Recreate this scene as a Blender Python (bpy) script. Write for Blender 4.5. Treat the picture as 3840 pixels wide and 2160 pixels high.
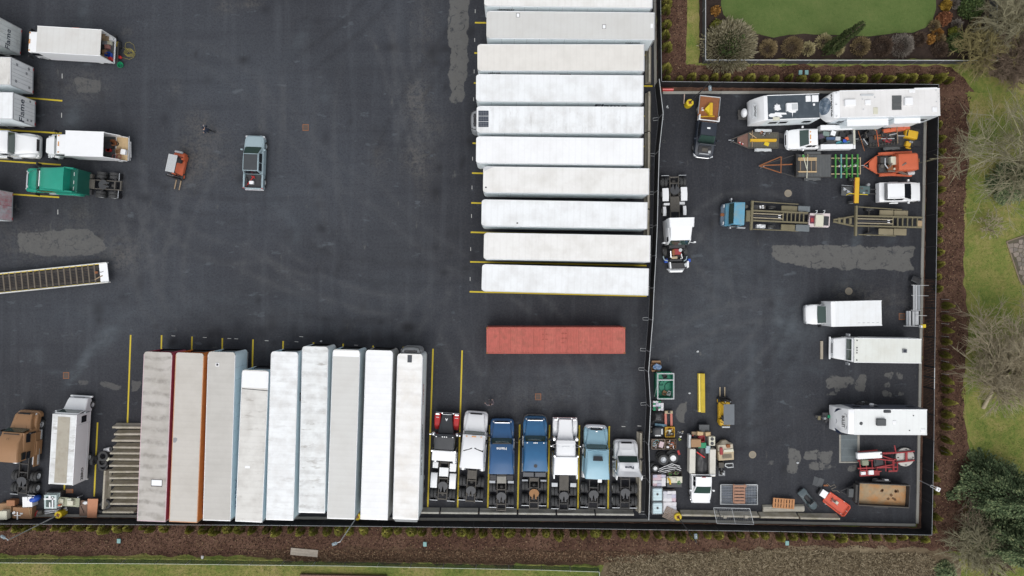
import bpy,bmesh,math,random
import numpy as np
from mathutils import Vector,Matrix,noise
from mathutils.geometry import tessellate_polygon
random.seed(7)
for o in list(bpy.data.objects):bpy.data.objects.remove(o)
S=bpy.context.scene
COL=S.collection
# ---------------------------------------------------------------- camera: a drone 69 m up, looking straight down
CAMH,FPX=69.0,2560.0
cam=bpy.data.cameras.new('camera');cam.lens=24.0;cam.sensor_width=36.0;cam.clip_start=1.0;cam.clip_end=3000.0
camo=bpy.data.objects.new('camera',cam);camo.location=(0,0,CAMH);COL.objects.link(camo);S.camera=camo
# ---------------------------------------------------------------- overcast sky and a broad weak sun
SUN_EL,SUN_ROT=math.radians(62),math.radians(200)
wd=bpy.data.worlds.new('World');S.world=wd;wd.use_nodes=True
nt=wd.node_tree;nt.nodes.clear()
wo=nt.nodes.new('ShaderNodeOutputWorld');bg=nt.nodes.new('ShaderNodeBackground');bg.inputs['Strength'].default_value=0.15
sky=nt.nodes.new('ShaderNodeTexSky');sky.sky_type='NISHITA';sky.sun_disc=False
sky.sun_elevation=SUN_EL;sky.sun_rotation=SUN_ROT;sky.air_density=1.0;sky.dust_density=3.0;sky.ozone_density=1.0
hs=nt.nodes.new('ShaderNodeHueSaturation');hs.inputs['Saturation'].default_value=0.22
nt.links.new(sky.outputs[0],hs.inputs['Color']);nt.links.new(hs.outputs[0],bg.inputs['Color']);nt.links.new(bg.outputs[0],wo.inputs['Surface'])
sl=bpy.data.lights.new('sun','SUN');sl.energy=0.9;sl.angle=math.radians(50);sl.color=(1.0,0.985,0.96)
so=bpy.data.objects.new('sun',sl);so.rotation_euler=(math.radians(28),0,math.radians(20));so.location=(0,0,90);COL.objects.link(so)
S.view_settings.view_transform='Standard';S.view_settings.look='None';S.view_settings.gamma=1.0
S.view_settings.exposure=0.2
try:S.view_settings.use_curve_mapping=False
except Exception:pass
# ---------------------------------------------------------------- materials
MATS={}
def nodes_of(m):
 m.use_nodes=True;t=m.node_tree
 return t,t.nodes,t.links,t.nodes['Principled BSDF']
def coords(t,scale=(1,1,1),rnd=True):
 tc=t.nodes.new('ShaderNodeTexCoord');mp=t.nodes.new('ShaderNodeMapping');mp.inputs['Scale'].default_value=scale
 t.links.new(tc.outputs['Object'],mp.inputs['Vector'])
 if rnd:
  oi=t.nodes.new('ShaderNodeObjectInfo');mu=t.nodes.new('ShaderNodeMath');mu.operation='MULTIPLY';mu.inputs[1].default_value=37.0
  t.links.new(oi.outputs['Random'],mu.inputs[0]);t.links.new(mu.outputs[0],mp.inputs['Location'])
 return mp.outputs[0]
def nz(t,vec,scale,detail=3.0,rough=0.55):
 n=t.nodes.new('ShaderNodeTexNoise');n.inputs['Scale'].default_value=scale;n.inputs['Detail'].default_value=detail;n.inputs['Roughness'].default_value=rough
 t.links.new(vec,n.inputs['Vector']);return n.outputs[0]
def ramp(t,fac,stops):
 r=t.nodes.new('ShaderNodeValToRGB');e=r.color_ramp.elements
 while len(e)<len(stops):e.new(0.5)
 for k,(p,c)in enumerate(stops):
  e[k].position=p;e[k].color=(c,c,c,1)if isinstance(c,(int,float))else(*c,1)
 t.links.new(fac,r.inputs[0]);return r.outputs[0]
def mix(t,fac,a,b,mode='MIX'):
 m=t.nodes.new('ShaderNodeMix');m.data_type='RGBA';m.blend_type=mode
 for s,x in((m.inputs[0],fac),(m.inputs[6],a),(m.inputs[7],b)):
  if hasattr(x,'is_linked'):t.links.new(x,s)
  elif isinstance(x,(int,float)):s.default_value=x
  else:s.default_value=(*x,1)
 return m.outputs[2]
def mth(t,op,a,b):
 m=t.nodes.new('ShaderNodeMath');m.operation=op
 for s,x in((m.inputs[0],a),(m.inputs[1],b)):
  if hasattr(x,'is_linked'):t.links.new(x,s)
  else:s.default_value=x
 return m.outputs[0]
def bump(t,b,h,strength=0.3,dist=0.02):
 n=t.nodes.new('ShaderNodeBump');n.inputs['Strength'].default_value=strength;n.inputs['Distance'].default_value=dist
 t.links.new(h,n.inputs['Height']);t.links.new(n.outputs[0],b.inputs['Normal'])
def M(name,col=None,rough=0.55,metal=0.0,var=0.12,vs=2.0,dirt=None,da=0.0,ds=1.2,bmp=0.0,spec=0.4):
 """painted / plain surface: base colour, broad variation, blotches of dirt, fine relief"""
 if name in MATS:return MATS[name]
 m=bpy.data.materials.new(name);MATS[name]=m
 t,N,L,b=nodes_of(m);vec=coords(t)
 n1=nz(t,vec,vs,4)
 c=mix(t,n1,tuple(max(0,x*(1-var))for x in col),tuple(min(1,x*(1+var))for x in col))
 if dirt is not None and da>0:
  n2=nz(t,vec,ds,6,0.65)
  c=mix(t,ramp(t,n2,[(0.62-0.35*da,0.0),(0.80-0.2*da,min(1.0,da*1.2))]),c,dirt)
 L.new(c,b.inputs['Base Color']);b.inputs['Roughness'].default_value=rough;b.inputs['Metallic'].default_value=metal
 b.inputs['Specular IOR Level'].default_value=spec
 if bmp>0:bump(t,b,nz(t,vec,18,4),bmp,0.02)
 return m
GR=(0.16,0.145,0.12)
white=M('white_paint',(0.78,0.79,0.80),0.35,var=0.03,dirt=(0.45,0.44,0.42),da=0.12)
whiteg=M('white_gloss',(0.80,0.81,0.82),0.22,var=0.02,spec=0.5)
side_white=M('side_white',(0.80,0.86,0.88),0.4,var=0.05,dirt=(0.60,0.64,0.65),da=0.25,ds=0.8)
side_blue=M('side_paleblue',(0.70,0.84,0.90),0.4,var=0.05,dirt=(0.58,0.68,0.72),da=0.2,ds=0.8)
side_maroon=M('side_maroon',(0.40,0.07,0.12),0.45,var=0.25,dirt=(0.42,0.30,0.32),da=0.3)
side_orange=M('side_orange',(0.72,0.22,0.05),0.45,var=0.12)
alum=M('aluminium',(0.60,0.61,0.62),0.38,0.6,var=0.08)
steel=M('galvanised_steel',(0.42,0.44,0.46),0.45,0.5,var=0.12)
chrome=M('chrome',(0.75,0.76,0.78),0.18,0.9,var=0.03)
black=M('black_plastic',(0.018,0.018,0.02),0.55,var=0.2)
dark=M('dark_steel',(0.045,0.045,0.048),0.6,0.2,var=0.3,dirt=GR,da=0.2)
tyre_m=M('tyre_rubber',(0.045,0.046,0.047),0.75,var=0.3,dirt=(0.09,0.085,0.08),da=0.3)
frame_m=M('chassis_grime',(0.085,0.078,0.068),0.75,var=0.35,vs=5,dirt=(0.17,0.15,0.12),da=0.35,bmp=0.2)
frame_d=M('chassis_dark',(0.05,0.048,0.046),0.7,var=0.35,vs=5,dirt=(0.12,0.11,0.1),da=0.25,bmp=0.2)
plate_m=M('fifth_wheel_plate',(0.06,0.062,0.066),0.5,0.3,var=0.25)
rust=M('rust',(0.26,0.10,0.04),0.85,var=0.3,vs=4,dirt=(0.12,0.07,0.045),da=0.4,bmp=0.2)
rustbed=M('rusty_bed',(0.34,0.25,0.15),0.85,var=0.3,vs=3,dirt=(0.48,0.18,0.03),da=0.6,ds=0.8,bmp=0.2)
wood=M('weathered_wood',(0.30,0.22,0.14),0.8,var=0.25,vs=5)
woodl=M('new_lumber',(0.50,0.36,0.20),0.75,var=0.18,vs=5)
woodo=M('orange_pallet_wood',(0.45,0.22,0.10),0.8,var=0.2,vs=5)
woodg=M('grey_pallet_wood',(0.30,0.24,0.20),0.85,var=0.2,vs=5)
card=M('cardboard',(0.33,0.20,0.11),0.85,var=0.15)
cardd=M('brown_board',(0.19,0.125,0.095),0.8,var=0.15)
terra=M('terracotta_board',(0.45,0.21,0.12),0.8,var=0.12)
concrete=M('concrete',(0.30,0.29,0.26),0.9,var=0.2,vs=3,dirt=(0.17,0.165,0.13),da=0.45,ds=1.6,bmp=0.25)
concm=M('mossy_concrete',(0.40,0.37,0.31),0.9,var=0.25,vs=3,dirt=(0.24,0.22,0.14),da=0.55,ds=1.4,bmp=0.3)
kerb_m=M('kerb_concrete',(0.30,0.295,0.27),0.9,var=0.15,dirt=(0.22,0.21,0.17),da=0.4,ds=1.0)
yellow=M('safety_yellow',(0.62,0.46,0.02),0.55,var=0.1,dirt=(0.35,0.27,0.06),da=0.2)
yellowd=M('machine_yellow',(0.60,0.36,0.02),0.45,var=0.1)
orange=M('machine_orange',(0.52,0.115,0.05),0.5,var=0.15,dirt=(0.30,0.10,0.06),da=0.3)
red=M('red_paint',(0.52,0.03,0.03),0.4,var=0.12)
redm=M('machine_red',(0.30,0.035,0.04),0.55,var=0.2,dirt=(0.16,0.06,0.05),da=0.3)
redo=M('red_orange_plastic',(0.60,0.09,0.045),0.45,var=0.08)
blue=M('blue_paint',(0.03,0.098,0.225),0.28,var=0.1,spec=0.5)
blueb=M('bright_blue',(0.02,0.08,0.42),0.45,var=0.15)
lblue=M('light_blue_paint',(0.27,0.45,0.54),0.3,var=0.06,spec=0.5)
skyb=M('faded_blue',(0.10,0.29,0.42),0.6,var=0.2,dirt=(0.25,0.26,0.2),da=0.5)
greyb=M('grey_blue_paint',(0.30,0.385,0.42),0.3,var=0.06,spec=0.5)
green=M('green_paint',(0.01,0.26,0.18),0.35,var=0.12,spec=0.5)
greend=M('dark_green_paint',(0.012,0.10,0.075),0.5,var=0.2)
greenf=M('green_frame',(0.06,0.26,0.05),0.5,var=0.15)
greenb=M('green_plastic',(0.01,0.22,0.10),0.5,var=0.15)
brown=M('tan_brown_paint',(0.32,0.175,0.085),0.38,var=0.06,spec=0.5)
olive=M('olive_khaki',(0.17,0.15,0.09),0.75,var=0.2,dirt=(0.11,0.09,0.06),da=0.4)
tan=M('tan_machine',(0.42,0.34,0.22),0.6,var=0.12,dirt=(0.3,0.25,0.18),da=0.3)
greyp=M('dark_grey_deck',(0.085,0.09,0.092),0.75,var=0.2,dirt=(0.14,0.14,0.13),da=0.35)
grey=M('mid_grey',(0.25,0.26,0.27),0.6,var=0.12)
greyl=M('light_grey',(0.50,0.52,0.53),0.5,var=0.08)
charcoal=M('charcoal_paint',(0.035,0.038,0.043),0.35,var=0.15)
navyb=M('black_blue_paint',(0.02,0.026,0.038),0.3,var=0.15,spec=0.5)
cream=M('cream_plastic',(0.58,0.57,0.46),0.5,var=0.06)
ltank=M('pale_blue_tank',(0.52,0.66,0.70),0.35,var=0.06)
tarp=M('black_tarp',(0.030,0.031,0.033),0.42,var=0.25)
skin=M('skin',(0.42,0.26,0.19),0.6,var=0.05)
navy=M('navy_cloth',(0.016,0.025,0.045),0.85,var=0.2)
hoodie=M('grey_mauve_cloth',(0.17,0.15,0.165),0.9,var=0.15)
hair=M('dark_hair',(0.012,0.010,0.010),0.7,var=0.2)
ink=M('navy_ink',(0.012,0.02,0.045),0.5,var=0.05)
inkb=M('black_ink',(0.015,0.015,0.016),0.5,var=0.05)
inkw=M('white_ink',(0.8,0.8,0.8),0.5,var=0.02)
mesh_green=None
def glass_mat(name,col,rough=0.08):
 m=bpy.data.materials.new(name);t,N,L,b=nodes_of(m)
 b.inputs['Base Color'].default_value=(*col,1);b.inputs['Roughness'].default_value=rough;b.inputs['Specular IOR Level'].default_value=0.6
 b.inputs['Coat Weight'].default_value=0.3
 return m
glass=glass_mat('windscreen_glass',(0.035,0.065,0.055))
glassd=glass_mat('dark_glass',(0.012,0.014,0.018))
solar=glass_mat('solar_cells',(0.02,0.03,0.05),0.2)
amber=M('amber_lamp',(0.7,0.3,0.05),0.3)
tail=M('tail_lamp',(0.4,0.02,0.02),0.3)
head=M('head_lamp',(0.6,0.62,0.64),0.15)
def roof_mat(name,base,dirtc,amt,bands=0.0,scale=0.6,edge=0.0,ribs=0.25,streak=0.0):
 """trailer roof sheet: faint cross ribs, blotchy grime, optional repeated cross-bands of grime"""
 m=bpy.data.materials.new(name);t,N,L,b=nodes_of(m);vec=coords(t)
 tc=t.nodes.new('ShaderNodeTexCoord')
 n1=nz(t,vec,scale,6,0.6);n2=nz(t,vec,4.0,5,0.6)
 c=mix(t,n2,tuple(x*0.955 for x in base),tuple(min(1,x*1.03)for x in base))
 c=mix(t,ramp(t,n1,[(0.42,0.0),(0.70,amt)]),c,dirtc)
 if bands>0:
  wv=t.nodes.new('ShaderNodeTexWave');wv.wave_type='BANDS';wv.bands_direction='X';wv.inputs['Scale'].default_value=0.27
  wv.inputs['Distortion'].default_value=4.0;wv.inputs['Detail'].default_value=4;wv.inputs['Detail Scale'].default_value=1.6
  L.new(tc.outputs['Object'],wv.inputs['Vector'])
  n3=nz(t,vec,1.3,5,0.65)
  f=mth(t,'MULTIPLY',ramp(t,wv.outputs['Fac'],[(0.5,0.0),(0.95,1.0)]),ramp(t,n3,[(0.35,0.0),(0.65,bands)]))
  c=mix(t,f,c,tuple(x*0.62 for x in dirtc))
 if streak>0:
  n4=nz(t,coords(t,(2.2,0.5,1)),1.1,7,0.7)
  c=mix(t,ramp(t,n4,[(0.56,0.0),(0.72,streak)]),c,(0.17,0.14,0.11))
 wv2=t.nodes.new('ShaderNodeTexWave');wv2.bands_direction='X';wv2.inputs['Scale'].default_value=0.52;wv2.inputs['Distortion'].default_value=0.15
 L.new(tc.outputs['Object'],wv2.inputs['Vector'])
 c=mix(t,ramp(t,wv2.outputs['Fac'],[(0.8,0.0),(1.0,0.10)]),c,tuple(x*0.8 for x in dirtc))
 L.new(c,b.inputs['Base Color']);b.inputs['Roughness'].default_value=0.55
 hgt=mth(t,'ADD',mth(t,'MULTIPLY',wv2.outputs['Fac'],ribs),mth(t,'MULTIPLY',n2,0.25))
 bump(t,b,hgt,0.35,0.05)
 return m
 # ---------------------------------------------------------------- mesh builder
class MB:
 def __init__(s):s.v=[];s.f=[]
 def add(s,vs,fs):
  o=len(s.v);s.v+=[tuple(p)for p in vs];s.f+=[tuple(i+o for i in q)for q in fs]
 def box(s,x0,y0,z0,x1,y1,z1):
  x0,x1=sorted((x0,x1));y0,y1=sorted((y0,y1));z0,z1=sorted((z0,z1))
  s.add([(x0,y0,z0),(x1,y0,z0),(x1,y1,z0),(x0,y1,z0),(x0,y0,z1),(x1,y0,z1),(x1,y1,z1),(x0,y1,z1)],
  [(3,2,1,0),(4,5,6,7),(0,1,5,4),(1,2,6,5),(2,3,7,6),(3,0,4,7)])
 def prism(s,poly,z0,z1):
  n=len(poly);s.add([(x,y,z0)for x,y in poly]+[(x,y,z1)for x,y in poly],
  [tuple(range(n-1,-1,-1)),tuple(range(n,2*n))]+[(i,(i+1)%n,n+(i+1)%n,n+i)for i in range(n)])
 def loft(s,secs,caps=True):
  n=len(secs[0]);vs=[p for q in secs for p in q];fs=[]
  for k in range(len(secs)-1):
   for i in range(n):
    j=(i+1)%n;fs.append((k*n+i,k*n+j,(k+1)*n+j,(k+1)*n+i))
  if caps:fs+=[tuple(range(n-1,-1,-1)),tuple(range((len(secs)-1)*n,len(secs)*n))]
  s.add(vs,fs)
 def tube(s,pts,r,n=6,r1=None):
  P=[Vector(p)for p in pts];secs=[];r1=r if r1 is None else r1
  for k,p in enumerate(P):
   d=(P[min(k+1,len(P)-1)]-P[max(k-1,0)])
   d=d.normalized()if d.length>1e-9 else Vector((0,0,1))
   a=d.cross(Vector((0,0,1)));a=a if a.length>1e-3 else d.cross(Vector((0,1,0)));a.normalize();b=d.cross(a)
   rr=r+(r1-r)*k/max(1,len(P)-1)
   secs.append([p+(a*math.cos(2*math.pi*i/n)+b*math.sin(2*math.pi*i/n))*rr for i in range(n)])
  s.loft(secs)
 def lathe(s,prof,c=(0,0,0),n=20,axis='z',caps=True):
  secs=[]
  for r,h in prof:
   q=[]
   for i in range(n):
    a=2*math.pi*i/n;u,v=r*math.cos(a),r*math.sin(a)
    q.append((c[0]+u,c[1]+v,c[2]+h)if axis=='z' else((c[0]+u,c[1]+h,c[2]+v)if axis=='y' else(c[0]+h,c[1]+u,c[2]+v)))
   secs.append(q)
  s.loft(secs,caps)
 def ball(s,c,rx,ry,rz,nu=12,nv=8,jit=0.0):
  secs=[]
  for k in range(1,nv):
   th=math.pi*k/nv;q=[]
   for i in range(nu):
    a=2*math.pi*i/nu;j=1+random.uniform(-jit,jit)
    q.append((c[0]+rx*j*math.sin(th)*math.cos(a),c[1]+ry*j*math.sin(th)*math.sin(a),c[2]+rz*j*math.cos(th)))
   secs.append(q)
  s.loft(secs)
 def panel(s,pts,t):
  P=[Vector(p)for p in pts];nrm=(P[1]-P[0]).cross(P[-1]-P[0]).normalized()
  if nrm.z<0:nrm=-nrm
  n=len(P)
  s.add(P+[p-nrm*t for p in P],[tuple(range(n)),tuple(range(2*n-1,n-1,-1))]+[(i,n+i,n+(i+1)%n,(i+1)%n)for i in range(n)])
 def mesh(s,name,mat,bevel=0,seg=1,smooth=None,recalc=True):
  me=bpy.data.meshes.new(name);me.from_pydata(s.v,[],s.f)
  if recalc or bevel:
   bm=bmesh.new();bm.from_mesh(me)
   if recalc:bmesh.ops.recalc_face_normals(bm,faces=bm.faces)
   if bevel:
    ed=[e for e in bm.edges if len(e.link_faces)==2 and e.calc_face_angle(0)>0.5]
    bmesh.ops.bevel(bm,geom=ed,offset=bevel,segments=seg,affect='EDGES',clamp_overlap=True,profile=0.5)
   bm.to_mesh(me);bm.free()
  if smooth:
   me.shade_smooth();me.set_sharp_from_angle(angle=math.radians(smooth))
  if mat:me.materials.append(mat)
  return me
 def build(s,name,mat,parent=None,bevel=0,seg=1,smooth=None,recalc=True):
  return link(name,s.mesh(name,mat,bevel,seg,smooth,recalc),parent)
def link(name,data,parent=None,loc=None,rz=None):
 o=bpy.data.objects.new(name,data);COL.objects.link(o)
 if parent:o.parent=parent
 if loc is not None:o.location=loc
 if rz is not None:o.rotation_euler=(0,0,rz)
 return o
def tag(o,label=None,cat=None,group=None,kind=None):
 for k,x in(('label',label),('category',cat),('group',group),('kind',kind)):
  if x:o[k]=x
 return o
def W(px,py,z=0.0):
 s=(CAMH-z)/FPX
 return((px-1920)*s,(1080-py)*s)
def pieces(name,mesh,parent,locs):
 for p in locs:link(name,mesh,parent,p)
 # ---------------------------------------------------------------- ground zones
def jag(poly,step=0.35,amp=0.12,seed=0.0,sc=0.9):
 out=[]
 for i,p in enumerate(poly):
  q=poly[(i+1)%len(poly)];d=math.dist(p,q);n=max(1,int(d/step))
  for k in range(n):
   x,y=p[0]+(q[0]-p[0])*k/n,p[1]+(q[1]-p[1])*k/n
   out.append((x+amp*noise.noise((x*sc,y*sc,seed))*2,y+amp*noise.noise((x*sc,y*sc,seed+9))*2))
 return out
def sheet(name,pxs,z,mat,amp=0.12,step=0.35,seed=0.0,kind='structure',parent=None):
 P=[W(*p)for p in pxs]
 if amp:P=jag(P,step,amp,seed)
 tr=tessellate_polygon([[Vector((x,y,0))for x,y in P]])
 m=MB();m.add([(x,y,z)for x,y in P],[tuple(t)for t in tr])
 o=m.build(name,mat,parent);me=o.data
 if me.polygons and sum(p.normal.z for p in me.polygons)<0:me.flip_normals()
 if kind:o['kind']=kind
 return o
def ground_mat(name,cols,s1=0.25,s2=3.0,bmp=0.5,bd=0.05,s3=14.0,rough=0.95,lo=0.32,hi=0.68):
 m=bpy.data.materials.new(name);t,N,L,b=nodes_of(m);vec=coords(t,rnd=False)
 a=nz(t,vec,s1,5,0.6);f=nz(t,vec,s2,6,0.7);g=nz(t,vec,s3,4,0.7)
 k=mth(t,'ADD',mth(t,'MULTIPLY',a,0.45),mth(t,'ADD',mth(t,'MULTIPLY',f,0.30),mth(t,'MULTIPLY',g,0.25)))
 n=len(cols)
 c=ramp(t,k,[(lo+(hi-lo)*i/(n-1),cc)for i,cc in enumerate(cols)])
 L.new(c,b.inputs['Base Color']);b.inputs['Roughness'].default_value=rough;b.inputs['Specular IOR Level'].default_value=0.15
 bump(t,b,mth(t,'ADD',f,g),bmp,bd)
 return m
grass_m=ground_mat('rough_grass',[(0.08,0.115,0.025),(0.145,0.18,0.042),(0.22,0.21,0.065),(0.30,0.245,0.11)],0.22,2.2,0.6,0.06,lo=0.38,hi=0.62)
verge_m=ground_mat('verge_grass',[(0.08,0.12,0.025),(0.145,0.185,0.042),(0.22,0.21,0.065),(0.30,0.245,0.11)],0.35,2.2,0.6,0.06,lo=0.38,hi=0.62)
lawn_m=ground_mat('mown_lawn',[(0.056,0.09,0.024),(0.08,0.122,0.034),(0.105,0.142,0.044),(0.15,0.155,0.06)],0.3,3.0,0.4,0.03)
mulch_m=ground_mat('bark_mulch',[(0.036,0.019,0.014),(0.084,0.045,0.032),(0.138,0.08,0.056),(0.21,0.14,0.10)],0.3,3.0,0.9,0.08,s3=9.0,lo=0.36,hi=0.66)
soil_m=ground_mat('garden_soil',[(0.02,0.014,0.012),(0.04,0.028,0.023),(0.065,0.046,0.037)],0.4,3.0,0.8,0.05)
brush_m=ground_mat('dead_brush',[(0.06,0.044,0.027),(0.14,0.105,0.066),(0.23,0.185,0.12),(0.32,0.27,0.18)],0.25,2.6,0.9,0.1)
dirt_m=ground_mat('dry_leaf_soil',[(0.04,0.026,0.018),(0.10,0.062,0.04),(0.17,0.11,0.07)],0.3,2.6,0.9,0.08)
m=MB();m.add([(-260,-200,-0.05),(260,-200,-0.05),(260,200,-0.05),(-260,200,-0.05)],[(0,1,2,3)])
tag(m.build('ground',grass_m),kind='structure')
# asphalt yard with wear drawn from the shapes of the worn areas
ASPH=[(-900,-700),(2452,-700),(2460,345),(3472,345),(3440,1969),(2430,1951),(1600,1947),(300,1934),(-900,1928)]
WEAR=[ # px polygon, strength
([(60,872),(330,852),(372,890),(412,930),(378,958),(200,968),(70,950)],0.75),
([(275,290),(300,278),(380,300),(388,345),(340,362),(280,350)],0.5),([(395,352),(425,350),(425,370),(398,372)],0.5),([(132,285),(150,280),(152,325),(136,330)],0.4),
([(290,1425),(345,1422),(350,1452),(300,1450)],0.5),([(355,1428),(420,1425),(470,1445),(460,1468),(400,1465)],0.55),([(490,1430),(532,1425),(534,1475),(495,1470)],0.6),
([(1683,-50),(1768,-50),(1757,50),(1763,90),(1754,140),(1759,200),(1753,292),(1742,330),(1738,388),(1690,392),(1681,300),(1690,200),(1674,120)],0.9),
([(2896,925),(2912,917),(3060,922),(3075,917),(3428,925),(3430,950),(3415,975),(3430,1017),(3060,1008),(2985,995),(2925,985),(2898,970)],1.0),
([(3092,1420),(3130,1408),(3200,1420),(3180,1455),(3095,1460)],0.95),([(3110,1398),(3125,1398),(3125,1408),(3105,1408)],0.9),([(3180,1405),(3192,1408),(3205,1435),(3188,1445)],0.95),([(3216,1402),(3252,1402),(3248,1470),(3206,1465)],0.95),
([(3095,1468),(3140,1468),(3140,1485),(3098,1485)],0.9),([(3314,1398),(3346,1398),(3345,1422),(3315,1420)],0.9),([(3362,1398),(3392,1398),(3395,1430),(3362,1425)],0.9),([(3312,1425),(3340,1425),(3350,1450),(3316,1460)],0.8),([(3368,1470),(3398,1468),(3396,1490),(3366,1490)],0.9),([(3312,1468),(3340,1468),(3340,1490),(3310,1490)],0.9),
([(2958,1682),(2998,1684),(3010,1718),(2990,1755),(2995,1775),(2955,1770),(2950,1720)],1.0),([(3014,1690),(3066,1684),(3066,1728),(3018,1726)],1.0),([(3070,1686),(3125,1690),(3122,1735),(3095,1740),(3070,1728)],0.95),([(3030,1735),(3090,1732),(3090,1760),(3040,1768)],0.95),([(3105,1742),(3145,1742),(3140,1755),(3105,1757)],0.7),([(3180,1742),(3215,1742),(3212,1768),(3180,1766)],0.9),
([(2538,1506),(2578,1506),(2580,1525),(2570,1550),(2572,1588),(2545,1590),(2533,1550)],0.9),
([(2940,712),(2970,710),(2978,725),(2972,742),(2945,740)],0.7),([(2618,1318),(2632,1318),(2632,1340),(2620,1338)],0.8),([(2640,1316),(2648,1316),(2648,1328),(2640,1328)],0.8),
([(3070,655),(3080,655),(3080,668),(3068,666)],0.6),([(3145,750),(3160,750),(3160,785),(3148,788)],0.45),([(2845,1560),(2890,1556),(2890,1565),(2846,1568)],0.6),([(2870,1725),(2920,1722),(2920,1742),(2872,1745)],0.5),([(2880,1780),(2905,1778),(2902,1800),(2882,1800)],0.5),
([(60,752),(70,755),(62,785),(48,800),(50,775)],0.8),([(72,770),(75,785),(66,812),(54,810)],0.8),([(462,116),(490,120),(490,136),(464,132)],0.5),
([(640,1290),(690,1288),(690,1306),(645,1306)],0.5),([(750,1298),(820,1298),(815,1312),(755,1310)],0.5),([(900,1310),(938,1308),(938,1360),(925,1365)],0.5),([(975,1360),(1010,1358),(1012,1372),(978,1370)],0.5)]
STAIN=[(1560,360,45,60,.8),(1570,440,40,45,.7),(1565,590,50,70,.8),(1420,590,30,60,.4),(740,450,50,40,.6),(800,500,60,30,.5),(700,620,60,90,.8),(760,560,50,50,.5),(200,910,260,70,.55),(310,320,90,60,.5),(140,310,30,40,.5),
(470,120,25,18,.5),(845,25,40,25,.6),(940,10,40,20,.6),(660,330,20,30,.4),(1595,110,40,160,.35),(300,800,50,40,.4),(480,960,60,40,.35),(1590,700,30,60,.3),(3300,1130,120,60,.4),(3180,1110,60,60,.5),(2000,1500,180,60,.25),(1640,480,40,40,.35),(820,610,80,60,.35),(430,960,70,60,.4)]
HAZE=[(300,1370,95,18,-55,.9),(400,1265,60,28,-48,.8),(140,1335,25,40,0,.4),(315,40,20,45,0,.7),(310,100,30,15,0,.5),(275,450,38,70,8,.75),(215,1395,50,14,15,.5),(1220,355,26,30,0,.35),(1065,800,70,18,45,.35),(1110,895,20,30,0,.35),(1130,140,70,20,-60,.3),(3210,900,18,50,5,.9),(3340,905,22,35,0,.6),(2660,1250,120,220,0,.38),(2960,1290,60,220,0,.34),(2500,1200,40,120,0,.4),(3000,1230,90,60,0,.5),(2760,980,130,90,0,.35),(2820,1430,30,220,0,.45),(2920,1150,20,160,0,.35),(2100,1450,260,70,5,.22),(2170,1390,150,50,0,.22),(3080,1380,60,30,0,.35),(3180,1060,60,40,0,.35),(900,1150,500,90,0,.2),(300,1180,300,80,0,.15),(1050,720,200,80,20,.12),(2330,1380,60,200,0,.25),(1480,950,120,200,0,.12),(900,250,300,120,0,.12)]
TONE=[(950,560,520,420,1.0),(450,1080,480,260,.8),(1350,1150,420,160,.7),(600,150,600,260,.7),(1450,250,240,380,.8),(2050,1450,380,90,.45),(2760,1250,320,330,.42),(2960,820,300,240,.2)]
def sdf(X,Y,poly):
 P=np.array([W(*p)for p in poly]);d=np.full(X.shape,1e9);ins=np.zeros(X.shape,bool);n=len(P)
 for i in range(n):
  a,b=P[i],P[(i+1)%n];e=b-a
  t=np.clip(((X-a[0])*e[0]+(Y-a[1])*e[1])/(e@e),0,1)
  d=np.minimum(d,np.hypot(X-a[0]-t*e[0],Y-a[1]-t*e[1]))
  c=((a[1]>Y)!=(b[1]>Y))&(X<(b[0]-a[0])*(Y-a[1])/((b[1]-a[1])if b[1]!=a[1]else 1e-9)+a[0]);ins^=c
 return np.where(ins,d,-d)
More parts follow.
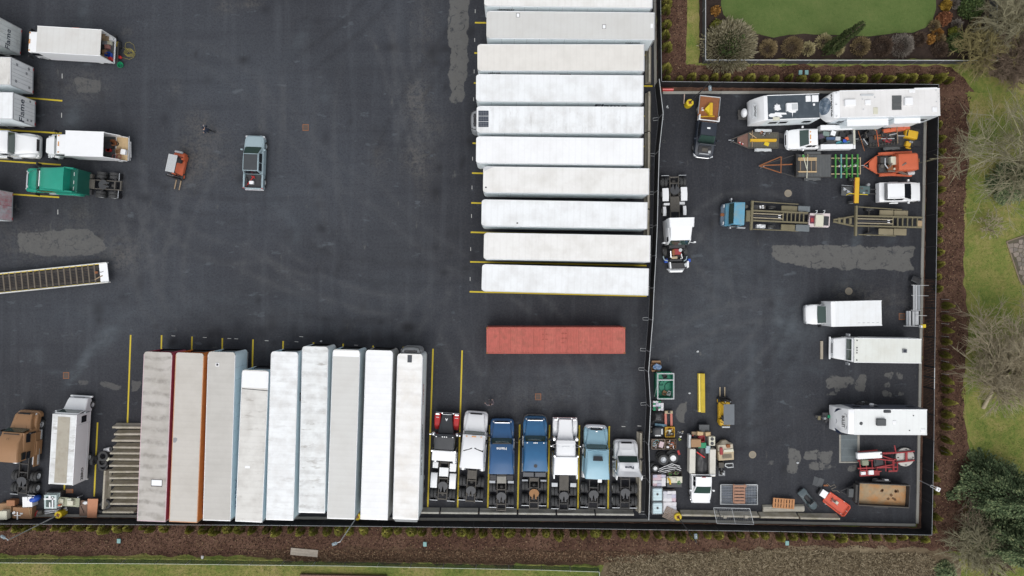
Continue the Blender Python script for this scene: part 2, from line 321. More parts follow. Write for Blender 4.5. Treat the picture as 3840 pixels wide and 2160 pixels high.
def asphalt():
 st=0.28;x0,x1,y0,y1=-58.0,42.0,-24.2,33.0
 nx,ny=int((x1-x0)/st)+1,int((y1-y0)/st)+1
 xs=x0+np.arange(nx)*st;ys=y0+np.arange(ny)*st;X,Y=np.meshgrid(xs,ys)
 wear=np.full(X.shape,-1.0);stain=np.zeros(X.shape);haze=np.zeros(X.shape);amt=np.zeros(X.shape)
 for poly,s in WEAR:
  q=sdf(X,Y,poly);q=np.clip(q,-1,0.6)-(1-s)*0.28;amt=np.where(q>wear,s,amt);wear=np.maximum(wear,q)
 for px,py,rx,ry,s in STAIN:
  cx,cy=W(px,py);stain+=s*np.exp(-(((X-cx)/(rx/37.1))**2+((Y-cy)/(ry/37.1))**2))
 for px,py,rx,ry,an,s in HAZE:
  cx,cy=W(px,py);a=-math.radians(an);u=(X-cx)*math.cos(a)+(Y-cy)*math.sin(a);v=-(X-cx)*math.sin(a)+(Y-cy)*math.cos(a)
  haze+=s*np.exp(-((u/(rx/37.1))**2+(v/(ry/37.1))**2))
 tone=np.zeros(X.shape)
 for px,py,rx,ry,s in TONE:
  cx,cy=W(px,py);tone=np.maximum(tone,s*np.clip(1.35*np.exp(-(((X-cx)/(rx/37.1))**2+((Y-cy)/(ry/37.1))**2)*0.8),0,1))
 rn=random.Random(21);track=np.zeros(X.shape);oil=np.zeros(X.shape)
 for _ in range(46): # pairs of turning tyre marks
  px,py=rn.choice(((rn.uniform(450,1720),rn.uniform(60,1230)),(rn.uniform(450,1720),rn.uniform(60,1230)),(rn.uniform(2560,3000),rn.uniform(600,1800)),(rn.uniform(1250,2400),rn.uniform(1130,1500))))
  R_=rn.uniform(6,40);a0=rn.uniform(-math.pi,math.pi);w0=rn.uniform(4,12)/R_;cx,cy=W(px,py);cx-=R_*math.cos(a0);cy-=R_*math.sin(a0);amp=rn.uniform(0.25,0.8)*rn.choice((1,1,-1))
  rad=np.hypot(X-cx,Y-cy);da=np.abs((np.arctan2(Y-cy,X-cx)-a0+np.pi)%(2*np.pi)-np.pi);win=np.clip((w0-da)/(w0*0.5),0,1)
  for off in(0.0,2.0):track+=amp*win*np.exp(-((rad-R_-off)/0.30)**2)
 for _ in range(190): # oil drips, mostly in and before the bays
  px,py=rn.choice(((rn.uniform(1600,2300),rn.uniform(1500,1900)),(rn.uniform(0,480),rn.uniform(60,1000)),(rn.uniform(520,1600),rn.uniform(1220,1330)),(rn.uniform(1600,1800),rn.uniform(40,1100)),(rn.uniform(2500,3400),rn.uniform(400,1900)),(rn.uniform(300,1700),rn.uniform(30,1250))))
  cx,cy=W(px,py);r_=rn.uniform(0.2,0.6);oil+=rn.uniform(0.3,0.9)*np.exp(-(((X-cx)/r_)**2+((Y-cy)/(r_*rn.uniform(0.6,1.6)))**2))
 ins=sdf(X,Y,ASPH)>-0.15
 V3=np.stack([X,Y,np.zeros_like(X)],-1).reshape(-1,3)
 idx=np.arange(nx*ny).reshape(ny,nx)
 Q=np.stack([idx[:-1,:-1],idx[:-1,1:],idx[1:,1:],idx[1:,:-1]],-1)
 ok=ins[:-1,:-1]&ins[:-1,1:]&ins[1:,1:]&ins[1:,:-1];Q=Q[ok]
 me=bpy.data.meshes.new('asphalt_yard');me.from_pydata(V3.tolist(),[],Q.tolist())
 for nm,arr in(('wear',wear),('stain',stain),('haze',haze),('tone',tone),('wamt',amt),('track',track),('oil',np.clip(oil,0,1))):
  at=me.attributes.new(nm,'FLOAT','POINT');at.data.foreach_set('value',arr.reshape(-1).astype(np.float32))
 m=bpy.data.materials.new('asphalt');t,N,L,b=nodes_of(m);vec=coords(t,rnd=False)
 def att(n):
  a=N.new('ShaderNodeAttribute');a.attribute_name=n;return a.outputs['Fac']
 big=nz(t,vec,0.07,4,0.55);mid=nz(t,vec,0.5,5,0.6);fine=nz(t,vec,5.0,4,0.75);grit=nz(t,vec,16.0,2,0.9)
 c=ramp(t,mth(t,'ADD',mth(t,'MULTIPLY',big,0.55),mth(t,'MULTIPLY',mid,0.45)),[(0.34,(0.0195,0.021,0.0265)),(0.5,(0.028,0.030,0.037)),(0.66,(0.040,0.042,0.049))])
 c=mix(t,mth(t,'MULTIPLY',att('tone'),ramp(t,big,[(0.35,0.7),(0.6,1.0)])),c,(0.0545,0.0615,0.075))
 c=mix(t,ramp(t,fine,[(0.36,0.5),(0.52,0.0)]),c,(0.018,0.0185,0.022));c=mix(t,ramp(t,fine,[(0.5,0.0),(0.68,0.5)]),c,(0.062,0.061,0.062))
 c=mix(t,ramp(t,grit,[(0.35,0.55),(0.5,0.0)]),c,(0.012,0.012,0.014))
 c=mix(t,ramp(t,grit,[(0.62,0.0),(0.72,0.35)]),c,(0.10,0.098,0.095))
 sp=nz(t,vec,1.7,5,0.7)
 c=mix(t,mth(t,'MULTIPLY',att('haze'),ramp(t,nz(t,coords(t,(1,1.6,1),False),0.8,5,0.6),[(0.3,0.12),(0.7,0.75)])),c,(0.105,0.125,0.14))
 sb=mth(t,'MULTIPLY',att('stain'),ramp(t,mth(t,'ADD',mth(t,'MULTIPLY',sp,0.6),mth(t,'MULTIPLY',fine,0.4)),[(0.42,0.0),(0.62,1.0)]))
 c=mix(t,mth(t,'MULTIPLY',sb,0.85),c,(0.125,0.115,0.10))
 c=mix(t,ramp(t,nz(t,coords(t,(0.5,1.1,1),False),0.9,6,0.6),[(0.63,0.0),(0.70,0.5)]),c,(0.10,0.115,0.13))
 c=mix(t,ramp(t,nz(t,coords(t,(1.3,0.35,1),False),1.1,6,0.6),[(0.66,0.0),(0.73,0.45)]),c,(0.115,0.11,0.10))
 st=nz(t,coords(t,(0.9,0.06,1),False),1.0,5,0.6);st2=nz(t,coords(t,(0.06,0.8,1),False),1.0,5,0.6)
 c=mix(t,ramp(t,st,[(0.5,0.0),(0.72,0.24)]),c,(0.086,0.094,0.106));c=mix(t,ramp(t,st2,[(0.30,0.28),(0.5,0.0)]),c,(0.020,0.021,0.027))
 c=mix(t,mth(t,'MULTIPLY',ramp(t,att('track'),[(0.0,0.0),(0.8,0.34)]),ramp(t,sp,[(0.35,0.3),(0.6,1.0)])),c,(0.10,0.102,0.105));c=mix(t,mth(t,'MULTIPLY',ramp(t,mth(t,'MULTIPLY',att('track'),-1.0),[(0.0,0.0),(0.8,0.42)]),ramp(t,sp,[(0.35,0.3),(0.6,1.0)])),c,(0.014,0.0145,0.017))
 c=mix(t,mth(t,'MULTIPLY',att('oil'),ramp(t,fine,[(0.35,0.3),(0.55,0.8)])),c,(0.010,0.010,0.012))
 # isolated scuffs all over the yard
 c=mix(t,ramp(t,nz(t,vec,0.9,7,0.75),[(0.66,0.0),(0.74,0.5)]),c,(0.11,0.105,0.10))
 wk=mth(t,'ADD',att('wear'),mth(t,'MULTIPLY',mth(t,'SUBTRACT',mth(t,'ADD',mth(t,'MULTIPLY',nz(t,vec,0.9,5,0.55),0.85),mth(t,'MULTIPLY',nz(t,vec,4.5,4,0.6),0.15)),0.5),1.3))
 vo=N.new('ShaderNodeTexVoronoi');vo.feature='DISTANCE_TO_EDGE';vo.inputs['Scale'].default_value=0.42;
 wrp=N.new('ShaderNodeVectorMath');wrp.operation='ADD';nv=N.new('ShaderNodeTexNoise');nv.inputs['Scale'].default_value=1.2;nv.inputs['Detail'].default_value=4
 L.new(vec,nv.inputs['Vector']);L.new(vec,wrp.inputs[0]);L.new(nv.outputs['Color'],wrp.inputs[1]);L.new(wrp.outputs[0],vo.inputs['Vector'])
 crack=ramp(t,mth(t,'ADD',vo.outputs['Distance'],ramp(t,nz(t,vec,0.6,3),[(0.42,0.0),(0.55,0.05)])),[(0.0,0.0),(0.03,1.0)])
 wm=mth(t,'MULTIPLY',mth(t,'MULTIPLY',ramp(t,wk,[(-0.0,0.0),(0.10,0.92)]),crack),ramp(t,mth(t,'ADD',mth(t,'MULTIPLY',nz(t,vec,1.3,6,0.65),0.75),mth(t,'MULTIPLY',fine,0.25)),[(0.36,0.2),(0.46,0.95)]))
 wc=mix(t,mid,(0.092,0.091,0.086),(0.155,0.153,0.145));wc=mix(t,ramp(t,fine,[(0.3,0.25),(0.55,0.0)]),wc,(0.07,0.068,0.064))
 c=mix(t,mth(t,'MULTIPLY',wm,ramp(t,att('wamt'),[(0.4,0.5),(1.0,0.95)])),c,wc)
 L.new(c,b.inputs['Base Color'])
 L.new(ramp(t,mid,[(0.35,0.62),(0.65,0.88)]),b.inputs['Roughness']);b.inputs['Specular IOR Level'].default_value=0.25
 bump(t,b,mth(t,'ADD',fine,grit),0.2,0.01)
 me.materials.append(m);o=link('asphalt_yard',me);o['kind']='structure'
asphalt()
# mulch, lawns and beds outside the kerb
sheet('mulch_bed',[(-900,1930),(300,1936),(1600,1948),(2430,1952),(3440,1971),(3472,345),(3660,345),(3622,700),(3616,1000),(3630,1200),(3610,1500),(3640,1750),(3640,2000),(3640,2070),(3200,2062),(2900,2062),(2500,2075),(2300,2110),(2000,2110),(1700,2100),(1100,2088),(600,2084),(-900,2080)],-0.03,mulch_m,0.2,0.4,1.0)
sheet('mulch_bed',[(2455,-400),(2583,-400),(2574,240),(2645,246),(3560,246),(3625,300),(3660,352),(3465,352),(2462,352)],-0.034,mulch_m,0.15,0.4,2.0)
sheet('leaf_soil',[(900,2085),(1300,2055),(2000,2060),(2600,2075),(2600,2110),(1900,2122),(1100,2108)],-0.020,dirt_m,0.3,0.4,3.0)
sheet('dead_brush_ground',[(2270,2085),(2450,2072),(2900,2056),(3200,2046),(3520,2052),(3590,2080),(3640,2400),(2250,2400),(2260,2150)],-0.012,brush_m,0.35,0.4,4.0)
sheet('grass_strip',[(2583,-400),(2622,-400),(2620,236),(2572,238),(2576,160)],-0.018,verge_m,0.12,0.3,5.0)
sheet('garden_bed',[(2622,-400),(3700,-400),(3705,222),(2645,222),(2640,236),(2622,236)],-0.022,soil_m,0.08,0.35,6.0)
LAWN=[(2705,-400),(3510,-400),(3508,30),(3498,75),(3470,105),(3420,122),(3360,122),(3300,133),(3220,136),(3100,130),(3020,126),(2960,130),(2900,140),(2840,128),(2780,115),(2735,85),(2712,55),(2704,20)]
sheet('lawn',LAWN,-0.010,lawn_m,0.06,0.3,7.0)
sheet('grass_verge',[(3640,345),(4300,345),(4300,1700),(3660,1730),(3640,1650),(3620,1500),(3640,1200),(3620,1000),(3628,700)],-0.026,verge_m,0.2,0.4,8.0)
sheet('thicket_soil',[(3708,-400),(4300,-400),(4300,330),(3720,290),(3690,235)],-0.020,brush_m,0.3,0.4,9.0)
# painted lines on the asphalt
line_m=M('yellow_line_paint',(0.52,0.40,0.025),0.7,var=0.15,vs=6,dirt=(0.20,0.16,0.05),da=0.3,ds=6)
tick_m=M('white_tick_paint',(0.45,0.45,0.44),0.7,var=0.2)
def stripe(name,a,b,wd_,mat,z=0.004):
 A=Vector((*W(*a),0));B=Vector((*W(*b),0));d=(B-A);n=Vector((-d.y,d.x,0)).normalized()*wd_/2;k=max(2,int(d.length/0.6))
 mm=MB();vs=[];fs=[]
 for i in range(k+1):
  p=A+d*i/k
  for sgn in(-1,1):
   q=p+n*sgn*(1+0.12*noise.noise((p.x*3,p.y*3,sgn*5)));vs.append((q.x,q.y,z))
 fs=[(2*i,2*i+1,2*i+3,2*i+2)for i in range(k)]
 mm.add(vs,fs);o=mm.build(name,mat);o['kind']='structure'
 if o.data.polygons[0].normal.z<0:o.data.flip_normals()
YL=[((1781,85),(2440,97)),((1779,199),(2428,207)),((1777,311),(2447,323)),((1775,424),(2426,435)),((1772,537),(2421,549)),((1770,649),(2425,662)),((1767,761),(2425,776)),((1765,871),(2425,886)),((1763,982),(2425,996)),((1761,1094),(2425,1110)),
((490,1256),(478,1588)),((606,1257),(592,1900)),((720,1262),(706,1900)),((834,1268),(820,1900)),((949,1273),(934,1900)),((1062,1279),(1048,1900)),((1176,1284),(1162,1900)),((1287,1289),(1273,1900)),((1399,1296),(1386,1900)),((1513,1300),(1499,1900)),
((1624,1308),(1604,1906)),((1733,1314),(1716,1906)),((1837,1593),(1829,1909)),((1949,1592),(1941,1911)),((2061,1593),(2054,1909)),((2173,1595),(2167,1912)),((2285,1598),(2280,1912)),
((366,1584),(353,1862)),((248,1700),(240,1858)),((95,366),(234,378)),((-60,482),(232,500)),((-60,599),(228,618)),((40,728),(222,740))]
for a,b in YL:stripe('yellow_line',a,b,0.155,line_m)
for x,y in[(1782,42),(1780,150),(1778,268),(1776,372),(1772,595),(1770,703),(1768,810),(1765,934),(1763,1046)]:stripe('white_tick',(x,y-7),(x,y+7),0.06,tick_m)
for x,y in[(233,285),(231,432),(217,795)]:stripe('white_tick',(x,y-9),(x,y+9),0.07,tick_m)
for x,y in[(650,1259),(768,1265),(886,1270),(1000,1277),(1130,1262),(1335,1294),(1112,1281),(860,1269),(2338,1599),(2398,1597)]:stripe('white_tick',(x-7,y),(x+7,y+1),0.06,tick_m)
# kerb stones
def kerb(name,pts,step=3.05,w=0.27):
 root=link(name,None);root['kind']='structure';P=[Vector((*W(*p),0))for p in pts]
 mm=MB();mm.box(-0.5,-w/2,-0.1,0.5,w/2,0.13);me=mm.mesh('kerb_stone',kerb_m,0.02)
 for a,b in zip(P,P[1:]):
  d=b-a;n=max(1,round(d.length/step));ang=math.atan2(d.y,d.x)
  for i in range(n):
   o=link('kerb_stone',me,root,a+d*((i+0.5)/n),ang);o.scale=(d.length/n-0.012,1,random.uniform(0.96,1.04))
kerb('kerb',[(-400,1927),(300,1933),(1600,1946),(2430,1950),(3432,1968)]);kerb('kerb',[(3470,352),(3438,1962)]);kerb('kerb',[(2485,348),(3462,346)]);kerb('kerb',[(2453,-200),(2458,325)])
# leaf litter, grass blades: uncountable
def scatter(name,polys,n,size,mat,z=0.0,flat=True,seed=1,up=0.1):
 rnd=random.Random(seed);vs=[];fs=[];tint=[]
 areas=[]
 for P in polys:
  Q=[W(*p)for p in P];tr=tessellate_polygon([[Vector((x,y,0))for x,y in Q]])
  for t in tr:
   a,b,c=(Q[i]for i in t);areas.append((abs((b[0]-a[0])*(c[1]-a[1])-(c[0]-a[0])*(b[1]-a[1]))/2,a,b,c))
 ch=rnd.choices(areas,weights=[x[0]for x in areas],k=n)
 for(_,a,b,c)in ch:
  u,v=rnd.random(),rnd.random()
  if u+v>1:u,v=1-u,1-v
  x=a[0]+(b[0]-a[0])*u+(c[0]-a[0])*v;y=a[1]+(b[1]-a[1])*u+(c[1]-a[1])*v
  an=rnd.uniform(0,6.283);s=size*rnd.uniform(0.5,1.4);o=len(vs);tt=rnd.random()
  cx,sx=math.cos(an)*s,math.sin(an)*s
  if flat:
   h=[z+rnd.uniform(0.005,up)for _ in range(4)];k=rnd.uniform(0.4,0.8)
   vs+=[(x-cx,y-sx,h[0]),(x+sx*k,y-cx*k,h[1]),(x+cx,y+sx,h[2]),(x-sx*k,y+cx*k,h[3])];fs.append((o,o+1,o+2,o+3));tint+=[tt]*4
  else:
   w_=0.012+0.25*size*0.3
   vs+=[(x-sx*0.15,y+cx*0.15,z),(x+sx*0.15,y-cx*0.15,z),(x+cx,y+sx,z+up*rnd.uniform(0.5,1.3))];fs.append((o,o+1,o+2));tint+=[tt]*3
 me=bpy.data.meshes.new(name);me.from_pydata(vs,[],fs);at=me.attributes.new('tint','FLOAT','POINT');at.data.foreach_set('value',tint);me.materials.append(mat)
 o=link(name,me);o['kind']='stuff';return o
def tint_mat(name,stops,rough=0.9,tr=0.0):
 m=bpy.data.materials.new(name);t,N,L,b=nodes_of(m);a=N.new('ShaderNodeAttribute');a.attribute_name='tint'
 oi=N.new('ShaderNodeObjectInfo');f=mth(t,'ADD',a.outputs['Fac'],mth(t,'MULTIPLY',mth(t,'SUBTRACT',oi.outputs['Random'],0.5),0.25))
 L.new(ramp(t,f,stops),b.inputs['Base Color']);b.inputs['Roughness'].default_value=rough;b.inputs['Specular IOR Level'].default_value=0.15
 return m
litter_m=tint_mat('leaf_litter_tints',[(0.0,(0.022,0.014,0.011)),(0.35,(0.055,0.03,0.021)),(0.6,(0.11,0.06,0.038)),(0.85,(0.19,0.12,0.07)),(1.0,(0.30,0.22,0.14))])
blade_m=tint_mat('grass_blade_tints',[(0.0,(0.065,0.10,0.022)),(0.5,(0.15,0.19,0.045)),(0.8,(0.24,0.225,0.07)),(1.0,(0.36,0.30,0.14))])
lawnb_m=tint_mat('lawn_blade_tints',[(0.0,(0.048,0.078,0.02)),(0.6,(0.092,0.135,0.038)),(1.0,(0.16,0.165,0.06))])
dry_m=tint_mat('dry_stalk_tints',[(0.0,(0.05,0.035,0.022)),(0.5,(0.18,0.14,0.085)),(1.0,(0.45,0.38,0.26))])
MULB=[(0,1962),(1500,1962),(3300,1990),(3480,1995),(3600,2050),(3200,2058),(2400,2085),(1500,2085),(0,2080)]
MULR=[(3478,360),(3640,360),(3612,1000),(3620,1500),(3610,2040),(3470,1980)]
MULT=[(2490,20),(2575,20),(2570,240),(3600,252),(3640,345),(2500,310),(2490,300)]
scatter('leaf_litter',[MULB,MULR,MULT,[(2480,-40),(2578,-40),(2574,30),(2490,30)]],26000,0.065,litter_m,-0.02,seed=3)
scatter('leaf_litter',[[(900,2060),(2500,2070),(2400,2110),(1100,2105)]],6000,0.08,tint_mat('dry_leaf_tints',[(0.0,(0.05,0.03,0.02)),(0.5,(0.14,0.08,0.05)),(1.0,(0.26,0.19,0.12))]),-0.01,seed=4)
VB=[[(-60,2082),(1000,2090),(2000,2118),(2260,2120),(2260,2200),(-60,2200)],[(3640,352),(3900,352),(3900,1720),(3650,1720),(3625,1400),(3622,900)],[(2584,-60),(2620,-60),(2618,232),(2576,236)],[(3620,1720),(3900,1720),(3900,2200),(3600,2200)]]
scatter('grass_blades',VB,42000,0.12,blade_m,-0.03,False,5,0.09)
scatter('lawn_blades',[LAWN],20000,0.09,lawnb_m,-0.012,False,6,0.04)
scatter('dead_stalks',[[(2290,2090),(2900,2062),(3480,2078),(3580,2200),(2270,2200)],[(3720,-30),(3900,-30),(3900,330),(3740,290)]],26000,0.26,dry_m,0.0,False,8,0.22)
# ---------------------------------------------------------------- things measured on enlarged views of the photograph: (offset x, offset y, enlargement)
NAT=(0,0,1.0);ZA=(0,0,2.683);ZB=(0,440,2.683);ZC=(0,940,2.683);ZD=(0,1440,2.0125);ZU1=(1700,0,2.415);ZU2=(1700,560,2.415);ZT=(500,1240,1.906);ZK=(1580,1500,2.898)
ZR1=(2460,300,3.623);ZR2=(2960,300,3.623);ZR3=(2660,640,2.862);ZR4=(2420,1300,2.07);ZR5=(2960,1040,3.293);ZR6=(2960,1480,2.787)
ZG1=(2440,0,1.84);ZG2=(3440,200,2.07);ZG3=(3440,860,2.07);ZG4=(3300,1500,2.196);ZB1=(0,1900,1.9815);ZB2=(1300,1880,1.9815);ZB3=(2400,1880,1.789)
ZJ1=(0,1840,6.44);ZJ2=(2420,1340,4.028);ZJ3=(2420,1660,4.527);ZW=(2440,640,3.62);ZGR=(3480,0,4.26);ZP1=(720,440,14.49);ZP2=(1780,1460,16.1);ZL=(0,600,5.575)
WH={}
def wheel_mesh(r,w,dual=False):
 k=(round(r,2),round(w,2))
 if k not in WH:
  a=MB();h=w/2;ri=r*0.58
  prof=[(ri,-h*0.8),(r*0.9,-h),(r*0.985,-h*0.82)]
  for g in(-0.5,0.0,0.5):
   prof+=[(r,(g-0.20)*h*1.6+0.0),(r,(g-0.03)*h*1.6),(r*0.965,(g-0.02)*h*1.6),(r*0.965,(g+0.02)*h*1.6),(r,(g+0.03)*h*1.6)]
  prof+=[(r,h*0.8),(r*0.985,h*0.82),(r*0.9,h),(ri,h*0.8)]
  prof=[prof[0],prof[1],prof[2]]+sorted(prof[3:-3],key=lambda q:q[1])+prof[-3:]
  a.lathe(prof+[prof[0]],(0,0,0),18,'y',False)
  b=MB();b.lathe([(0.01,-h*0.55),(r*0.2,-h*0.55),(r*0.22,-h*0.2),(r*0.45,-h*0.35),(ri,-h*0.75),(ri,h*0.75),(r*0.45,h*0.35),(r*0.22,h*0.2),(r*0.2,h*0.55),(0.01,h*0.55)],(0,0,0),12,'y')
  WH[k]=(a.mesh('wheel',tyre_m,smooth=40),b)
 return WH[k]
RIMS={}
def rim_mesh(r,w,mat):
 k=(round(r,2),round(w,2),mat.name)
 if k not in RIMS:RIMS[k]=wheel_mesh(r,w)[1].mesh('rim',mat,smooth=40)
 return RIMS[k]
class V:
 def __init__(s,name,label,cat,Z,a,b=None,z=0.0,group=None,ang=None,base=0.0):
  """a, b: tail and nose of the thing as measured at height z (or a = its middle and ang = heading in degrees)"""
  s.Z=Z;s.base=base
  if b is not None:
   p,q=Vector(s.w(a,z)),Vector(s.w(b,z));mid=(p+q)/2;d=q-p;s.ang=math.atan2(d.y,d.x);s.len=d.length
  else:mid=Vector(s.w(a,z));s.ang=math.radians(ang or 0);s.len=0
  s.a,s.b=a,b;s.o=mid;s.cs,s.sn=math.cos(s.ang),math.sin(s.ang)
  s.root=tag(link(name,None,None,(mid.x,mid.y,base),s.ang),label,cat,group)
  s.root.empty_display_size=0.5
 def w(s,p,z=0.0):return W(s.Z[0]+p[0]/s.Z[2],s.Z[1]+p[1]/s.Z[2],z)
 def l(s,p,z=0.0):
  x,y=s.w(p,z);x-=s.o.x;y-=s.o.y
  return Vector((x*s.cs+y*s.sn,-x*s.sn+y*s.cs))
 def pt(s,p):
  q=s.l((p[0],p[1]),p[2]);return Vector((q.x,q.y,p[2]-s.base))
 def ax(s,a,z):
  """local x of the place on the centre line that shows at zoom coordinate a (along the dominant axis) at height z"""
  k=0 if abs(s.b[0]-s.a[0])>abs(s.b[1]-s.a[1])else 1
  t=(a-s.a[k])/(s.b[k]-s.a[k]);p=(s.a[0]+(s.b[0]-s.a[0])*t,s.a[1]+(s.b[1]-s.a[1])*t)
  return s.l(p,z).x
 def out(s,m,name,mat,parent=None,bevel=0,smooth=None,seg=1):
  if isinstance(name,MB):name.v+=[];return name
  return m.build(name,mat,parent or s.root,bevel,seg,smooth)
 def box(s,name,mat,p,q,z0,z1,bevel=0.015,parent=None,inset=0.0):
  a,b=s.l(p,z1),s.l(q,z1);m=MB();m.box(a.x,a.y,z0-s.base,b.x,b.y,z1-s.base);return m.build(name,mat,parent or s.root,bevel)
 def lb(s,name,mat,x0,y0,z0,x1,y1,z1,bevel=0.015,parent=None,seg=1):
  m=MB();m.box(x0,y0,z0,x1,y1,z1);return m.build(name,mat,parent or s.root,bevel,seg)
 def poly(s,name,mat,pts,z0,z1,bevel=0.0,parent=None):
  m=MB();m.prism([tuple(s.l(p,z1))for p in pts],z0-s.base,z1-s.base);return m.build(name,mat,parent or s.root,bevel)
 def panel(s,name,mat,pts,t=0.02,parent=None):
  m=MB();m.panel([s.pt(p)for p in pts],t);return m.build(name,mat,parent or s.root)
 def tube(s,name,mat,pts,r,n=6,parent=None):
  m=MB();m.tube([s.pt(p)for p in pts],r,n);return m.build(name,mat,parent or s.root,smooth=60)
 def disc(s,name,mat,p,r,z0,z1,n=18,parent=None,bevel=0.0,r1=None):
  c=s.l(p,z1);m=MB();m.lathe([(r,z0-s.base),(r if r1 is None else r1,z1-s.base)],(c.x,c.y,0),n);return m.build(name,mat,parent or s.root,bevel,smooth=40)
 def ball(s,name,mat,p,z,rx,ry,rz,parent=None,jit=0.0,nu=14,nv=9):
  c=s.l(p,z);m=MB();m.ball((c.x,c.y,z-s.base),rx,ry,rz,nu,nv,jit);return m.build(name,mat,parent or s.root,smooth=50)
 def hull(s,name,mat,st,parent=None,bevel=0.0,smooth=32,yc=0.0,local=False):
  """st: (a, half width, z0, z1, shoulder, [crown]) along the centre line; the top edge is what shows at a"""
  m=MB();secs=[]
  for q in st:
   a,hw,z0,z1,r=q[:5];cr=q[5]if len(q)>5 else 0.0;x=a if local else s.ax(a,z1)
   r=min(r,hw*0.9,(z1-z0)*0.9)
   half=[(hw,z0),(hw,z1-r),(hw-r*0.12,z1-r*0.5),(hw-r*0.45,z1-r*0.14),(hw-r,z1),(hw*0.5*(1-r/hw),z1+cr*0.75)]
   pts=[(x,yc+y,zz)for y,zz in half]+[(x,yc,z1+cr)]+[(x,yc-y,zz)for y,zz in reversed(half)]
   secs.append(pts)
  m.loft(secs);return m.build(name,mat,parent or s.root,bevel,smooth=smooth)
 def wheel(s,x,y,r=0.5,w=0.28,rim=None,parent=None,yaw=0.0):
  me,_=wheel_mesh(r,w);o=link('wheel',me,parent or s.root,(x,y,r))
  if yaw:o.rotation_euler=(0,0,yaw)
  link('rim',rim_mesh(r,w,rim or greyl),o);return o
 def text(s,txt,o,u,v,size,mat,parent=None,ext=0.003,bold=0.0):
  """o: local origin, u / v: local reading and up directions"""
  cu=bpy.data.curves.new('lettering','FONT');cu.body=txt;cu.size=size;cu.extrude=ext;cu.offset=bold;cu.resolution_u=2;cu.align_x='CENTER'
  t=bpy.data.objects.new('tmp',cu);COL.objects.link(t);dg=bpy.context.evaluated_depsgraph_get();dg.update()
  me=bpy.data.meshes.new_from_object(t.evaluated_get(dg));bpy.data.objects.remove(t);bpy.data.curves.remove(cu)
  U,Vv=Vector(u).normalized(),Vector(v).normalized();n=U.cross(Vv)
  me.transform(Matrix(((U.x,Vv.x,n.x,o[0]),(U.y,Vv.y,n.y,o[1]),(U.z,Vv.z,n.z,o[2]),(0,0,0,1))));me.materials.clear();me.materials.append(mat)
  ob=link('lettering',me,parent or s.root);ob['kind']='stuff';return ob
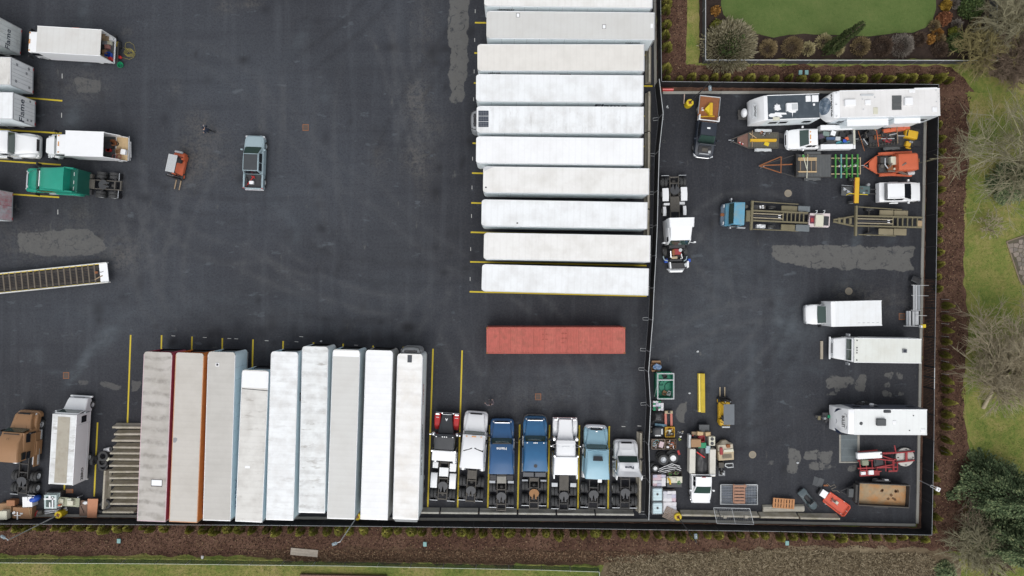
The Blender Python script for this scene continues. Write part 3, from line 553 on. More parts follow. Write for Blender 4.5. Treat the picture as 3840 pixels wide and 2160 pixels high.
  # ---------------------------------------------------------------- box trailers
def trailer(label,Z,cs,roofm,sidem,nose,vis,zr=4.08,npan=13,front=None,text=None,group='box trailers parked in rows',rearm=None,trim=alum,z0=1.12,rounded=0.26):
 """cs: roof corners (nose left, nose right, rear right, rear left) as they show; vis: +1 / -1 the side that is built of single panels"""
 nl,nr,rr,rl=cs
 v=V('box_trailer',label,'trailer',Z,((rl[0]+rr[0])/2,(rl[1]+rr[1])/2),((nl[0]+nr[0])/2,(nl[1]+nr[1])/2),zr,group)
 L=v.len;hw=((v.l(nl,zr)-v.l(nr,zr)).length+(v.l(rl,zr)-v.l(rr,zr)).length)/4;xf,xb=L/2,-L/2
 q=rounded;arc=[(xf-q+q*math.cos(t),hw-q+q*math.sin(t))for t in[math.radians(k)for k in(0,22,45,68,90)]]
 poly=arc+[(xb,hw),(xb,-hw)]+[(x,-y)for x,y in reversed(arc)]
 m=MB();m.prism([(x*0.999,y*0.975)for x,y in poly],zr-0.05,zr);roof=m.build('roof',roofm,v.root)
 for sg in(1,-1): # rounded top rails
  m=MB();m.tube([(xb,sg*(hw-0.03),zr-0.03),(xf-q,sg*(hw-0.03),zr-0.03)],0.045,8);m.build('top_rail',trim,v.root,smooth=60)
  m=MB();m.box(xb,sg*hw-0.03,z0-0.14,xf-q,sg*hw+0.01*sg,z0+0.04);m.build('bottom_rail',trim,v.root,0.01)
  y1,y2=sorted((sg*hw,sg*(hw-0.035)))
  if sg==vis:
   pw=(L-q-0.06)/npan;mm=MB();mm.box(-pw/2+0.006,y1,z0+0.05,pw/2-0.006,y2,zr-0.08);me=mm.mesh('side_panel',sidem,0.008)
   pieces('side_panel',me,v.root,[(xb+0.06+pw*(i+0.5),0,0)for i in range(npan)])
   mm=MB();mm.box(xb+0.02,sg*(hw-0.04),z0,xf-q,sg*(hw-0.06),zr-0.06);mm.build('side_lining',dark,v.root)
  else:v.lb('side_wall',sidem,xb+0.02,y1,z0+0.05,xf-q,y2,zr-0.08,0.01)
 fm=front or sidem
 m=MB();inn=[(x-0.05 if x>0 else x,y*0.96)for x,y in arc];full=arc+[(x,-y)for x,y in reversed(arc)];n=len(full)
 m.prism([(x-0.003,y*0.998)for x,y in full]+[(x-0.06,y*0.97)for x,y in reversed(full)],z0,zr-0.055);m.build('front_wall',fm,v.root,smooth=30)
 v.lb('floor',dark,xb+0.05,-hw+0.05,z0-0.06,xf-0.1,hw-0.05,z0+0.02,0)
 for sg in(1,-1):
  d=v.lb('rear_door',rearm or sidem,xb-0.045,sg*0.01,z0+0.03,xb+0.005,sg*(hw-0.05),zr-0.1,0.01)
  for yy in(0.35,0.75):
   m=MB();m.tube([(xb-0.075,sg*yy,z0+0.1),(xb-0.075,sg*yy,zr-0.15)],0.014,6);m.build('lock_rod',greyl,d)
  v.lb('rear_post',trim,xb-0.06,sg*(hw-0.05),z0-0.1,xb+0.03,sg*(hw+0.005),zr-0.02,0.01)
  v.lb('tail_lamp',tail,xb-0.07,sg*(hw-0.35),z0-0.1,xb-0.04,sg*(hw-0.12),z0-0.02,0.005)
  v.lb('landing_leg',steel,xf-3.0,sg*0.75,0.05,xf-2.85,sg*0.9,z0-0.05,0.01);v.lb('landing_foot',steel,xf-3.08,sg*0.68,0.0,xf-2.77,sg*0.97,0.05,0.01)
  for x in(xb+1.7,xb+2.95):
   for yy in(0.80,1.12):v.wheel(x,sg*yy,0.5,0.27)
 v.lb('rear_header',trim,xb-0.055,-hw+0.05,zr-0.1,xb+0.04,hw-0.05,zr+0.004,0.01)
 v.lb('rear_sill',steel,xb-0.05,-hw+0.05,z0-0.12,xb+0.05,hw-0.05,z0+0.02,0.01)
 v.lb('underride_guard',dark,xb+0.35,-0.9,0.45,xb+0.45,0.9,0.57,0.01)
 for sg in(1,-1):v.lb('guard_strut',dark,xb+0.36,sg*0.5,0.57,xb+0.44,sg*0.6,z0-0.1,0)
 v.lb('subframe',frame_d,xb+0.8,-0.5,0.85,xb+4.2,0.5,z0-0.06,0.01)
 for x in(xb+1.7,xb+2.95):
  m=MB();m.tube([(x,-1.2,0.5),(x,1.2,0.5)],0.07,8);m.build('axle',frame_d,v.root)
 v.L,v.hw,v.zr,v.roof=L,hw,zr,roof
 return v
def side_text(v,txt,x,z,size,mat,sg,ext=0.012):
# reads nose-to-rear on the left side (+1), rear-to-nose on the right side (-1)
 v.text(txt,(x,sg*(v.hw+0.012),z),(-sg,0,0),(0,0,1),size,mat,ext=0.004,bold=ext)
def rear_text(v,txt,y,z,size,mat):v.text(txt,(-v.L/2-0.055,y,z),(0,-1,0),(0,0,1),size,mat,bold=0.01)
def reefer(v,mat=grey):
 xf=v.L/2;u=MB();secs=[]
 for x,hw,z0,z1,r in((xf+0.02,1.02,1.7,3.75,0.3),(xf+0.32,1.0,1.7,3.7,0.35),(xf+0.5,0.86,1.75,3.55,0.4),(xf+0.6,0.6,1.8,3.3,0.4)):
  secs.append((x,hw,z0,z1,r))
 ru=v.hull('cooling_unit',mat,secs,local=True)
 m=MB();m.box(xf+0.08,-0.62,3.76,xf+0.3,0.62,3.80);m.build('grille',black,ru,0.01)
 for y in(-0.35,0.35):m=MB();m.lathe([(0.15,3.80),(0.15,3.82)],(xf+0.19,y,0),14);m.build('fan',dark,ru)
 m=MB();m.tube([(xf+0.05,-0.95,3.8),(xf+0.55,-0.75,3.62),(xf+0.66,0,3.5),(xf+0.55,0.75,3.62),(xf+0.05,0.95,3.8)],0.03,6);m.build('guard_rail',black,ru,smooth=60)
rw1=roof_mat('roof_white_clean',(0.80,0.81,0.82),(0.66,0.66,0.65),0.45)
rw2=roof_mat('roof_white_grey',(0.76,0.78,0.79),(0.58,0.58,0.57),0.7,streak=0.06)
rc=roof_mat('roof_cream',(0.68,0.66,0.62),(0.58,0.56,0.52),0.6)
rg=roof_mat('roof_warm_white',(0.74,0.735,0.715),(0.60,0.585,0.55),0.75,streak=0.08)
rdirt=roof_mat('roof_dirty_grey',(0.45,0.425,0.395),(0.33,0.305,0.27),0.8,bands=0.75,streak=0.12)
rtan=roof_mat('roof_tan',(0.50,0.475,0.435),(0.43,0.405,0.365),0.7)
rtan2=roof_mat('roof_tan_grey',(0.48,0.465,0.435),(0.41,0.395,0.365),0.7)
rstain=roof_mat('roof_stained',(0.63,0.62,0.59),(0.40,0.38,0.35),0.6,streak=0.55)
rstain2=roof_mat('roof_stained_white',(0.72,0.74,0.74),(0.50,0.49,0.47),0.65,bands=0.4,streak=0.75)
rgr=roof_mat('roof_grey_white',(0.57,0.57,0.55),(0.51,0.50,0.475),0.6)
rpatch=roof_mat('roof_patchy',(0.78,0.775,0.76),(0.66,0.63,0.585),0.85,bands=0.25)
rw3=roof_mat('roof_white_stains',(0.77,0.79,0.80),(0.52,0.51,0.49),0.6,bands=0.2,streak=0.25)
def native(Z,cs):return cs
# right-hand row (noses left): corners given as nose-left = lower-left on the photo
def urow(label,TL,TR,BR,BL,roofm,sidem=side_white,**k):
 return trailer(label,NAT,(BL,TL,TR,BR),roofm,sidem,'left',1,**k)
u0=urow('white box trailer cut by the top edge of the picture, number on its side',(1816,-80),(2446,-72),(2446,30),(1816,23),rg)
side_text(u0,'10R908237',u0.L/2-2.05,3.15,0.36,inkb,1)
u1=urow('white box trailer with two small roof hatches, nearest the top of the row',(1824,41),(2454,46),(2452,150),(1824,143),rgr,rearm=whiteg)
for p in((1943,56),(2266,99)):
 h=u1.box('roof_hatch',whiteg,(p[0]-6,p[1]-6),(p[0]+5,p[1]+7),4.05,4.13);u1.box('hatch_frame',dark,(p[0]-7.5,p[1]-7.5),(p[0]+6.5,p[1]+8.5),4.05,4.095,parent=h)
u1.box('roof_patch',whiteg,(2440,89),(2449,105),4.05,4.086,0)
side_text(u1,'CARAVAN',-u1.L/2+1.9,3.1,0.3,inkb,1)
u2=urow('cream ribbed roof box trailer, third in the right-hand row',(1790,166),(2415,165),(2415,267),(1790,265),rc)
side_text(u2,'10R1103',u2.L/2-1.6,3.3,0.34,inkb,1)
m=MB();m.prism([(u2.L/2-9.0+1.0*math.cos(a),0)for a in(0,)]*0+[(0,0),(0.1,0),(0.1,0.1)],0,0.01)
for xx in(9.0,8.2):u2.lb('logo_arc',inkb,u2.L/2-xx,u2.hw+0.002,2.4,u2.L/2-xx+1.1,u2.hw+0.012,3.15 if xx==9.0 else 2.95,0.0)
u3=urow('plain white box trailer with large dark blue lettering on its side',(1785,278),(2412,282),(2411,385),(1785,380),rw2)
side_text(u3,'Flame',-u3.L/2+2.9,2.45,1.35,ink,1,0.03)
u4=urow('white box trailer with three solar panels and a cooling unit on its nose',(1787,397),(2413,400),(2412,501),(1787,498),rw3)
reefer(u4)
for k in range(3):
 y=415+k*21;sp=u4.box('solar_panel',solar,(1794,y),(1832,y+19),4.06,4.12,0.005)
 mm=MB();a,b=u4.l((1794,y),4.12),u4.l((1832,y+19),4.12)
 for i in range(1,6):x=a.x+(b.x-a.x)*i/6;mm.box(x-0.008,min(a.y,b.y),4.115,x+0.008,max(a.y,b.y),4.124)
 for i in range(1,3):yy=a.y+(b.y-a.y)*i/3;mm.box(min(a.x,b.x),yy-0.008,4.115,max(a.x,b.x),yy+0.008,4.123)
 g=mm.build('cell_grid',grey,sp);g['kind']='stuff'
u5=urow('brightest plain white box trailer, sixth in the right-hand row',(1785,511),(2412,518),(2410,620),(1785,612),rw1)
u6=urow('warm white box trailer with a grey scuff on its nose corner',(1812,623),(2435,632),(2430,729),(1811,723),rg)
u6.box('roof_vent',dark,(1819,700),(1825,705),4.0,4.1,0.005)
u6.poly('roof_scuff',M('scuff_grey',(0.5,0.51,0.52),0.6,var=0.1),[(1813,625),(1852,627),(1830,634),(1816,643)],4.05,4.084)
u7=urow('white box trailer with a single tiny dark roof vent',(1806,748),(2427,758),(2425,859),(1805,847),rw2)
u7.box('roof_vent',dark,(1937,834),(1943,839),4.0,4.1,0.005)
u8=urow('smudged grey white box trailer, second last in the right-hand row',(1814,873),(2438,882),(2436,984),(1814,972),rg)
u9=urow('white box trailer at the lower end of the right-hand row, nearest the red container',(1807,991),(2431,1006),(2430,1109),(1806,1091),rw2)
# bottom row (noses up)
def trow(label,TL,TR,BR,BL,roofm,sidem=side_blue,**k):return trailer(label,ZT,(TL,TR,BR,BL),roofm,sidem,'up',-1,**k)
t1=trow('box trailer with dirty grey banded roof and maroon side',(77,152),(277,152),(230,1358),(25,1362),rdirt,side_maroon,trim=M('pink_trim',(0.55,0.42,0.45),0.5),rearm=whiteg)
hp=t1.box('roof_hatch',whiteg,(130,1066),(202,1110),4.05,4.12);t1.box('hatch_frame',dark,(127,1062),(206,1116),4.05,4.095,parent=hp)
t2=trow('box trailer with tan roof and bright orange side',(303,158),(505,158),(457,1365),(255,1367),rtan,side_orange,front=side_orange,trim=M('orange_trim',(0.50,0.26,0.14),0.5))
t2.poly('roof_patch',grey,[(285,768),(300,764),(314,770),(312,786),(298,802),(284,798)],4.04,4.086)
side_text(t2,'TRADEX',-t2.L/2+1.9,2.6,0.75,M('faint_ink',(0.25,0.07,0.03),0.6),-1)
t3=trow('box trailer with tan grey roof, square vent and pale blue side',(533,150),(730,153),(694,1355),(497,1355),rtan2,side_blue)
h=t3.box('roof_vent',whiteg,(588,230),(612,256),4.05,4.13);t3.box('vent_grille',dark,(593,235),(607,251),4.1,4.14,0,parent=h)
side_text(t3,'TRADEX',-t3.L/2+2.2,2.6,0.75,M('blue_ink',(0.10,0.2,0.32),0.6),-1)
t4=trow('short stained box trailer with a white front roof section',(775,280),(970,284),(920,1365),(730,1362),rstain,side_blue,npan=11)
t4.box('roof_cap',white,(780,286),(962,412),4.05,4.088,0);t4.box('roof_patch',whiteg,(799,966),(833,984),4.05,4.09,0);t4.tube('roof_seam',dark,[(778,414,4.09),(962,430,4.09)],0.03)
t5=trow('white grey box trailer with dark blue lettering next to the longest trailer',(985,150),(1178,150),(1145,1352),(947,1350),rw3,side_blue)
side_text(t5,'Flame',t5.L/2-3.3,2.3,1.35,ink,-1,0.03)
t6=trow('box trailer set forward with black mould stains at its rear',(1207,115),(1393,110),(1370,1300),(1180,1298),rstain2,side_white,zr=3.9)
t7=trow('grey white box trailer with a bright white front strip',(1427,135),(1620,135),(1583,1345),(1383,1340),rgr,side_blue,npan=12)
t7.box('roof_cap',whiteg,(1430,140),(1614,188),4.05,4.088,0)
t8=trow('clean white ribbed box trailer with grey rounded side',(1663,140),(1855,140),(1820,1350),(1620,1345),rw1,M('side_grey',(0.42,0.42,0.41),0.5,var=0.08))
t9=trow('patchy white box trailer with cooling unit, last before the tractors',(1885,165),(2072,165),(2035,1345),(1856,1345),rpatch,side_white,rearm=grey)
reefer(t9);t9.box('roof_hatch',navyb,(1960,174),(1990,228),4.05,4.11);side_text(t9,'MILK & CREAMERY',-1.5,2.7,0.6,inkb,-1);side_text(t9,'Umpqua',t9.L/2-4,2.8,0.6,M('red_ink',(0.3,0.03,0.05),0.6),-1)
t9.hull('rear_fairing',grey,[(-t9.L/2-0.45,1.05,3.3,3.6,0.05),(-t9.L/2-0.02,1.2,3.7,4.0,0.05)],local=True)
# left edge (rears right): mostly outside the picture, rear faces show
def lrow(label,ytop,ybot,xe,roofm,slope=0.03,sidem=side_white,**k):
 L=625;return trailer(label,NAT,((xe-L,ybot-L*slope),(xe-L,ytop-L*slope),(xe,ytop),(xe,ybot)),roofm,sidem,'left',1,**k)
la=lrow('white trailer rear with blue name lettering at the top left edge',63,166,-9,rstain2,0.06,M('dirty_side',(0.42,0.46,0.46),0.5,var=0.1,dirt=(0.25,0.25,0.23),da=0.4),rearm=M('dirty_rear',(0.66,0.69,0.69),0.5,var=0.08,dirt=(0.36,0.36,0.34),da=0.4))
rear_text(la,'Flame',0.35,2.5,0.85,ink)
lb_=lrow('white trailer rear with square hazard placards and a dirty roof',214,319,39,rstain,0.02,rearm=whiteg)
for y,z,r in((0.75,3.4,0),(-0.4,2.0,0),(-0.85,3.3,0),(-0.95,1.7,0.7),(0.85,1.6,0)):
 mm=MB();x=-lb_.L/2-0.06;c,s_=math.cos(r)*0.13,math.sin(r)*0.13
 mm.add([(x,y+a*c-b*s_,z+a*s_+b*c)for a,b in((-1,-1),(1,-1),(1,1),(-1,1))],[(0,1,2,3)]);mm.build('placard',grey,lb_.root)
lc=lrow('white trailer rear with blue name lettering above the upper white semi',346,447,47,rw2,0.02,rearm=whiteg);rear_text(lc,'Flame',0.15,2.6,0.95,ink)
for y,z in((0.85,1.5),(0.9,2.0),(-1.0,1.7)):lc.lb('placard',grey,-lc.L/2-0.06,y-0.1,z,-lc.L/2-0.055,y+0.1,z+0.22,0)
ld=lrow('white and red streaked trailer rear at the left edge below the green tractor',705,818,-42,rstain2,0.02,rearm=M('red_streaked',(0.62,0.58,0.62),0.5,var=0.05,dirt=(0.50,0.06,0.08),da=0.6,ds=1.1))
# ---------------------------------------------------------------- truck tractors
def fifth_wheel(v,x,z=1.18,mat=None,r=0.46):
 P=[]
 for k in range(-150,151,15):a=math.radians(k);P.append((x+r*math.cos(a)*0.95,r*math.sin(a)*1.05))
 P+=[(x-0.55,0.30),(x-0.62,0.14),(x-0.05,0.035),(x-0.05,-0.035),(x-0.62,-0.14),(x-0.55,-0.30)]
 P=[P[i]for i in range(21)]+[(x-0.60,0.26),(x-0.58,0.12),(x-0.02,0.03),(x-0.02,-0.03),(x-0.58,-0.12),(x-0.60,-0.26)]
 m=MB();m.prism(P,z-0.06,z);o=m.build('fifth_wheel',mat or plate_m,v.root,0.006)
 m=MB();m.box(x-0.12,-0.5,z-0.2,x+0.12,0.5,z-0.065);m.build('pivot_bracket',frame_d,o)
 return o
def chassis(v,xf,xr,drives,steer,fifth,mat=frame_m,rim=None,wheels_out=1.09,r=0.5,platex=None,fw=None,steer_y=1.03,hanger=True,deckmat=None,zr=1.02,tyre_front=True):
 for sg in(1,-1):
  v.lb('frame_rail',mat,xr,sg*0.39,zr-0.27,xf,sg*0.47,zr,0.008)
  if steer is not None and tyre_front:v.wheel(steer,sg*steer_y,r,0.30,rim or alum)
  for x in drives:
   v.wheel(x,sg*(wheels_out-0.32),r,0.27,rim);v.wheel(x,sg*wheels_out,r,0.27,rim)
 x=xr+0.12;k=0
 while x<min(xf-0.6,(max(drives)+1.6)):
  v.lb('crossmember',mat,x-0.06,-0.39,zr-0.22,x+0.06,0.39,zr-0.03,0.008);x+=0.85 if k%2 else 0.6;k+=1
 for x in drives:
  m=MB();m.tube([(x,-0.95,r),(x,0.95,r)],0.09,8);ax=m.build('axle',frame_d,v.root,smooth=60)
  m=MB();m.ball((x,0,r+0.1),0.28,0.24,0.26,10,7);m.build('differential',frame_d,ax,smooth=60)
  for sg in(1,-1):
   m=MB();m.lathe([(0.12,0.75),(0.15,0.85),(0.12,0.95)],(x-0.28,sg*0.6,0),10);m.build('air_spring',black,ax,smooth=50)
 if fifth is not None:fifth_wheel(v,fifth,1.2,fw)
 if platex:v.lb('deck_plate',deckmat or frame_m,platex[0],-0.46,zr+0.005,platex[1],0.46,zr+0.06,0.01)
 if hanger:
  xh=min(drives)-0.62
  for sg in(1,-1):
   v.lb('mudflap_bar',steel,xh-0.03,sg*0.48,0.86,xh+0.03,sg*1.24,0.92,0.005);v.lb('mudflap',black,xh-0.012,sg*0.72,0.22,xh+0.012,sg*1.22,0.86,0)
def mirrors(v,x,y,z,mat=black,arm=0.32):
 for sg in(1,-1):
  m=MB();m.tube([(x,sg*y,z),(x+0.05,sg*(y+arm),z+0.02)],0.025,6);a=m.build('mirror_arm',mat,v.root)
  m=MB();m.box(x-0.06,sg*(y+arm-0.02),z-0.4,x+0.08,sg*(y+arm+0.2),z+0.3);m.build('mirror',mat,a,0.03)
def roof_lamps(v,x,z,ys=(-0.8,-0.2,0,0.2,0.8),mat=amber):
 for y in ys:v.lb('marker_lamp',mat,x-0.04,y-0.06,z-0.02,x+0.05,y+0.06,z+0.05,0.01)
def windscreen(v,x0,x1,hw0,hw1,z0,z1,mat=None,split=False):
 """from the cowl (x0, z0) up to the roof edge (x1, z1)"""
 m=MB()
 d=Vector((x1-x0,0,z1-z0)).normalized();ox,oz=abs(d.z)*0.04,abs(d.x)*0.04
 n=7;A=[(x0+ox-0.05*(2*i/(n-1)-1)**2*0.6,hw0*(2*i/(n-1)-1),z0+oz)for i in range(n)];B=[(x1+ox-0.03*(2*i/(n-1)-1)**2*0.6,hw1*(2*i/(n-1)-1),z1+oz)for i in range(n)]
 m.add(A+B+[(x-0.03,y,z-0.03)for x,y,z in A+B],[(i,i+1,n+i+1,n+i)for i in range(n-1)]+[(2*n+n+i,3*n+i+1,2*n+i+1,2*n+i)for i in range(n-1)])
 o=m.build('windscreen',mat or glass,v.root,recalc=False,smooth=40)
 for sg in(1,-1):
  mm=MB();mm.tube([(x0+0.02,sg*0.1,z0+0.02),((x0+x1)/2,sg*0.75*hw0,(z0+z1)/2+0.03)],0.012,4);mm.build('wiper',black,o)
 return o
def side_glass(v,x0,x1,y,z0,z1,mat=None,y1=None):
 for sg in(1,-1):
  mm=MB();y1_=y if y1 is None else y1
  mm.panel([(x0,sg*(y+0.012),z0),(x1,sg*(y+0.012),z0),(x1-0.12,sg*(y1_+0.012),z1),(x0+0.05,sg*(y1_+0.012),z1)],0.02);mm.build('side_window',mat or glassd,v.root)
GT='truck tractors parked nose out beside the box trailers'
def ks(label,a,b,z=1.0,Z=ZK,group=GT,name='truck_tractor'):return V(name,label,'truck',Z,a,b,z,group)
def tank(v,x0,x1,y=0.95,r=0.31,z=0.72,mat=alum):
 for sg in(1,-1):
  m=MB();m.tube([(x0,sg*y,z),(x1,sg*y,z)],r,16);o=m.build('fuel_tank',mat,v.root,smooth=50)
  for k in(0.25,0.75):m=MB();xx=x0+(x1-x0)*k;m.lathe([(r+0.012,-0.03),(r+0.012,0.03)],(xx,sg*y,z),16,'x');m.build('tank_strap',steel,o)
def stacks(v,x,y=1.08,z0=1.0,z1=3.6,r=0.075,mat=chrome):
 for sg in(1,-1):m=MB();m.tube([(x,sg*y,z0),(x,sg*y,z1)],r,10);m.build('exhaust_stack',mat,v.root,smooth=60)
def modern(v,bump,hood,cowl,rooff,roofb,paint,hw=1.18,zh=(1.45,1.75,2.0),zroof=(2.95,3.6,3.7),nosew=0.9,back=None,win=True,sleeper_w=None,fair_h=0.0,grillemat=dark,bumpmat=None,fend=True,guard=False):
 """aero conventional: bump / hood / cowl / rooff / roofb = zoom coordinates of bumper, hood front, windscreen foot, roof front and roof rear"""
 a=v.ax;sw=sleeper_w or hw
 xb=a(bump,0.8);xh=a(hood,zh[0]);xc=a(cowl,zh[2])
 v.hull('bumper',bumpmat or paint,[(xb-0.55,1.18,0.35,0.85,0.08),(xb-0.25,1.15,0.35,0.85,0.1),(xb-0.05,0.98,0.38,0.82,0.12),(xb,0.75,0.42,0.78,0.12)],local=True)
 hd=v.hull('hood',paint,[(xh,nosew*0.82,0.95,zh[0]-0.12,0.15),(xh-0.10,nosew*0.88,0.9,zh[0],0.15),(xh-0.5,nosew*0.9,0.9,(zh[0]+zh[1])/2,0.14,0.03),((xh+xc)/2,nosew*0.96,0.9,zh[1],0.14,0.05),(xc-0.02,1.03,0.9,zh[2]-0.03,0.14,0.05)],local=True)
 m=MB();m.panel([(xh+0.05,-nosew*0.6,zh[0]-0.25),(xh+0.05,nosew*0.6,zh[0]-0.25),(xh-0.04,nosew*0.62,zh[0]+0.012),(xh-0.04,-nosew*0.62,zh[0]+0.012)],0.03);m.build('grille',grillemat,hd)
 for sg in(1,-1):
  yy=sg*1.0
  v.hull('fender',paint,[(xb-0.22,0.10,0.6,1.0,0.09),(xb-0.38,0.2,0.6,1.18,0.14),(xb-0.75,0.24,0.75,1.34,0.15),(xb-1.25,0.24,0.85,1.40,0.15),(xb-1.75,0.22,0.75,1.36,0.15),(xc-0.05,0.16,0.7,1.34,0.12)],local=True,yc=sg*0.95)
  v.hull('headlamp',head,[(xb-0.17,0.07,0.9,1.02,0.04),(xb-0.55,0.15,0.9,1.22,0.08)],local=True,yc=sg*0.86)
  v.hull('hood_crease',paint,[(xh-0.1,0.03,zh[0]-0.05,zh[0]+0.02,0.02),(xc+0.1,0.04,zh[2]-0.2,zh[2]+0.01,0.02)],local=True,yc=sg*nosew*0.62)
 xr0,xr1=a(rooff,zroof[0]),a(roofb,zroof[2])
 v.hull('cab',paint,[(xc,hw*0.93,0.75,zh[2]-0.02,0.1),(xc-0.15,hw*0.95,0.6,zh[2],0.1),(xr0-0.05,hw*0.93,0.6,zroof[0]-0.02,0.15),((xr0+xr1)/2,hw*0.95,0.6,zroof[0]+0.05,0.2),(xr1+0.2,hw*0.96,0.6,zroof[0]+0.05,0.1),(xr1+0.02,hw*0.96,0.65,zroof[0],0.1)],local=True)
 rf=v.hull('roof_fairing',paint,[(xr0,hw*0.80,zroof[0]-0.15,zroof[0],0.05,0.03),(xr0-0.25,hw*0.84,zroof[0]-0.2,zroof[0]+0.18,0.12,0.05),((xr0*2+xr1)/3,hw*0.86,zroof[0]-0.2,zroof[1]-0.1,0.2,0.06),((xr0+2*xr1)/3,sw*0.90,zroof[0]-0.2,zroof[1]+0.05,0.2,0.05),(xr1,sw*0.97,zroof[0]-0.4,zroof[2],0.16,0.04)],local=True)
 windscreen(v,xc+0.03,xr0+0.03,hw*0.86,hw*0.78,zh[2]+0.03,zroof[0]-0.02)
 side_glass(v,xr0-1.05,xc-0.25,hw*0.955,zh[2]+0.02,zroof[0]-0.3,y1=hw*0.94)
 for sg in(1,-1):
  v.lb('step',steel,xc-1.3,sg*1.02,0.4,xc-0.3,sg*1.24,0.62,0.02)
  v.hull('side_skirt',paint,[(xr1+0.1,0.06,0.4,1.2,0.05),(xc-1.35,0.06,0.4,1.2,0.05)],local=True,yc=sg*1.19)
 mirrors(v,xc-0.25,hw*0.97,2.3,black,0.22)
 if guard:
  m=MB();P=[(xb-0.5,-1.2,0.8),(xb+0.05,-1.05,0.85),(xb+0.22,-0.7,0.9),(xb+0.25,0.7,0.9),(xb+0.05,1.05,0.85),(xb-0.5,1.2,0.8)]
  m.tube(P,0.045,8);g=m.build('bull_bar',dark,v.root,smooth=60);m=MB();m.tube([(x,y,z+0.35)for x,y,z in P],0.045,8);m.build('bull_bar_rail',dark,g,smooth=60)
  for yy in(-0.7,0,0.7):m=MB();m.tube([(xb+0.24,yy,0.6),(xb+0.24,yy,1.25)],0.04,6);m.build('bull_bar_post',dark,g)
 v.xb,v.xc,v.xr0,v.xr1=xb,xc,xr0,xr1
 return rf
 # 1: black and red day cab
v=ks('black day cab tractor with red front fenders, white rear mudguards and chrome stacks',(226,1088),(284,152));a=v.ax
x0=a(155,1.2);xc=a(365,1.9);xr0=a(395,2.75);xr1=a(540,2.8)
v.lb('bumper',chrome,x0-0.1,-1.2,0.35,x0+0.06,1.2,0.75,0.03)
v.hull('hood',charcoal,[(x0,0.50,0.9,1.55,0.12),(x0-0.6,0.58,0.9,1.66,0.14,0.03),(xc,0.80,0.9,1.9,0.14,0.04)],local=True)
v.lb('grille',chrome,x0-0.02,-0.48,0.7,x0+0.05,0.48,1.5,0.03);v.text('A',(x0-0.35,0,1.67),(0,1,0),(-1,0,0.1),0.3,inkw,bold=0.02)
for sg in(1,-1):
 v.hull('fender',red,[(x0+0.02,0.30,0.9,1.12,0.08),(x0-0.4,0.32,0.8,1.28,0.12),(x0-1.1,0.29,0.8,1.32,0.14),(x0-1.55,0.22,0.6,1.05,0.12)],local=True,yc=sg*0.93)
 v.lb('headlamp',chrome,x0-0.1,sg*0.75,1.15,x0+0.05,sg*1.15,1.34,0.03);v.lb('fender_badge',inkw,x0-0.35,sg*0.80,1.27,x0-0.30,sg*1.1,1.30,0)
 m=MB();m.lathe([(0.17,1.5),(0.17,2.05),(0.10,2.12),(0.01,2.13)],(xc-0.05,sg*1.15,0),14);m.build('air_cleaner',chrome,v.root,smooth=40)
v.hull('cab',charcoal,[(xc,0.98,0.8,1.9,0.1),(xr0,0.97,0.7,2.72,0.1),(xr1,0.97,0.7,2.8,0.12)],local=True)
windscreen(v,xc+0.02,xr0+0.02,0.85,0.82,1.93,2.7,glassd);side_glass(v,xr0-0.9,xc-0.2,0.985,1.9,2.5)
v.hull('visor',charcoal,[(xr0+0.18,0.93,2.6,2.68,0.02),(xr0-0.1,0.95,2.7,2.80,0.03)],local=True);roof_lamps(v,xr0-0.05,2.84,mat=alum)
v.lb('headache_panel',whiteg,a(665,2.3),-1.17,2.1,a(552,2.3),1.17,2.3,0.05);stacks(v,xr1-0.15,1.12,1.0,3.0)
m=MB();m.box(a(690,1.1),-0.35,0.9,a(665,1.1),0.35,1.2);m.build('air_box',frame_d,v.root,0.02)
v.lb('white_locker',white,a(775,1.1),-1.2,0.6,a(685,1.1),-0.55,1.1,0.03);v.lb('white_locker',white,a(745,1.1),0.6,0.6,a(680,1.1),1.15,1.1,0.03);v.lb('deck_plate',white,a(832,1.12),-0.46,1.03,a(735,1.12),0.46,1.10,0.02)
d1,d2=a(880,0.6),a(1015,0.6);chassis(v,x0-0.2,a(1090,1.0),[d1,d2],a(245,0.6),a(935,1.2),frame_m);tank(v,a(560,0.8),a(690,0.8),mat=chrome)
for sg in(1,-1):
 v.hull('rear_mudguard',white,[(a(958,1.1),0.33,0.95,1.14,0.05),(a(900,1.2),0.33,1.1,1.2,0.05),(a(830,1.2),0.33,1.1,1.2,0.05),(a(795,1.0),0.33,0.85,1.05,0.05)],local=True,yc=sg*0.93)
for sg in(1,-1):m=MB();m.tube([(xc-0.2,sg*1.0,2.1),(xc-0.05,sg*1.45,2.12)],0.02,5);m.build('mirror_arm',chrome,v.root);m=MB();m.tube([(xc-0.4,sg*1.0,1.8),(xc-0.05,sg*1.45,2.12)],0.02,5);m.build('mirror_arm',chrome,v.root);v.lb('mirror',chrome,xc-0.1,sg*1.38,1.9,xc,sg*1.52,2.4,0.02)
# 2: long white sleeper
v=ks('long white sleeper tractor with two dark roof windows',(530,1112),(600,130));a=v.ax
rf=modern(v,125,150,345,380,745,whiteg,1.2,(1.5,1.8,2.05),(2.8,3.45,3.6),0.95,sleeper_w=1.22)
for sg in(1,-1):v.panel('roof_window',glassd,[(565-sg*-12 if sg>0 else 553,488,3.32),(672 if sg>0 else 456,532 if sg>0 else 520,3.30),(672 if sg>0 else 456,570 if sg>0 else 556,3.44),(578 if sg>0 else 550,530,3.46)],0.02,rf)
roof_lamps(v,v.xr0-0.12,3.0,(-0.7,-0.15,0.0,0.15,0.7))
chassis(v,v.xb-0.3,a(1112,1.0),[a(885,0.6),a(1015,0.6)],a(230,0.6),a(985,1.2),frame_m,platex=(a(858,1.05),a(765,1.05)));tank(v,a(560,0.8),a(760,0.8))
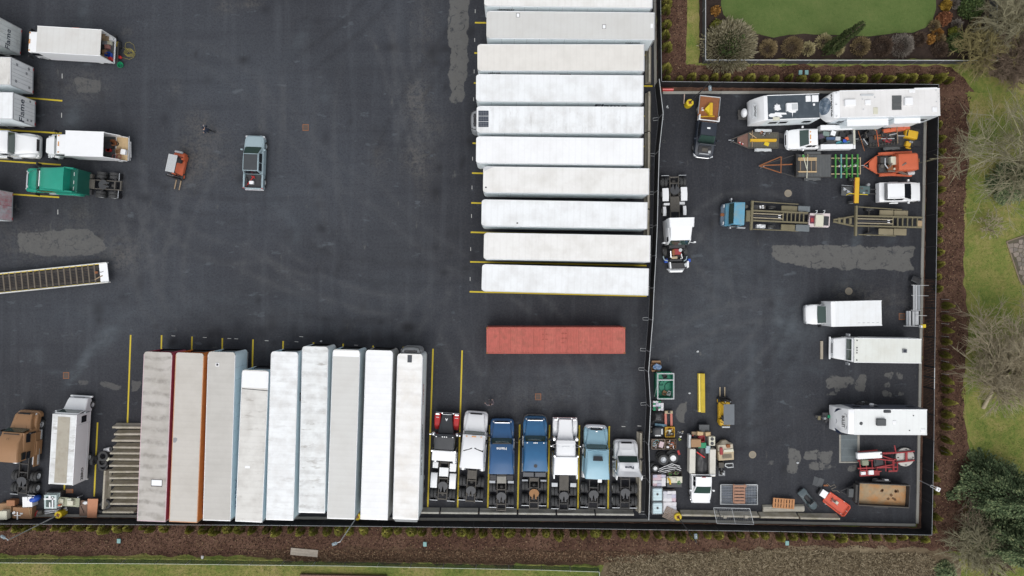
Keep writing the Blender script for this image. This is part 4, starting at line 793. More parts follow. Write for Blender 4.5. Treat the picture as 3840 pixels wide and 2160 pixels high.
# 3: blue, name on the roof edge
v=ks('dark blue sleeper tractor with white name on its roof brow',(868,1205),(880,205));a=v.ax
rf=modern(v,205,240,418,480,805,blue,1.2,(1.5,1.8,2.0),(2.95,3.65,3.75),0.95,sleeper_w=1.25,bumpmat=blue)
v.text('Flame',(v.xr0-0.26,0,3.20),(0,1,0),(-0.8,0,0.35),0.42,inkw,bold=0.012,ext=0.02);v.lb('sun_visor',dark,v.xr0-0.0,-0.9,2.93,v.xr0+0.12,0.9,2.98,0.02)
v.lb('hood_trim',chrome,a(248,1.5)-0.03,-0.75,1.47,a(248,1.5)+0.04,0.75,1.545,0.01)
chassis(v,v.xb-0.3,a(1212,1.0),[a(945,0.6),a(1090,0.6)],a(330,0.6),a(1050,1.2),frame_m,platex=(a(905,1.05),a(830,1.05)),deckmat=concrete);tank(v,a(620,0.8),a(800,0.8))
for sg in(1,-1):v.lb('catwalk',dark,a(870,1.2),sg*0.5,1.0,a(815,1.2),sg*1.15,1.25,0.03);v.hull('rear_mudguard',steel,[(a(905,1.1),0.3,1.0,1.08,0.02),(a(880,1.1),0.3,0.95,1.04,0.02)],local=True,yc=sg*0.92)
# 4: blue with bull bar
v=ks('medium blue sleeper tractor with bull bar and rusty fifth wheel',(1222,1190),(1237,170));a=v.ax
modern(v,178,215,392,452,775,M('mid_blue_paint',(0.034,0.13,0.27),0.28,var=0.1,spec=0.5),1.2,(1.5,1.8,2.0),(2.95,3.65,3.75),0.95,sleeper_w=1.25,guard=True)
v.disc('roof_vent',dark,(1242,718),0.17,3.6,3.79);v.lb('hood_trim',chrome,a(222,1.5)-0.03,-0.75,1.47,a(222,1.5)+0.04,0.75,1.545,0.01);roof_lamps(v,v.xr0-0.1,3.08,(-0.8,-0.15,0,0.15,0.8),alum)
chassis(v,v.xb-0.3,a(1192,1.0),[a(925,0.6),a(1070,0.6)],a(300,0.6),a(1015,1.2),frame_m,platex=(a(885,1.05),a(845,1.05)),fw=M('rusty_plate',(0.30,0.15,0.06),0.7,var=0.2,dirt=(0.08,0.06,0.05),da=0.4));tank(v,a(600,0.8),a(780,0.8))
for sg in(1,-1):v.lb('catwalk',navyb,a(835,1.3),sg*0.05,1.0,a(785,1.3),sg*1.15,1.35,0.03);v.hull('rear_mudguard',steel,[(a(885,1.1),0.3,1.0,1.08,0.02),(a(868,1.1),0.3,0.95,1.04,0.02)],local=True,yc=sg*0.92)
# 5: white long nose classic
v=ks('white long-nose tractor with square hood, chrome air cleaners and flat sleeper',(1545,1205),(1562,212));a=v.ax
x0=a(212,1.2);xc=a(445,1.9);xr0=a(470,2.6);xr1=a(612,2.7);xs=a(815,3.0)
v.lb('bumper',chrome,x0-0.05,-1.22,0.4,x0+0.12,1.22,0.8,0.03);v.lb('grille',chrome,x0-0.03,-0.62,0.75,x0+0.06,0.62,1.55,0.03)
v.hull('hood',whiteg,[(x0,0.66,0.9,1.60,0.14),(x0-1.0,0.70,0.9,1.75,0.14,0.03),(xc,0.82,0.9,1.95,0.14,0.04)],local=True)
for sg in(1,-1):
 v.hull('fender',whiteg,[(x0+0.02,0.22,0.6,1.05,0.1),(x0-0.3,0.25,0.7,1.26,0.14),(x0-1.2,0.25,0.8,1.32,0.16),(x0-1.65,0.22,0.6,1.1,0.14)],local=True,yc=sg*0.98)
 v.lb('headlamp',chrome,x0-0.08,sg*0.72,1.3,x0+0.08,sg*1.12,1.44,0.04)
 m=MB();m.lathe([(0.2,1.4),(0.2,2.05),(0.12,2.14),(0.01,2.15)],(a(430,2.1),sg*1.1,0),16);m.build('air_cleaner',chrome,v.root,smooth=40)
 v.lb('mirror',chrome,a(500,2.2)-0.05,sg*1.34,1.9,a(500,2.2)+0.05,sg*1.5,2.4,0.02)
 for dx in(0,0.35):m=MB();m.tube([(a(480,2.3)-dx,sg*0.95,2.3),(a(500,2.2),sg*1.45,2.3)],0.018,5);m.build('mirror_arm',chrome,v.root)
 m=MB();m.tube([(xr1+0.1,sg*1.12,1.0),(xr1+0.1,sg*1.12,3.2)],0.08,10);m.build('exhaust_stack',chrome,v.root,smooth=60)
v.hull('cab',whiteg,[(xc,0.95,0.8,1.95,0.1),(xr0,0.93,0.7,2.58,0.14),((xr0+xr1)/2,0.95,0.7,2.72,0.18,0.03),(xr1,0.97,0.7,2.74,0.18,0.03)],local=True)
windscreen(v,xc+0.02,xr0+0.03,0.86,0.83,1.98,2.56,glassd);side_glass(v,xr1+0.15,xc-0.25,0.965,1.95,2.45);v.hull('visor',whiteg,[(xr0+0.25,0.90,2.48,2.54,0.02),(xr0-0.05,0.95,2.58,2.68,0.03)],local=True)
roof_lamps(v,a(515,2.72),2.78,(-0.75,-0.28,0,0.28,0.75),whiteg)
v.hull('sleeper',whiteg,[(xr1-0.02,1.16,0.7,2.95,0.15,0.03),((xr1+xs)/2,1.18,0.7,3.0,0.15,0.04),(xs,1.18,0.7,2.98,0.12,0.03)],local=True)
for sg in(1,-1):v.poly('sleeper_extender',whiteg,[],0,0)if False else v.lb('sleeper_extender',whiteg,xs-0.42,sg*1.05,0.9,xs-0.002,sg*1.19,2.9,0.02)
v.lb('deck_plate',frame_m,a(985,1.1),-0.46,1.03,a(822,1.1),0.46,1.09,0.02)
chassis(v,x0-0.1,a(1208,1.0),[a(985,0.6),a(1105,0.6)],a(310,0.6),a(1045,1.2),frame_d);tank(v,a(560,0.8),a(800,0.8),mat=chrome)
for sg in(1,-1):v.hull('rear_mudguard',steel,[(a(945,1.1),0.3,1.0,1.08,0.02),(a(905,1.1),0.3,0.85,1.04,0.02)],local=True,yc=sg*0.93)
# 6: light blue
v=ks('light blue sleeper tractor with one dark roof window',(1865,1180),(1898,268));a=v.ax
rf=modern(v,268,320,488,535,860,lblue,1.2,(1.5,1.8,2.0),(2.95,3.6,3.55),0.95,sleeper_w=1.22,bumpmat=chrome)
v.panel('roof_window',glassd,[(1870,608,3.56),(1968,612,3.56),(1974,664,3.66),(1866,660,3.66)],0.02,rf);v.tube('roof_lip',lblue,[(1812,556,3.1),(1885,548,3.2),(2010,560,3.1)],0.05);v.lb('hood_ornament',chrome,a(340,1.6)-0.05,-0.1,1.6,a(340,1.6)+0.05,0.1,1.72,0.02)
chassis(v,v.xb-0.3,a(1190,1.0),[a(955,0.6),a(1090,0.6)],a(400,0.6),a(1030,1.2),frame_d);tank(v,a(660,0.8),a(840,0.8));v.lb('white_locker',whiteg,a(890,1.1),-0.75,0.9,a(848,1.1),-0.35,1.3,0.02)
# 7: white day cab
v=ks('short white day cab tractor with flared roof fairing, beside the concrete barrier',(2212,1185),(2222,432),z=1.0);a=v.ax
rf=modern(v,432,465,612,680,835,whiteg,1.12,(1.5,1.75,1.95),(2.85,3.15,3.75),0.85,sleeper_w=1.22,grillemat=black)
v.text('Flame',(a(718,3.3),0,3.36),(0,1,0),(-0.8,0,0.3),0.36,ink,bold=0.012,ext=0.03)
for sg in(1,-1):v.hull('fairing_wing',whiteg,[(v.xr1+0.05,0.06,1.2,3.6,0.05),(v.xr1-0.45,0.05,1.4,3.3,0.05)],local=True,yc=sg*1.2)
chassis(v,v.xb-0.3,a(1190,1.0),[a(960,0.6),a(1095,0.6)],a(530,0.6),a(1010,1.2),frame_d,rim=greyl);tank(v,a(700,0.8),a(830,0.8))
# green tractor on the left
GL='trucks parked along the left edge'
v=V('truck_tractor','green sleeper tractor facing left with bare rear frame','truck',ZB,(1235,690),(265,630),1.0,GL);a=v.ax
rf=modern(v,262,275,372,400,635,green,1.2,(1.55,1.85,2.05),(2.95,3.75,3.95),0.95,sleeper_w=1.2,bumpmat=chrome)
xs=a(800,2.6);v.lb('sleeper_back',greend,xs,-1.15,0.8,v.xr1+0.05,1.15,2.95,0.05);v.lb('brow_trim',whiteg,v.xr0-0.02,-0.75,2.98,v.xr0+0.06,0.75,3.04,0.01)
for sg in(1,-1):v.hull('fairing_wing',green,[(v.xr1+0.1,0.07,1.0,3.85,0.05),(v.xr1-0.5,0.07,1.2,3.4,0.05)],local=True,yc=sg*1.12)
m=MB();m.lathe([(0.24,0.9),(0.24,1.5),(0.1,1.6)],(a(835,1.3),-0.55,0),14);m.build('air_tank',frame_m,v.root,smooth=50)
chassis(v,v.xb-0.3,a(1225,1.0),[a(1020,0.6),a(1150,0.6)],a(330,0.6),a(1035,1.2),frame_m,platex=(a(945,1.2),a(815,1.2)),wheels_out=1.12);tank(v,a(640,0.8),a(810,0.8));v.lb('battery_box',frame_m,a(925,1.0),-1.0,0.6,a(868,1.0),-0.55,1.05,0.03);v.lb('battery_box',dark,a(925,1.0),0.55,0.6,a(850,1.0),1.05,1.0,0.03)
v.lb('catwalk_panel',greend,xs-0.02,-0.9,1.9,xs+0.5,0.9,2.97,0.02)
for y in(-0.8,0.0,0.6):v.lb('reflector_tape',inkw,xs+0.3,y,2.96,xs+0.34,y+0.35,2.985,0)
# white tractor cut by the left edge, nose right
v=V('truck_tractor','white sleeper tractor at the left edge facing right','truck',ZB,(-560,270),(400,290),1.0,GL);a=v.ax
modern(v,400,375,145,75,-330,whiteg,1.2,(1.5,1.8,2.05),(2.95,3.6,3.7),0.95,grillemat=black);chassis(v,v.xb-0.3,a(-560,1.0),[a(-480,0.6),a(-360,0.6)],a(300,0.6),None,frame_d)
# brown tractor bottom left
v=V('truck_tractor','tan brown sleeper tractor with three side and roof windows at the lower left','truck',ZD,(165,835),(210,215),1.0,GL);a=v.ax
rf=modern(v,200,225,340,372,600,brown,1.2,(1.55,1.8,2.0),(2.9,3.65,3.75),0.95,sleeper_w=1.25);v.text('H',(a(412,3.4),0,3.47),(0,1,0),(-0.8,0,0.3),0.35,M('brown_ink',(0.15,0.09,0.05),0.6))
v.lb('roof_lamp_bar',black,a(385,3.0)-0.04,-0.75,3.05,a(385,3.0)+0.04,0.75,3.09,0.01)
for x0,x1,zz0,zz1 in((a(575,3.0),a(520,3.0),2.6,3.2),(a(565,2.4),a(512,2.4),1.95,2.5)):
 m=MB();m.box(x0,-1.215,zz0,x1,-1.19,zz1);m.build('sleeper_window',glassd,v.root,0.02)
chassis(v,v.xb-0.3,a(832,1.0),[a(690,0.6),a(780,0.6)],a(300,0.6),a(735,1.2),frame_d,wheels_out=1.1);tank(v,a(480,0.8),a(600,0.8));v.lb('side_fairing',brown,a(620,1.3),-1.2,0.5,a(360,1.3),-1.15,1.4,0.02)
# white tractor with its hood tipped forward, right yard (nose down)
v=V('truck_tractor','white tractor with its hood tipped forward and red engine showing','truck',ZW,(318,70),(350,1360),1.0);a=v.ax
xc=a(1000,1.9);xr0=a(945,2.9);xr1=a(640,3.7)
v.hull('cab',whiteg,[(xc,1.08,0.8,1.95,0.1),(xr0,1.08,0.6,2.88,0.15),((xr0+xr1)/2,1.14,0.6,2.9,0.2),(xr1+0.03,1.16,0.6,2.9,0.1)],local=True)
v.hull('roof_fairing',whiteg,[(xr0,0.92,2.7,2.92,0.05,0.03),(xr0-0.3,1.0,2.7,3.2,0.12,0.05),(xr0-1.3,1.06,2.7,3.6,0.2,0.05),(xr1+0.9,1.18,2.5,3.72,0.18,0.03),(xr1,1.22,2.4,3.74,0.12,0.02)],local=True)
windscreen(v,xc+0.03,xr0+0.03,0.95,0.9,1.98,2.88);side_glass(v,xr0-1.0,xc-0.2,1.09,1.95,2.6);mirrors(v,xc-0.15,1.1,2.3,whiteg,0.3);side_glass(v,xr1+0.3,xr1+0.9,1.165,2.0,2.7,greyl)
e=v.lb('engine',redm,a(1140,1.5),-0.38,0.9,a(1060,1.5),0.40,1.55,0.05);v.tube('hose',chrome,[(270,1090,1.5),(275,1180,1.4)],0.07);v.disc('filter',greyl,(405,1078),0.17,1.2,1.6,parent=e);v.box('coolant_tank',tan,(285,1165),(365,1195),1.0,1.45);v.tube('hose',alum,[(410,1120,1.4),(430,1190,1.3),(400,1195,1.3)],0.06);v.box('manifold',rust,(295,1070),(330,1150),1.2,1.6,0.04);v.box('radiator',dark,(262,1205),(430,1225),0.8,1.4);v.box('firewall',dark,(250,1010),(470,1050),0.9,1.6,0.03)
v.lb('engine_bay',frame_d,a(1215,0.9),-0.45,0.6,a(1040,0.9),0.45,0.95,0.02)
xh=a(1300,1.0)
v.hull('tipped_hood',whiteg,[(a(1380,0.9),0.62,0.45,0.95,0.12),(a(1355,1.0),0.72,0.5,1.0,0.1),(a(1330,0.8),0.9,0.5,0.75,0.06)],local=True)
v.poly('hood_liner',dark,[(270,1250),(500,1250),(505,1320),(275,1330)],0.5,0.9,0.03)
for sg,pp in((1,[(255,1240),(275,1240),(285,1330),(262,1320)]),(-1,[(497,1225),(520,1225),(520,1310),(495,1325)])):v.poly('hood_side',whiteg,pp,0.5,1.1,0.02)
for p in((190,1165,235,1250),(505,1165,545,1240)):v.box('bumper_end',blueb,(p[0],p[1]+30),(p[2],p[3]),0.4,0.9,0.04)
for pts in([(170,1160,1.0),(185,1210,1.05),(235,1225,1.0)],[(450,1225,1.0),(480,1210,1.05),(492,1160,1.0)]):v.tube('fender_edge',greyb,pts,0.06)
v.poly('grille',greyl,[(455,1265),(505,1235),(510,1300),(470,1305)],0.5,1.05,0.03)
chassis(v,a(1220,1.0),a(72,1.0),[a(155,0.6),a(320,0.6)],a(1095,0.6),a(265,1.2),frame_m,platex=(a(350,1.1),a(560,1.1)),deckmat=frame_m)
v.wheel(a(545,0.5),1.05,0.42,0.26);v.wheel(a(545,0.5),-1.05,0.42,0.26)
for p,q in(((160,235),(245,410)),((412,225),(495,410))):v.hull('rear_mudguard',white,[(a(p[1],1.1),0.32,1.0,1.12,0.06),(a((p[1]+q[1])/2,1.2),0.33,1.08,1.2,0.06),(a(q[1],1.1),0.32,0.95,1.1,0.06)],local=True,yc=v.l(((p[0]+q[0])/2,320),1.1).y)
for p,q in(((168,485),(212,610)),((440,480),(485,605))):v.hull('lift_mudguard',white,[(a(p[1],0.9),0.16,0.75,0.92,0.05),(a((p[1]+q[1])/2,1.0),0.17,0.88,1.0,0.05),(a(q[1],0.9),0.16,0.75,0.92,0.05)],local=True,yc=v.l(((p[0]+q[0])/2,545),0.9).y)
v.box('fuel_tank',white,(178,438),(262,468),0.5,1.0,0.04);v.box('fuel_tank',alum,(385,420),(468,458),0.5,1.0,0.04)
# ---------------------------------------------------------------- pickups, vans and box trucks
def lamps(v,xf,xr,hw,zf=0.8,zb=0.95):
 for sg in(1,-1):
  v.lb('headlight',head,xf-0.22,sg*(hw-0.36),zf-0.09,xf-0.02,sg*(hw-0.05),zf+0.09,0.03)
  v.lb('tail_light',tail,xr-0.015,sg*(hw-0.16),zb-0.2,xr+0.05,sg*(hw-0.01),zb+0.12,0.01)
def pickup(v,F,C,RF,RB,CB,E,paint,hw=0.99,zh=1.15,zr=1.86,bed=True,roofm=None,bedm=None,hood=True,wheelsx=None,r=0.4,windows=True,glassm=None,rails=None):
 """F nose, C windscreen foot, RF/RB roof front and rear, CB back of cab, E end of bed (zoom coordinates along the centre line)"""
 a=v.ax;xf=a(F,0.9);xc=a(C,zh);xr0=a(RF,zr);xr1=a(RB,zr);xcb=a(CB,zh);xe=a(E,1.0)
 v.hull('body',paint,[(xf,hw*0.72,0.45,0.85,0.12),(xf-0.12,hw*0.86,0.38,0.98,0.14),(xf-0.45,hw*0.97,0.36,1.03,0.15),(xc,hw,0.36,zh-0.02,0.15),(xcb,hw,0.36,zh-0.02,0.12)],local=True)
 if hood:
  hd=v.hull('hood',paint,[(xf-0.12,hw*0.68,0.9,1.0,0.05,0.02),(xf-0.5,hw*0.80,0.9,1.09,0.08,0.03),(xc+0.03,hw*0.86,0.9,zh+0.02,0.08,0.04)],local=True)
 v.hull('front_bumper',chrome if paint is not charcoal else dark,[(xf-0.3,hw,0.38,0.62,0.06),(xf-0.02,hw*0.9,0.38,0.62,0.08),(xf+0.07,hw*0.6,0.4,0.6,0.08)],local=True)
 v.lb('grille',black,xf-0.05,-hw*0.5,0.62,xf+0.02,hw*0.5,0.86,0.02)
 cab=v.hull('cab',paint,[(xc,hw*0.90,zh-0.1,zh,0.03),(xr0,hw*0.78,zh-0.1,zr-0.02,0.1,0.02),((xr0+xr1)/2,hw*0.80,zh-0.1,zr,0.1,0.03),(xr1,hw*0.79,zh-0.1,zr-0.02,0.1,0.02),(xcb,hw*0.88,zh-0.1,zh+0.02,0.03)],local=True)
 windscreen(v,xc-0.0,xr0+0.05,hw*0.80,hw*0.70,zh+0.03,zr-0.015,glassm or glass)
 m=MB();m.panel([(xr1-0.04,-hw*0.66,zr-0.05),(xr1-0.04,hw*0.66,zr-0.05),(xcb-0.005,hw*0.76,zh+0.12),(xcb-0.005,-hw*0.76,zh+0.12)],0.02);m.build('rear_window',glassd,v.root)
 for sg in(1,-1):
  for x0,x1 in((xr1+0.05,(xr0+xr1)/2-0.04),((xr0+xr1)/2+0.04,xr0+0.1)):
   m=MB();m.panel([(x0,sg*hw*0.895,zh+0.05),(x1,sg*hw*0.895,zh+0.05),(x1-0.03,sg*hw*0.81,zr-0.14),(x0+0.03,sg*hw*0.81,zr-0.14)],0.015);m.build('side_window',glassd,v.root)
  v.lb('mirror',paint,xc-0.35,sg*(hw+0.02),zh-0.02,xc-0.2,sg*(hw+0.24),zh+0.2,0.03)
  v.lb('door_seam',black,(xr0+xr1)/2-0.008,sg*hw-0.006,0.5,(xr0+xr1)/2+0.008,sg*hw+0.004,zh-0.1,0)
 if roofm:v.lb('roof_panel',roofm,xr1+0.05,-hw*0.68,zr+0.0,xr0-0.06,hw*0.68,zr+0.045,0.02)
 if bed:
  v.lb('bed_floor',bedm or greyp,xe+0.05,-hw*0.9,0.62,xcb-0.02,hw*0.9,0.70,0)
  for sg in(1,-1):
   v.lb('bed_side',paint,xe,sg*hw*0.84,0.42,xcb-0.01,sg*hw,1.06,0.03)
   v.lb('wheel_arch',bedm or greyp,(xe+xcb)/2-0.45,sg*hw*0.62,0.7,(xe+xcb)/2+0.35,sg*hw*0.85,0.92,0.06)
  v.lb('tailgate',paint,xe-0.03,-hw*0.83,0.55,xe+0.05,hw*0.83,1.05,0.02);v.lb('rear_bumper',chrome,xe-0.16,-hw*0.95,0.42,xe-0.035,hw*0.95,0.58,0.02)
 lamps(v,xf,xe,hw)
 fx,rx=wheelsx or(xf-0.95,(xe+xcb)/2-0.05)
 for x in(fx,rx):
  for sg in(1,-1):v.wheel(x,sg*(hw-0.12),r,0.27,alum)
 v.xf,v.xc,v.xr0,v.xr1,v.xcb,v.xe=xf,xc,xr0,xr1,xcb,xe
def boxbody(v,cs,zr,z0=0.95,wall=white,roofm=None,openrear=False,frame=alum,nose_r=0.08):
 """box with roof corners (front left, front right, rear right, rear left)"""
 P=[v.l(p,zr)for p in cs];xf=(P[0].x+P[1].x)/2;xb=(P[2].x+P[3].x)/2;hw=((P[0]-P[1]).length+(P[2]-P[3]).length)/4;yc=sum(p.y for p in P)/4
 v.lb('box_roof',roofm or wall,xb,yc-hw+0.02,zr-0.05,xf,yc+hw-0.02,zr,0.02)
 for sg in(1,-1):
  v.lb('box_side',wall,xb,yc+sg*(hw-0.04),z0,xf,yc+sg*hw,zr-0.03,0.01)
  m=MB();m.tube([(xb,yc+sg*(hw-0.02),zr-0.02),(xf,yc+sg*(hw-0.02),zr-0.02)],0.035,8);m.build('roof_rail',frame,v.root,smooth=60)
 v.lb('box_front',wall,xf-0.05,yc-hw+0.04,z0,xf,yc+hw-0.04,zr-0.04,0.01);v.lb('box_floor',greyp if openrear else dark,xb+0.02,yc-hw+0.04,z0-0.08,xf-0.05,yc+hw-0.04,z0+0.0,0)
 if not openrear:v.lb('rear_door',wall,xb-0.03,yc-hw+0.06,z0+0.05,xb+0.01,yc+hw-0.06,zr-0.08,0.01)
 for sg in(1,-1):v.lb('rear_post',frame,xb-0.05,yc+sg*(hw-0.07),z0-0.1,xb+0.02,yc+sg*(hw+0.005),zr-0.02,0.01)
 v.lb('rear_sill',frame,xb-0.06,yc-hw+0.07,z0-0.14,xb+0.03,yc+hw-0.07,z0+0.01,0.01)
 return xf,xb,hw,yc
 # grey blue pickup in the middle of the yard
v=V('pickup_truck','grey blue crew cab pickup with dark roof in the open yard','pickup',NAT,(948,708),(955,508),1.0)
pickup(v,508,552,576,640,652,706,greyb,1.0,roofm=M('tinted_roof',(0.05,0.055,0.06),0.3),bedm=dark,r=0.42)
v2=V('hand_tool','red long-handled tool lying in the grey blue pickup bed','tool',NAT,(925,697),(952,660),0.8,base=0.71)
v2.tube('shaft',red,[(923,698,0.78),(953,660,0.80)],0.05);v2.tube('head',red,[(943,660,0.82),(956,668,0.82)],0.045)
v2=V('cooler_box','white cooler in the grey blue pickup bed','cooler',NAT,(957,690),ang=0,base=0.70);v2.lb('body',white,-0.2,-0.15,0,0.2,0.15,0.3,0.03);v2.lb('lid',whiteg,-0.21,-0.16,0.31,0.21,0.16,0.37,0.02)
# white box truck with open rear, upper left
v=V('box_truck','white cab-over box truck with open rear full of tools','box truck',ZA,(1012,430),(367,392),3.25)
CR=[(366,525),(370,258),(1020,297),(1006,562)]
xf,xb,hw,yc=boxbody(v,CR,3.25,1.0,white,roof_mat('truck_roof_grey',(0.60,0.60,0.58),(0.52,0.50,0.47),0.6),True,whiteg)
a=v.ax;xn=v.l((277,430),2.35).x
v.hull('cab',whiteg,[(xf+0.12,1.02,0.5,2.35,0.12),(xn-0.15,1.02,0.5,2.38,0.14),(xn,0.98,0.5,2.1,0.14),(xn+0.1,0.96,0.5,1.3,0.1)],local=True)
m=MB();m.panel([(xn+0.03,-0.9,2.05),(xn+0.03,0.9,2.05),(xn+0.125,0.9,1.35),(xn+0.125,-0.9,1.35)],0.02);m.build('windscreen',glass,v.root);side_glass(v,xf+0.35,xn-0.05,1.022,1.4,2.1)
roof_lamps(v,xn-0.25,2.42,(-0.85,-0.15,0,0.15,0.85))
v.lb('bumper',whiteg,xn+0.0,-1.0,0.4,xn+0.16,1.0,0.7,0.04);mirrors(v,xn,1.02,1.8,black,0.2)
for sg in(1,-1):
 v.lb('frame_rail',frame_d,xb,sg*0.38,0.6,xn-0.1,sg*0.46,0.85,0.01);v.wheel(xn-0.6,sg*0.9,0.42,0.25);
 for y in(0.72,1.02):v.wheel(xb+1.6,sg*y,0.42,0.24)
v.lb('rear_step',frame_d,xb-0.2,-1.0,0.6,xb-0.06,1.0,0.68,0.01)
for sg in(1,-1):
 for z in(1.5,2.1,2.7):v.lb('shelf',wood,xb+0.3,yc+sg*(hw-0.5),z,xb+2.6,yc+sg*(hw-0.05),z+0.03,0)
v.lb('side_marker',orange,(xb+xf)/2-0.9,yc-hw-0.06,2.8,(xb+xf)/2-0.2,yc-hw-0.01,3.2,0.01)
def crate(label,Z,p,z,dx,dy,h,mat,base=0.0,ang=0.0,name='box',cat='box',lid=None,group=None):
 """an open or lidded box: floor, four walls, flaps"""
 b=V(name,label,cat,Z,p,None,z,group,ang,base);t=0.02
 b.lb('bottom',mat,-dx/2+t,-dy/2+t,0,dx/2-t,dy/2-t,0.02,0)
 for sg in(1,-1):b.lb('side',mat,-dx/2,sg*dy/2,0,dx/2,sg*(dy/2-t),h,0.004);b.lb('end',mat,sg*dx/2,-dy/2+t,0,sg*(dx/2-t),dy/2-t,h,0.004)
 if lid:b.lb('lid',lid,-dx/2-0.01,-dy/2-0.01,h+0.001,dx/2+0.01,dy/2+0.01,h+0.035,0.01)
 else:
  for sg in(1,-1):m=MB();m.panel([(-dx/2+0.02,sg*(dy/2-0.01),h),(dx/2-0.02,sg*(dy/2-0.01),h),(dx/2-0.05,sg*(dy/2+dy*0.2),h-0.06),(-dx/2+0.05,sg*(dy/2+dy*0.2),h-0.06)],0.01);m.build('flap',mat,b.root)
 return b
GI='tools and boxes loaded in trucks'
for lab,p,z,dx,dy,h,mat,lid in(('yellow tool case just inside the box truck opening',(1065,385),1.5,0.5,0.4,0.45,yellow,yellow),('white carton inside the box truck beside the yellow case',(1105,380),1.5,0.4,0.4,0.4,white,white),('pink bag carton inside the box truck',(1070,465),1.4,0.4,0.35,0.35,M('dusty_pink',(0.4,0.18,0.16),0.8),M('dusty_pink2',(0.4,0.2,0.17),0.8)),('blue crate inside the box truck',(1085,555),1.3,0.6,0.5,0.35,blueb,None),('red fuel can box inside the box truck',(1105,592),1.3,0.35,0.3,0.35,red,red),('grey tool chest inside the box truck',(1050,425),1.4,0.45,0.4,0.35,grey,grey),('brown carton inside the box truck corner',(1048,520),1.3,0.4,0.4,0.3,card,card),('pale carton inside the box truck',(1095,430),1.3,0.4,0.3,0.28,cream,cream)):
 crate(lab,ZA,p,z,dx,dy,h,mat,1.005,random.uniform(-15,15),'toolbox' if lid else 'crate','box',lid,GI)
 # things behind the box truck
g=V('generator','yellow portable generator behind the box truck','generator',ZA,(1205,460),ang=0);g.lb('tank',yellow,-0.16,-0.24,0.35,0.16,0.24,0.52,0.06);g.lb('engine',dark,-0.24,-0.3,0.08,0.22,0.3,0.34,0.03)
for sx in(1,-1):
 for sy in(1,-1):g.lb('foot',black,sx*0.2-0.03,sy*0.27-0.03,0,sx*0.2+0.03,sy*0.27+0.03,0.08,0)
 m=MB();m.tube([(sx*0.25,-0.32,0.1),(sx*0.25,-0.32,0.55),(sx*0.25,0.32,0.55),(sx*0.25,0.32,0.1)],0.018,6);m.build('frame_tube',black,g.root,smooth=60)
g=V('air_hose','yellow hose lying in loose coils behind the box truck','hose',ZA,(1300,510),ang=0)
P=[(1240,480,0.03)]
for k in range(70):t=k/69;an=t*6.283*3.6;P.append((1288+30*t+(42+8*math.sin(3*an))*math.cos(an),515+25*t+(40+8*math.cos(2*an))*math.sin(an),0.02+0.012*(k%7)))
P+=[(1362,520,0.02),(1345,450,0.02),(1300,422,0.02),(1262,435,0.02),(1258,470,0.02),(1330,560,0.03),(1350,575,0.02),(1300,598,0.02),(1220,575,0.03),(1150,555,0.03)]
g.tube('hose',M('hose_yellow',(0.34,0.29,0.07),0.6),P,0.016,5)
g=V('green_tub','round green plastic tub on the asphalt','tub',ZA,(1224,660),ang=0);m=MB();m.lathe([(0.01,0.02),(0.22,0.0),(0.29,0.28),(0.31,0.3),(0.27,0.3),(0.2,0.05),(0.01,0.06)],n=20);m.build('tub_shell',greenb,g.root,smooth=40);g.lb('rag',greend,-0.1,-0.12,0.06,0.1,0.05,0.16,0.03)
g=V('gas_can','red fuel can lying behind the box truck','fuel can',ZA,(1212,580),ang=-20);g.lb('can',red,-0.24,-0.14,0,0.2,0.14,0.3,0.06);m=MB();m.tube([(0.2,0,0.2),(0.34,0,0.3)],0.03,6);m.build('spout',redo,g.root);m=MB();m.tube([(-0.15,0,0.29),(-0.1,0,0.36),(0.08,0,0.36),(0.12,0,0.29)],0.02,6);m.build('handle',red,g.root)
g=V('compressor','dark air compressor beside the box truck liftgate','compressor',ZA,(1165,400),ang=80);m=MB();m.tube([(-0.35,0,0.3),(0.35,0,0.3)],0.2,14);m.build('tank',dark,g.root,smooth=50);g.lb('motor',grey,-0.2,-0.15,0.5,0.15,0.15,0.75,0.04);[g.lb('leg',dark,x-0.03,y-0.03,0,x+0.03,y+0.03,0.25,0)for x in(-0.25,0.25)for y in(-0.15,0.15)]
g=V('bucket','dark blue bucket of tools behind the box truck','bucket',ZA,(1160,610),ang=0);m=MB();m.lathe([(0.15,0.0),(0.19,0.38),(0.17,0.38),(0.14,0.05)],n=16);m.build('pail',navyb,g.root,smooth=40);m=MB();m.tube([(-0.05,0,0.05),(0.1,0.05,0.55)],0.02,5);m.build('tool_handle',red,g.root)
# white service truck
v=V('service_truck','white hooded service truck with an open tool-filled rear','truck',ZB,(1290,320),(460,290),1.0);a=v.ax
CR=[(652,388),(656,136),(1042,140),(1036,395)]
xf,xb,hw,yc=boxbody(v,CR,3.1,1.0,whiteg,white,True,whiteg)
xc=a(545,1.9);xn=a(460,1.3);xr0=a(570,2.45)
v.hull('hood',whiteg,[(xn,0.55,0.8,1.25,0.15),(xn-0.12,0.75,0.75,1.42,0.18),(xn-0.6,0.92,0.75,1.58,0.2,0.04),(xc,1.0,0.75,1.8,0.18,0.04)],local=True)
for sg in(1,-1):v.hull('fender',whiteg,[(xn-0.2,0.1,0.5,0.95,0.08),(xn-0.5,0.24,0.6,1.12,0.12),(xn-1.3,0.24,0.7,1.15,0.12),(xc-0.1,0.15,0.6,1.05,0.1)],local=True,yc=sg*0.95);v.lb('headlight',head,xn-0.4,sg*0.75,0.9,xn-0.1,sg*1.0,1.1,0.04)
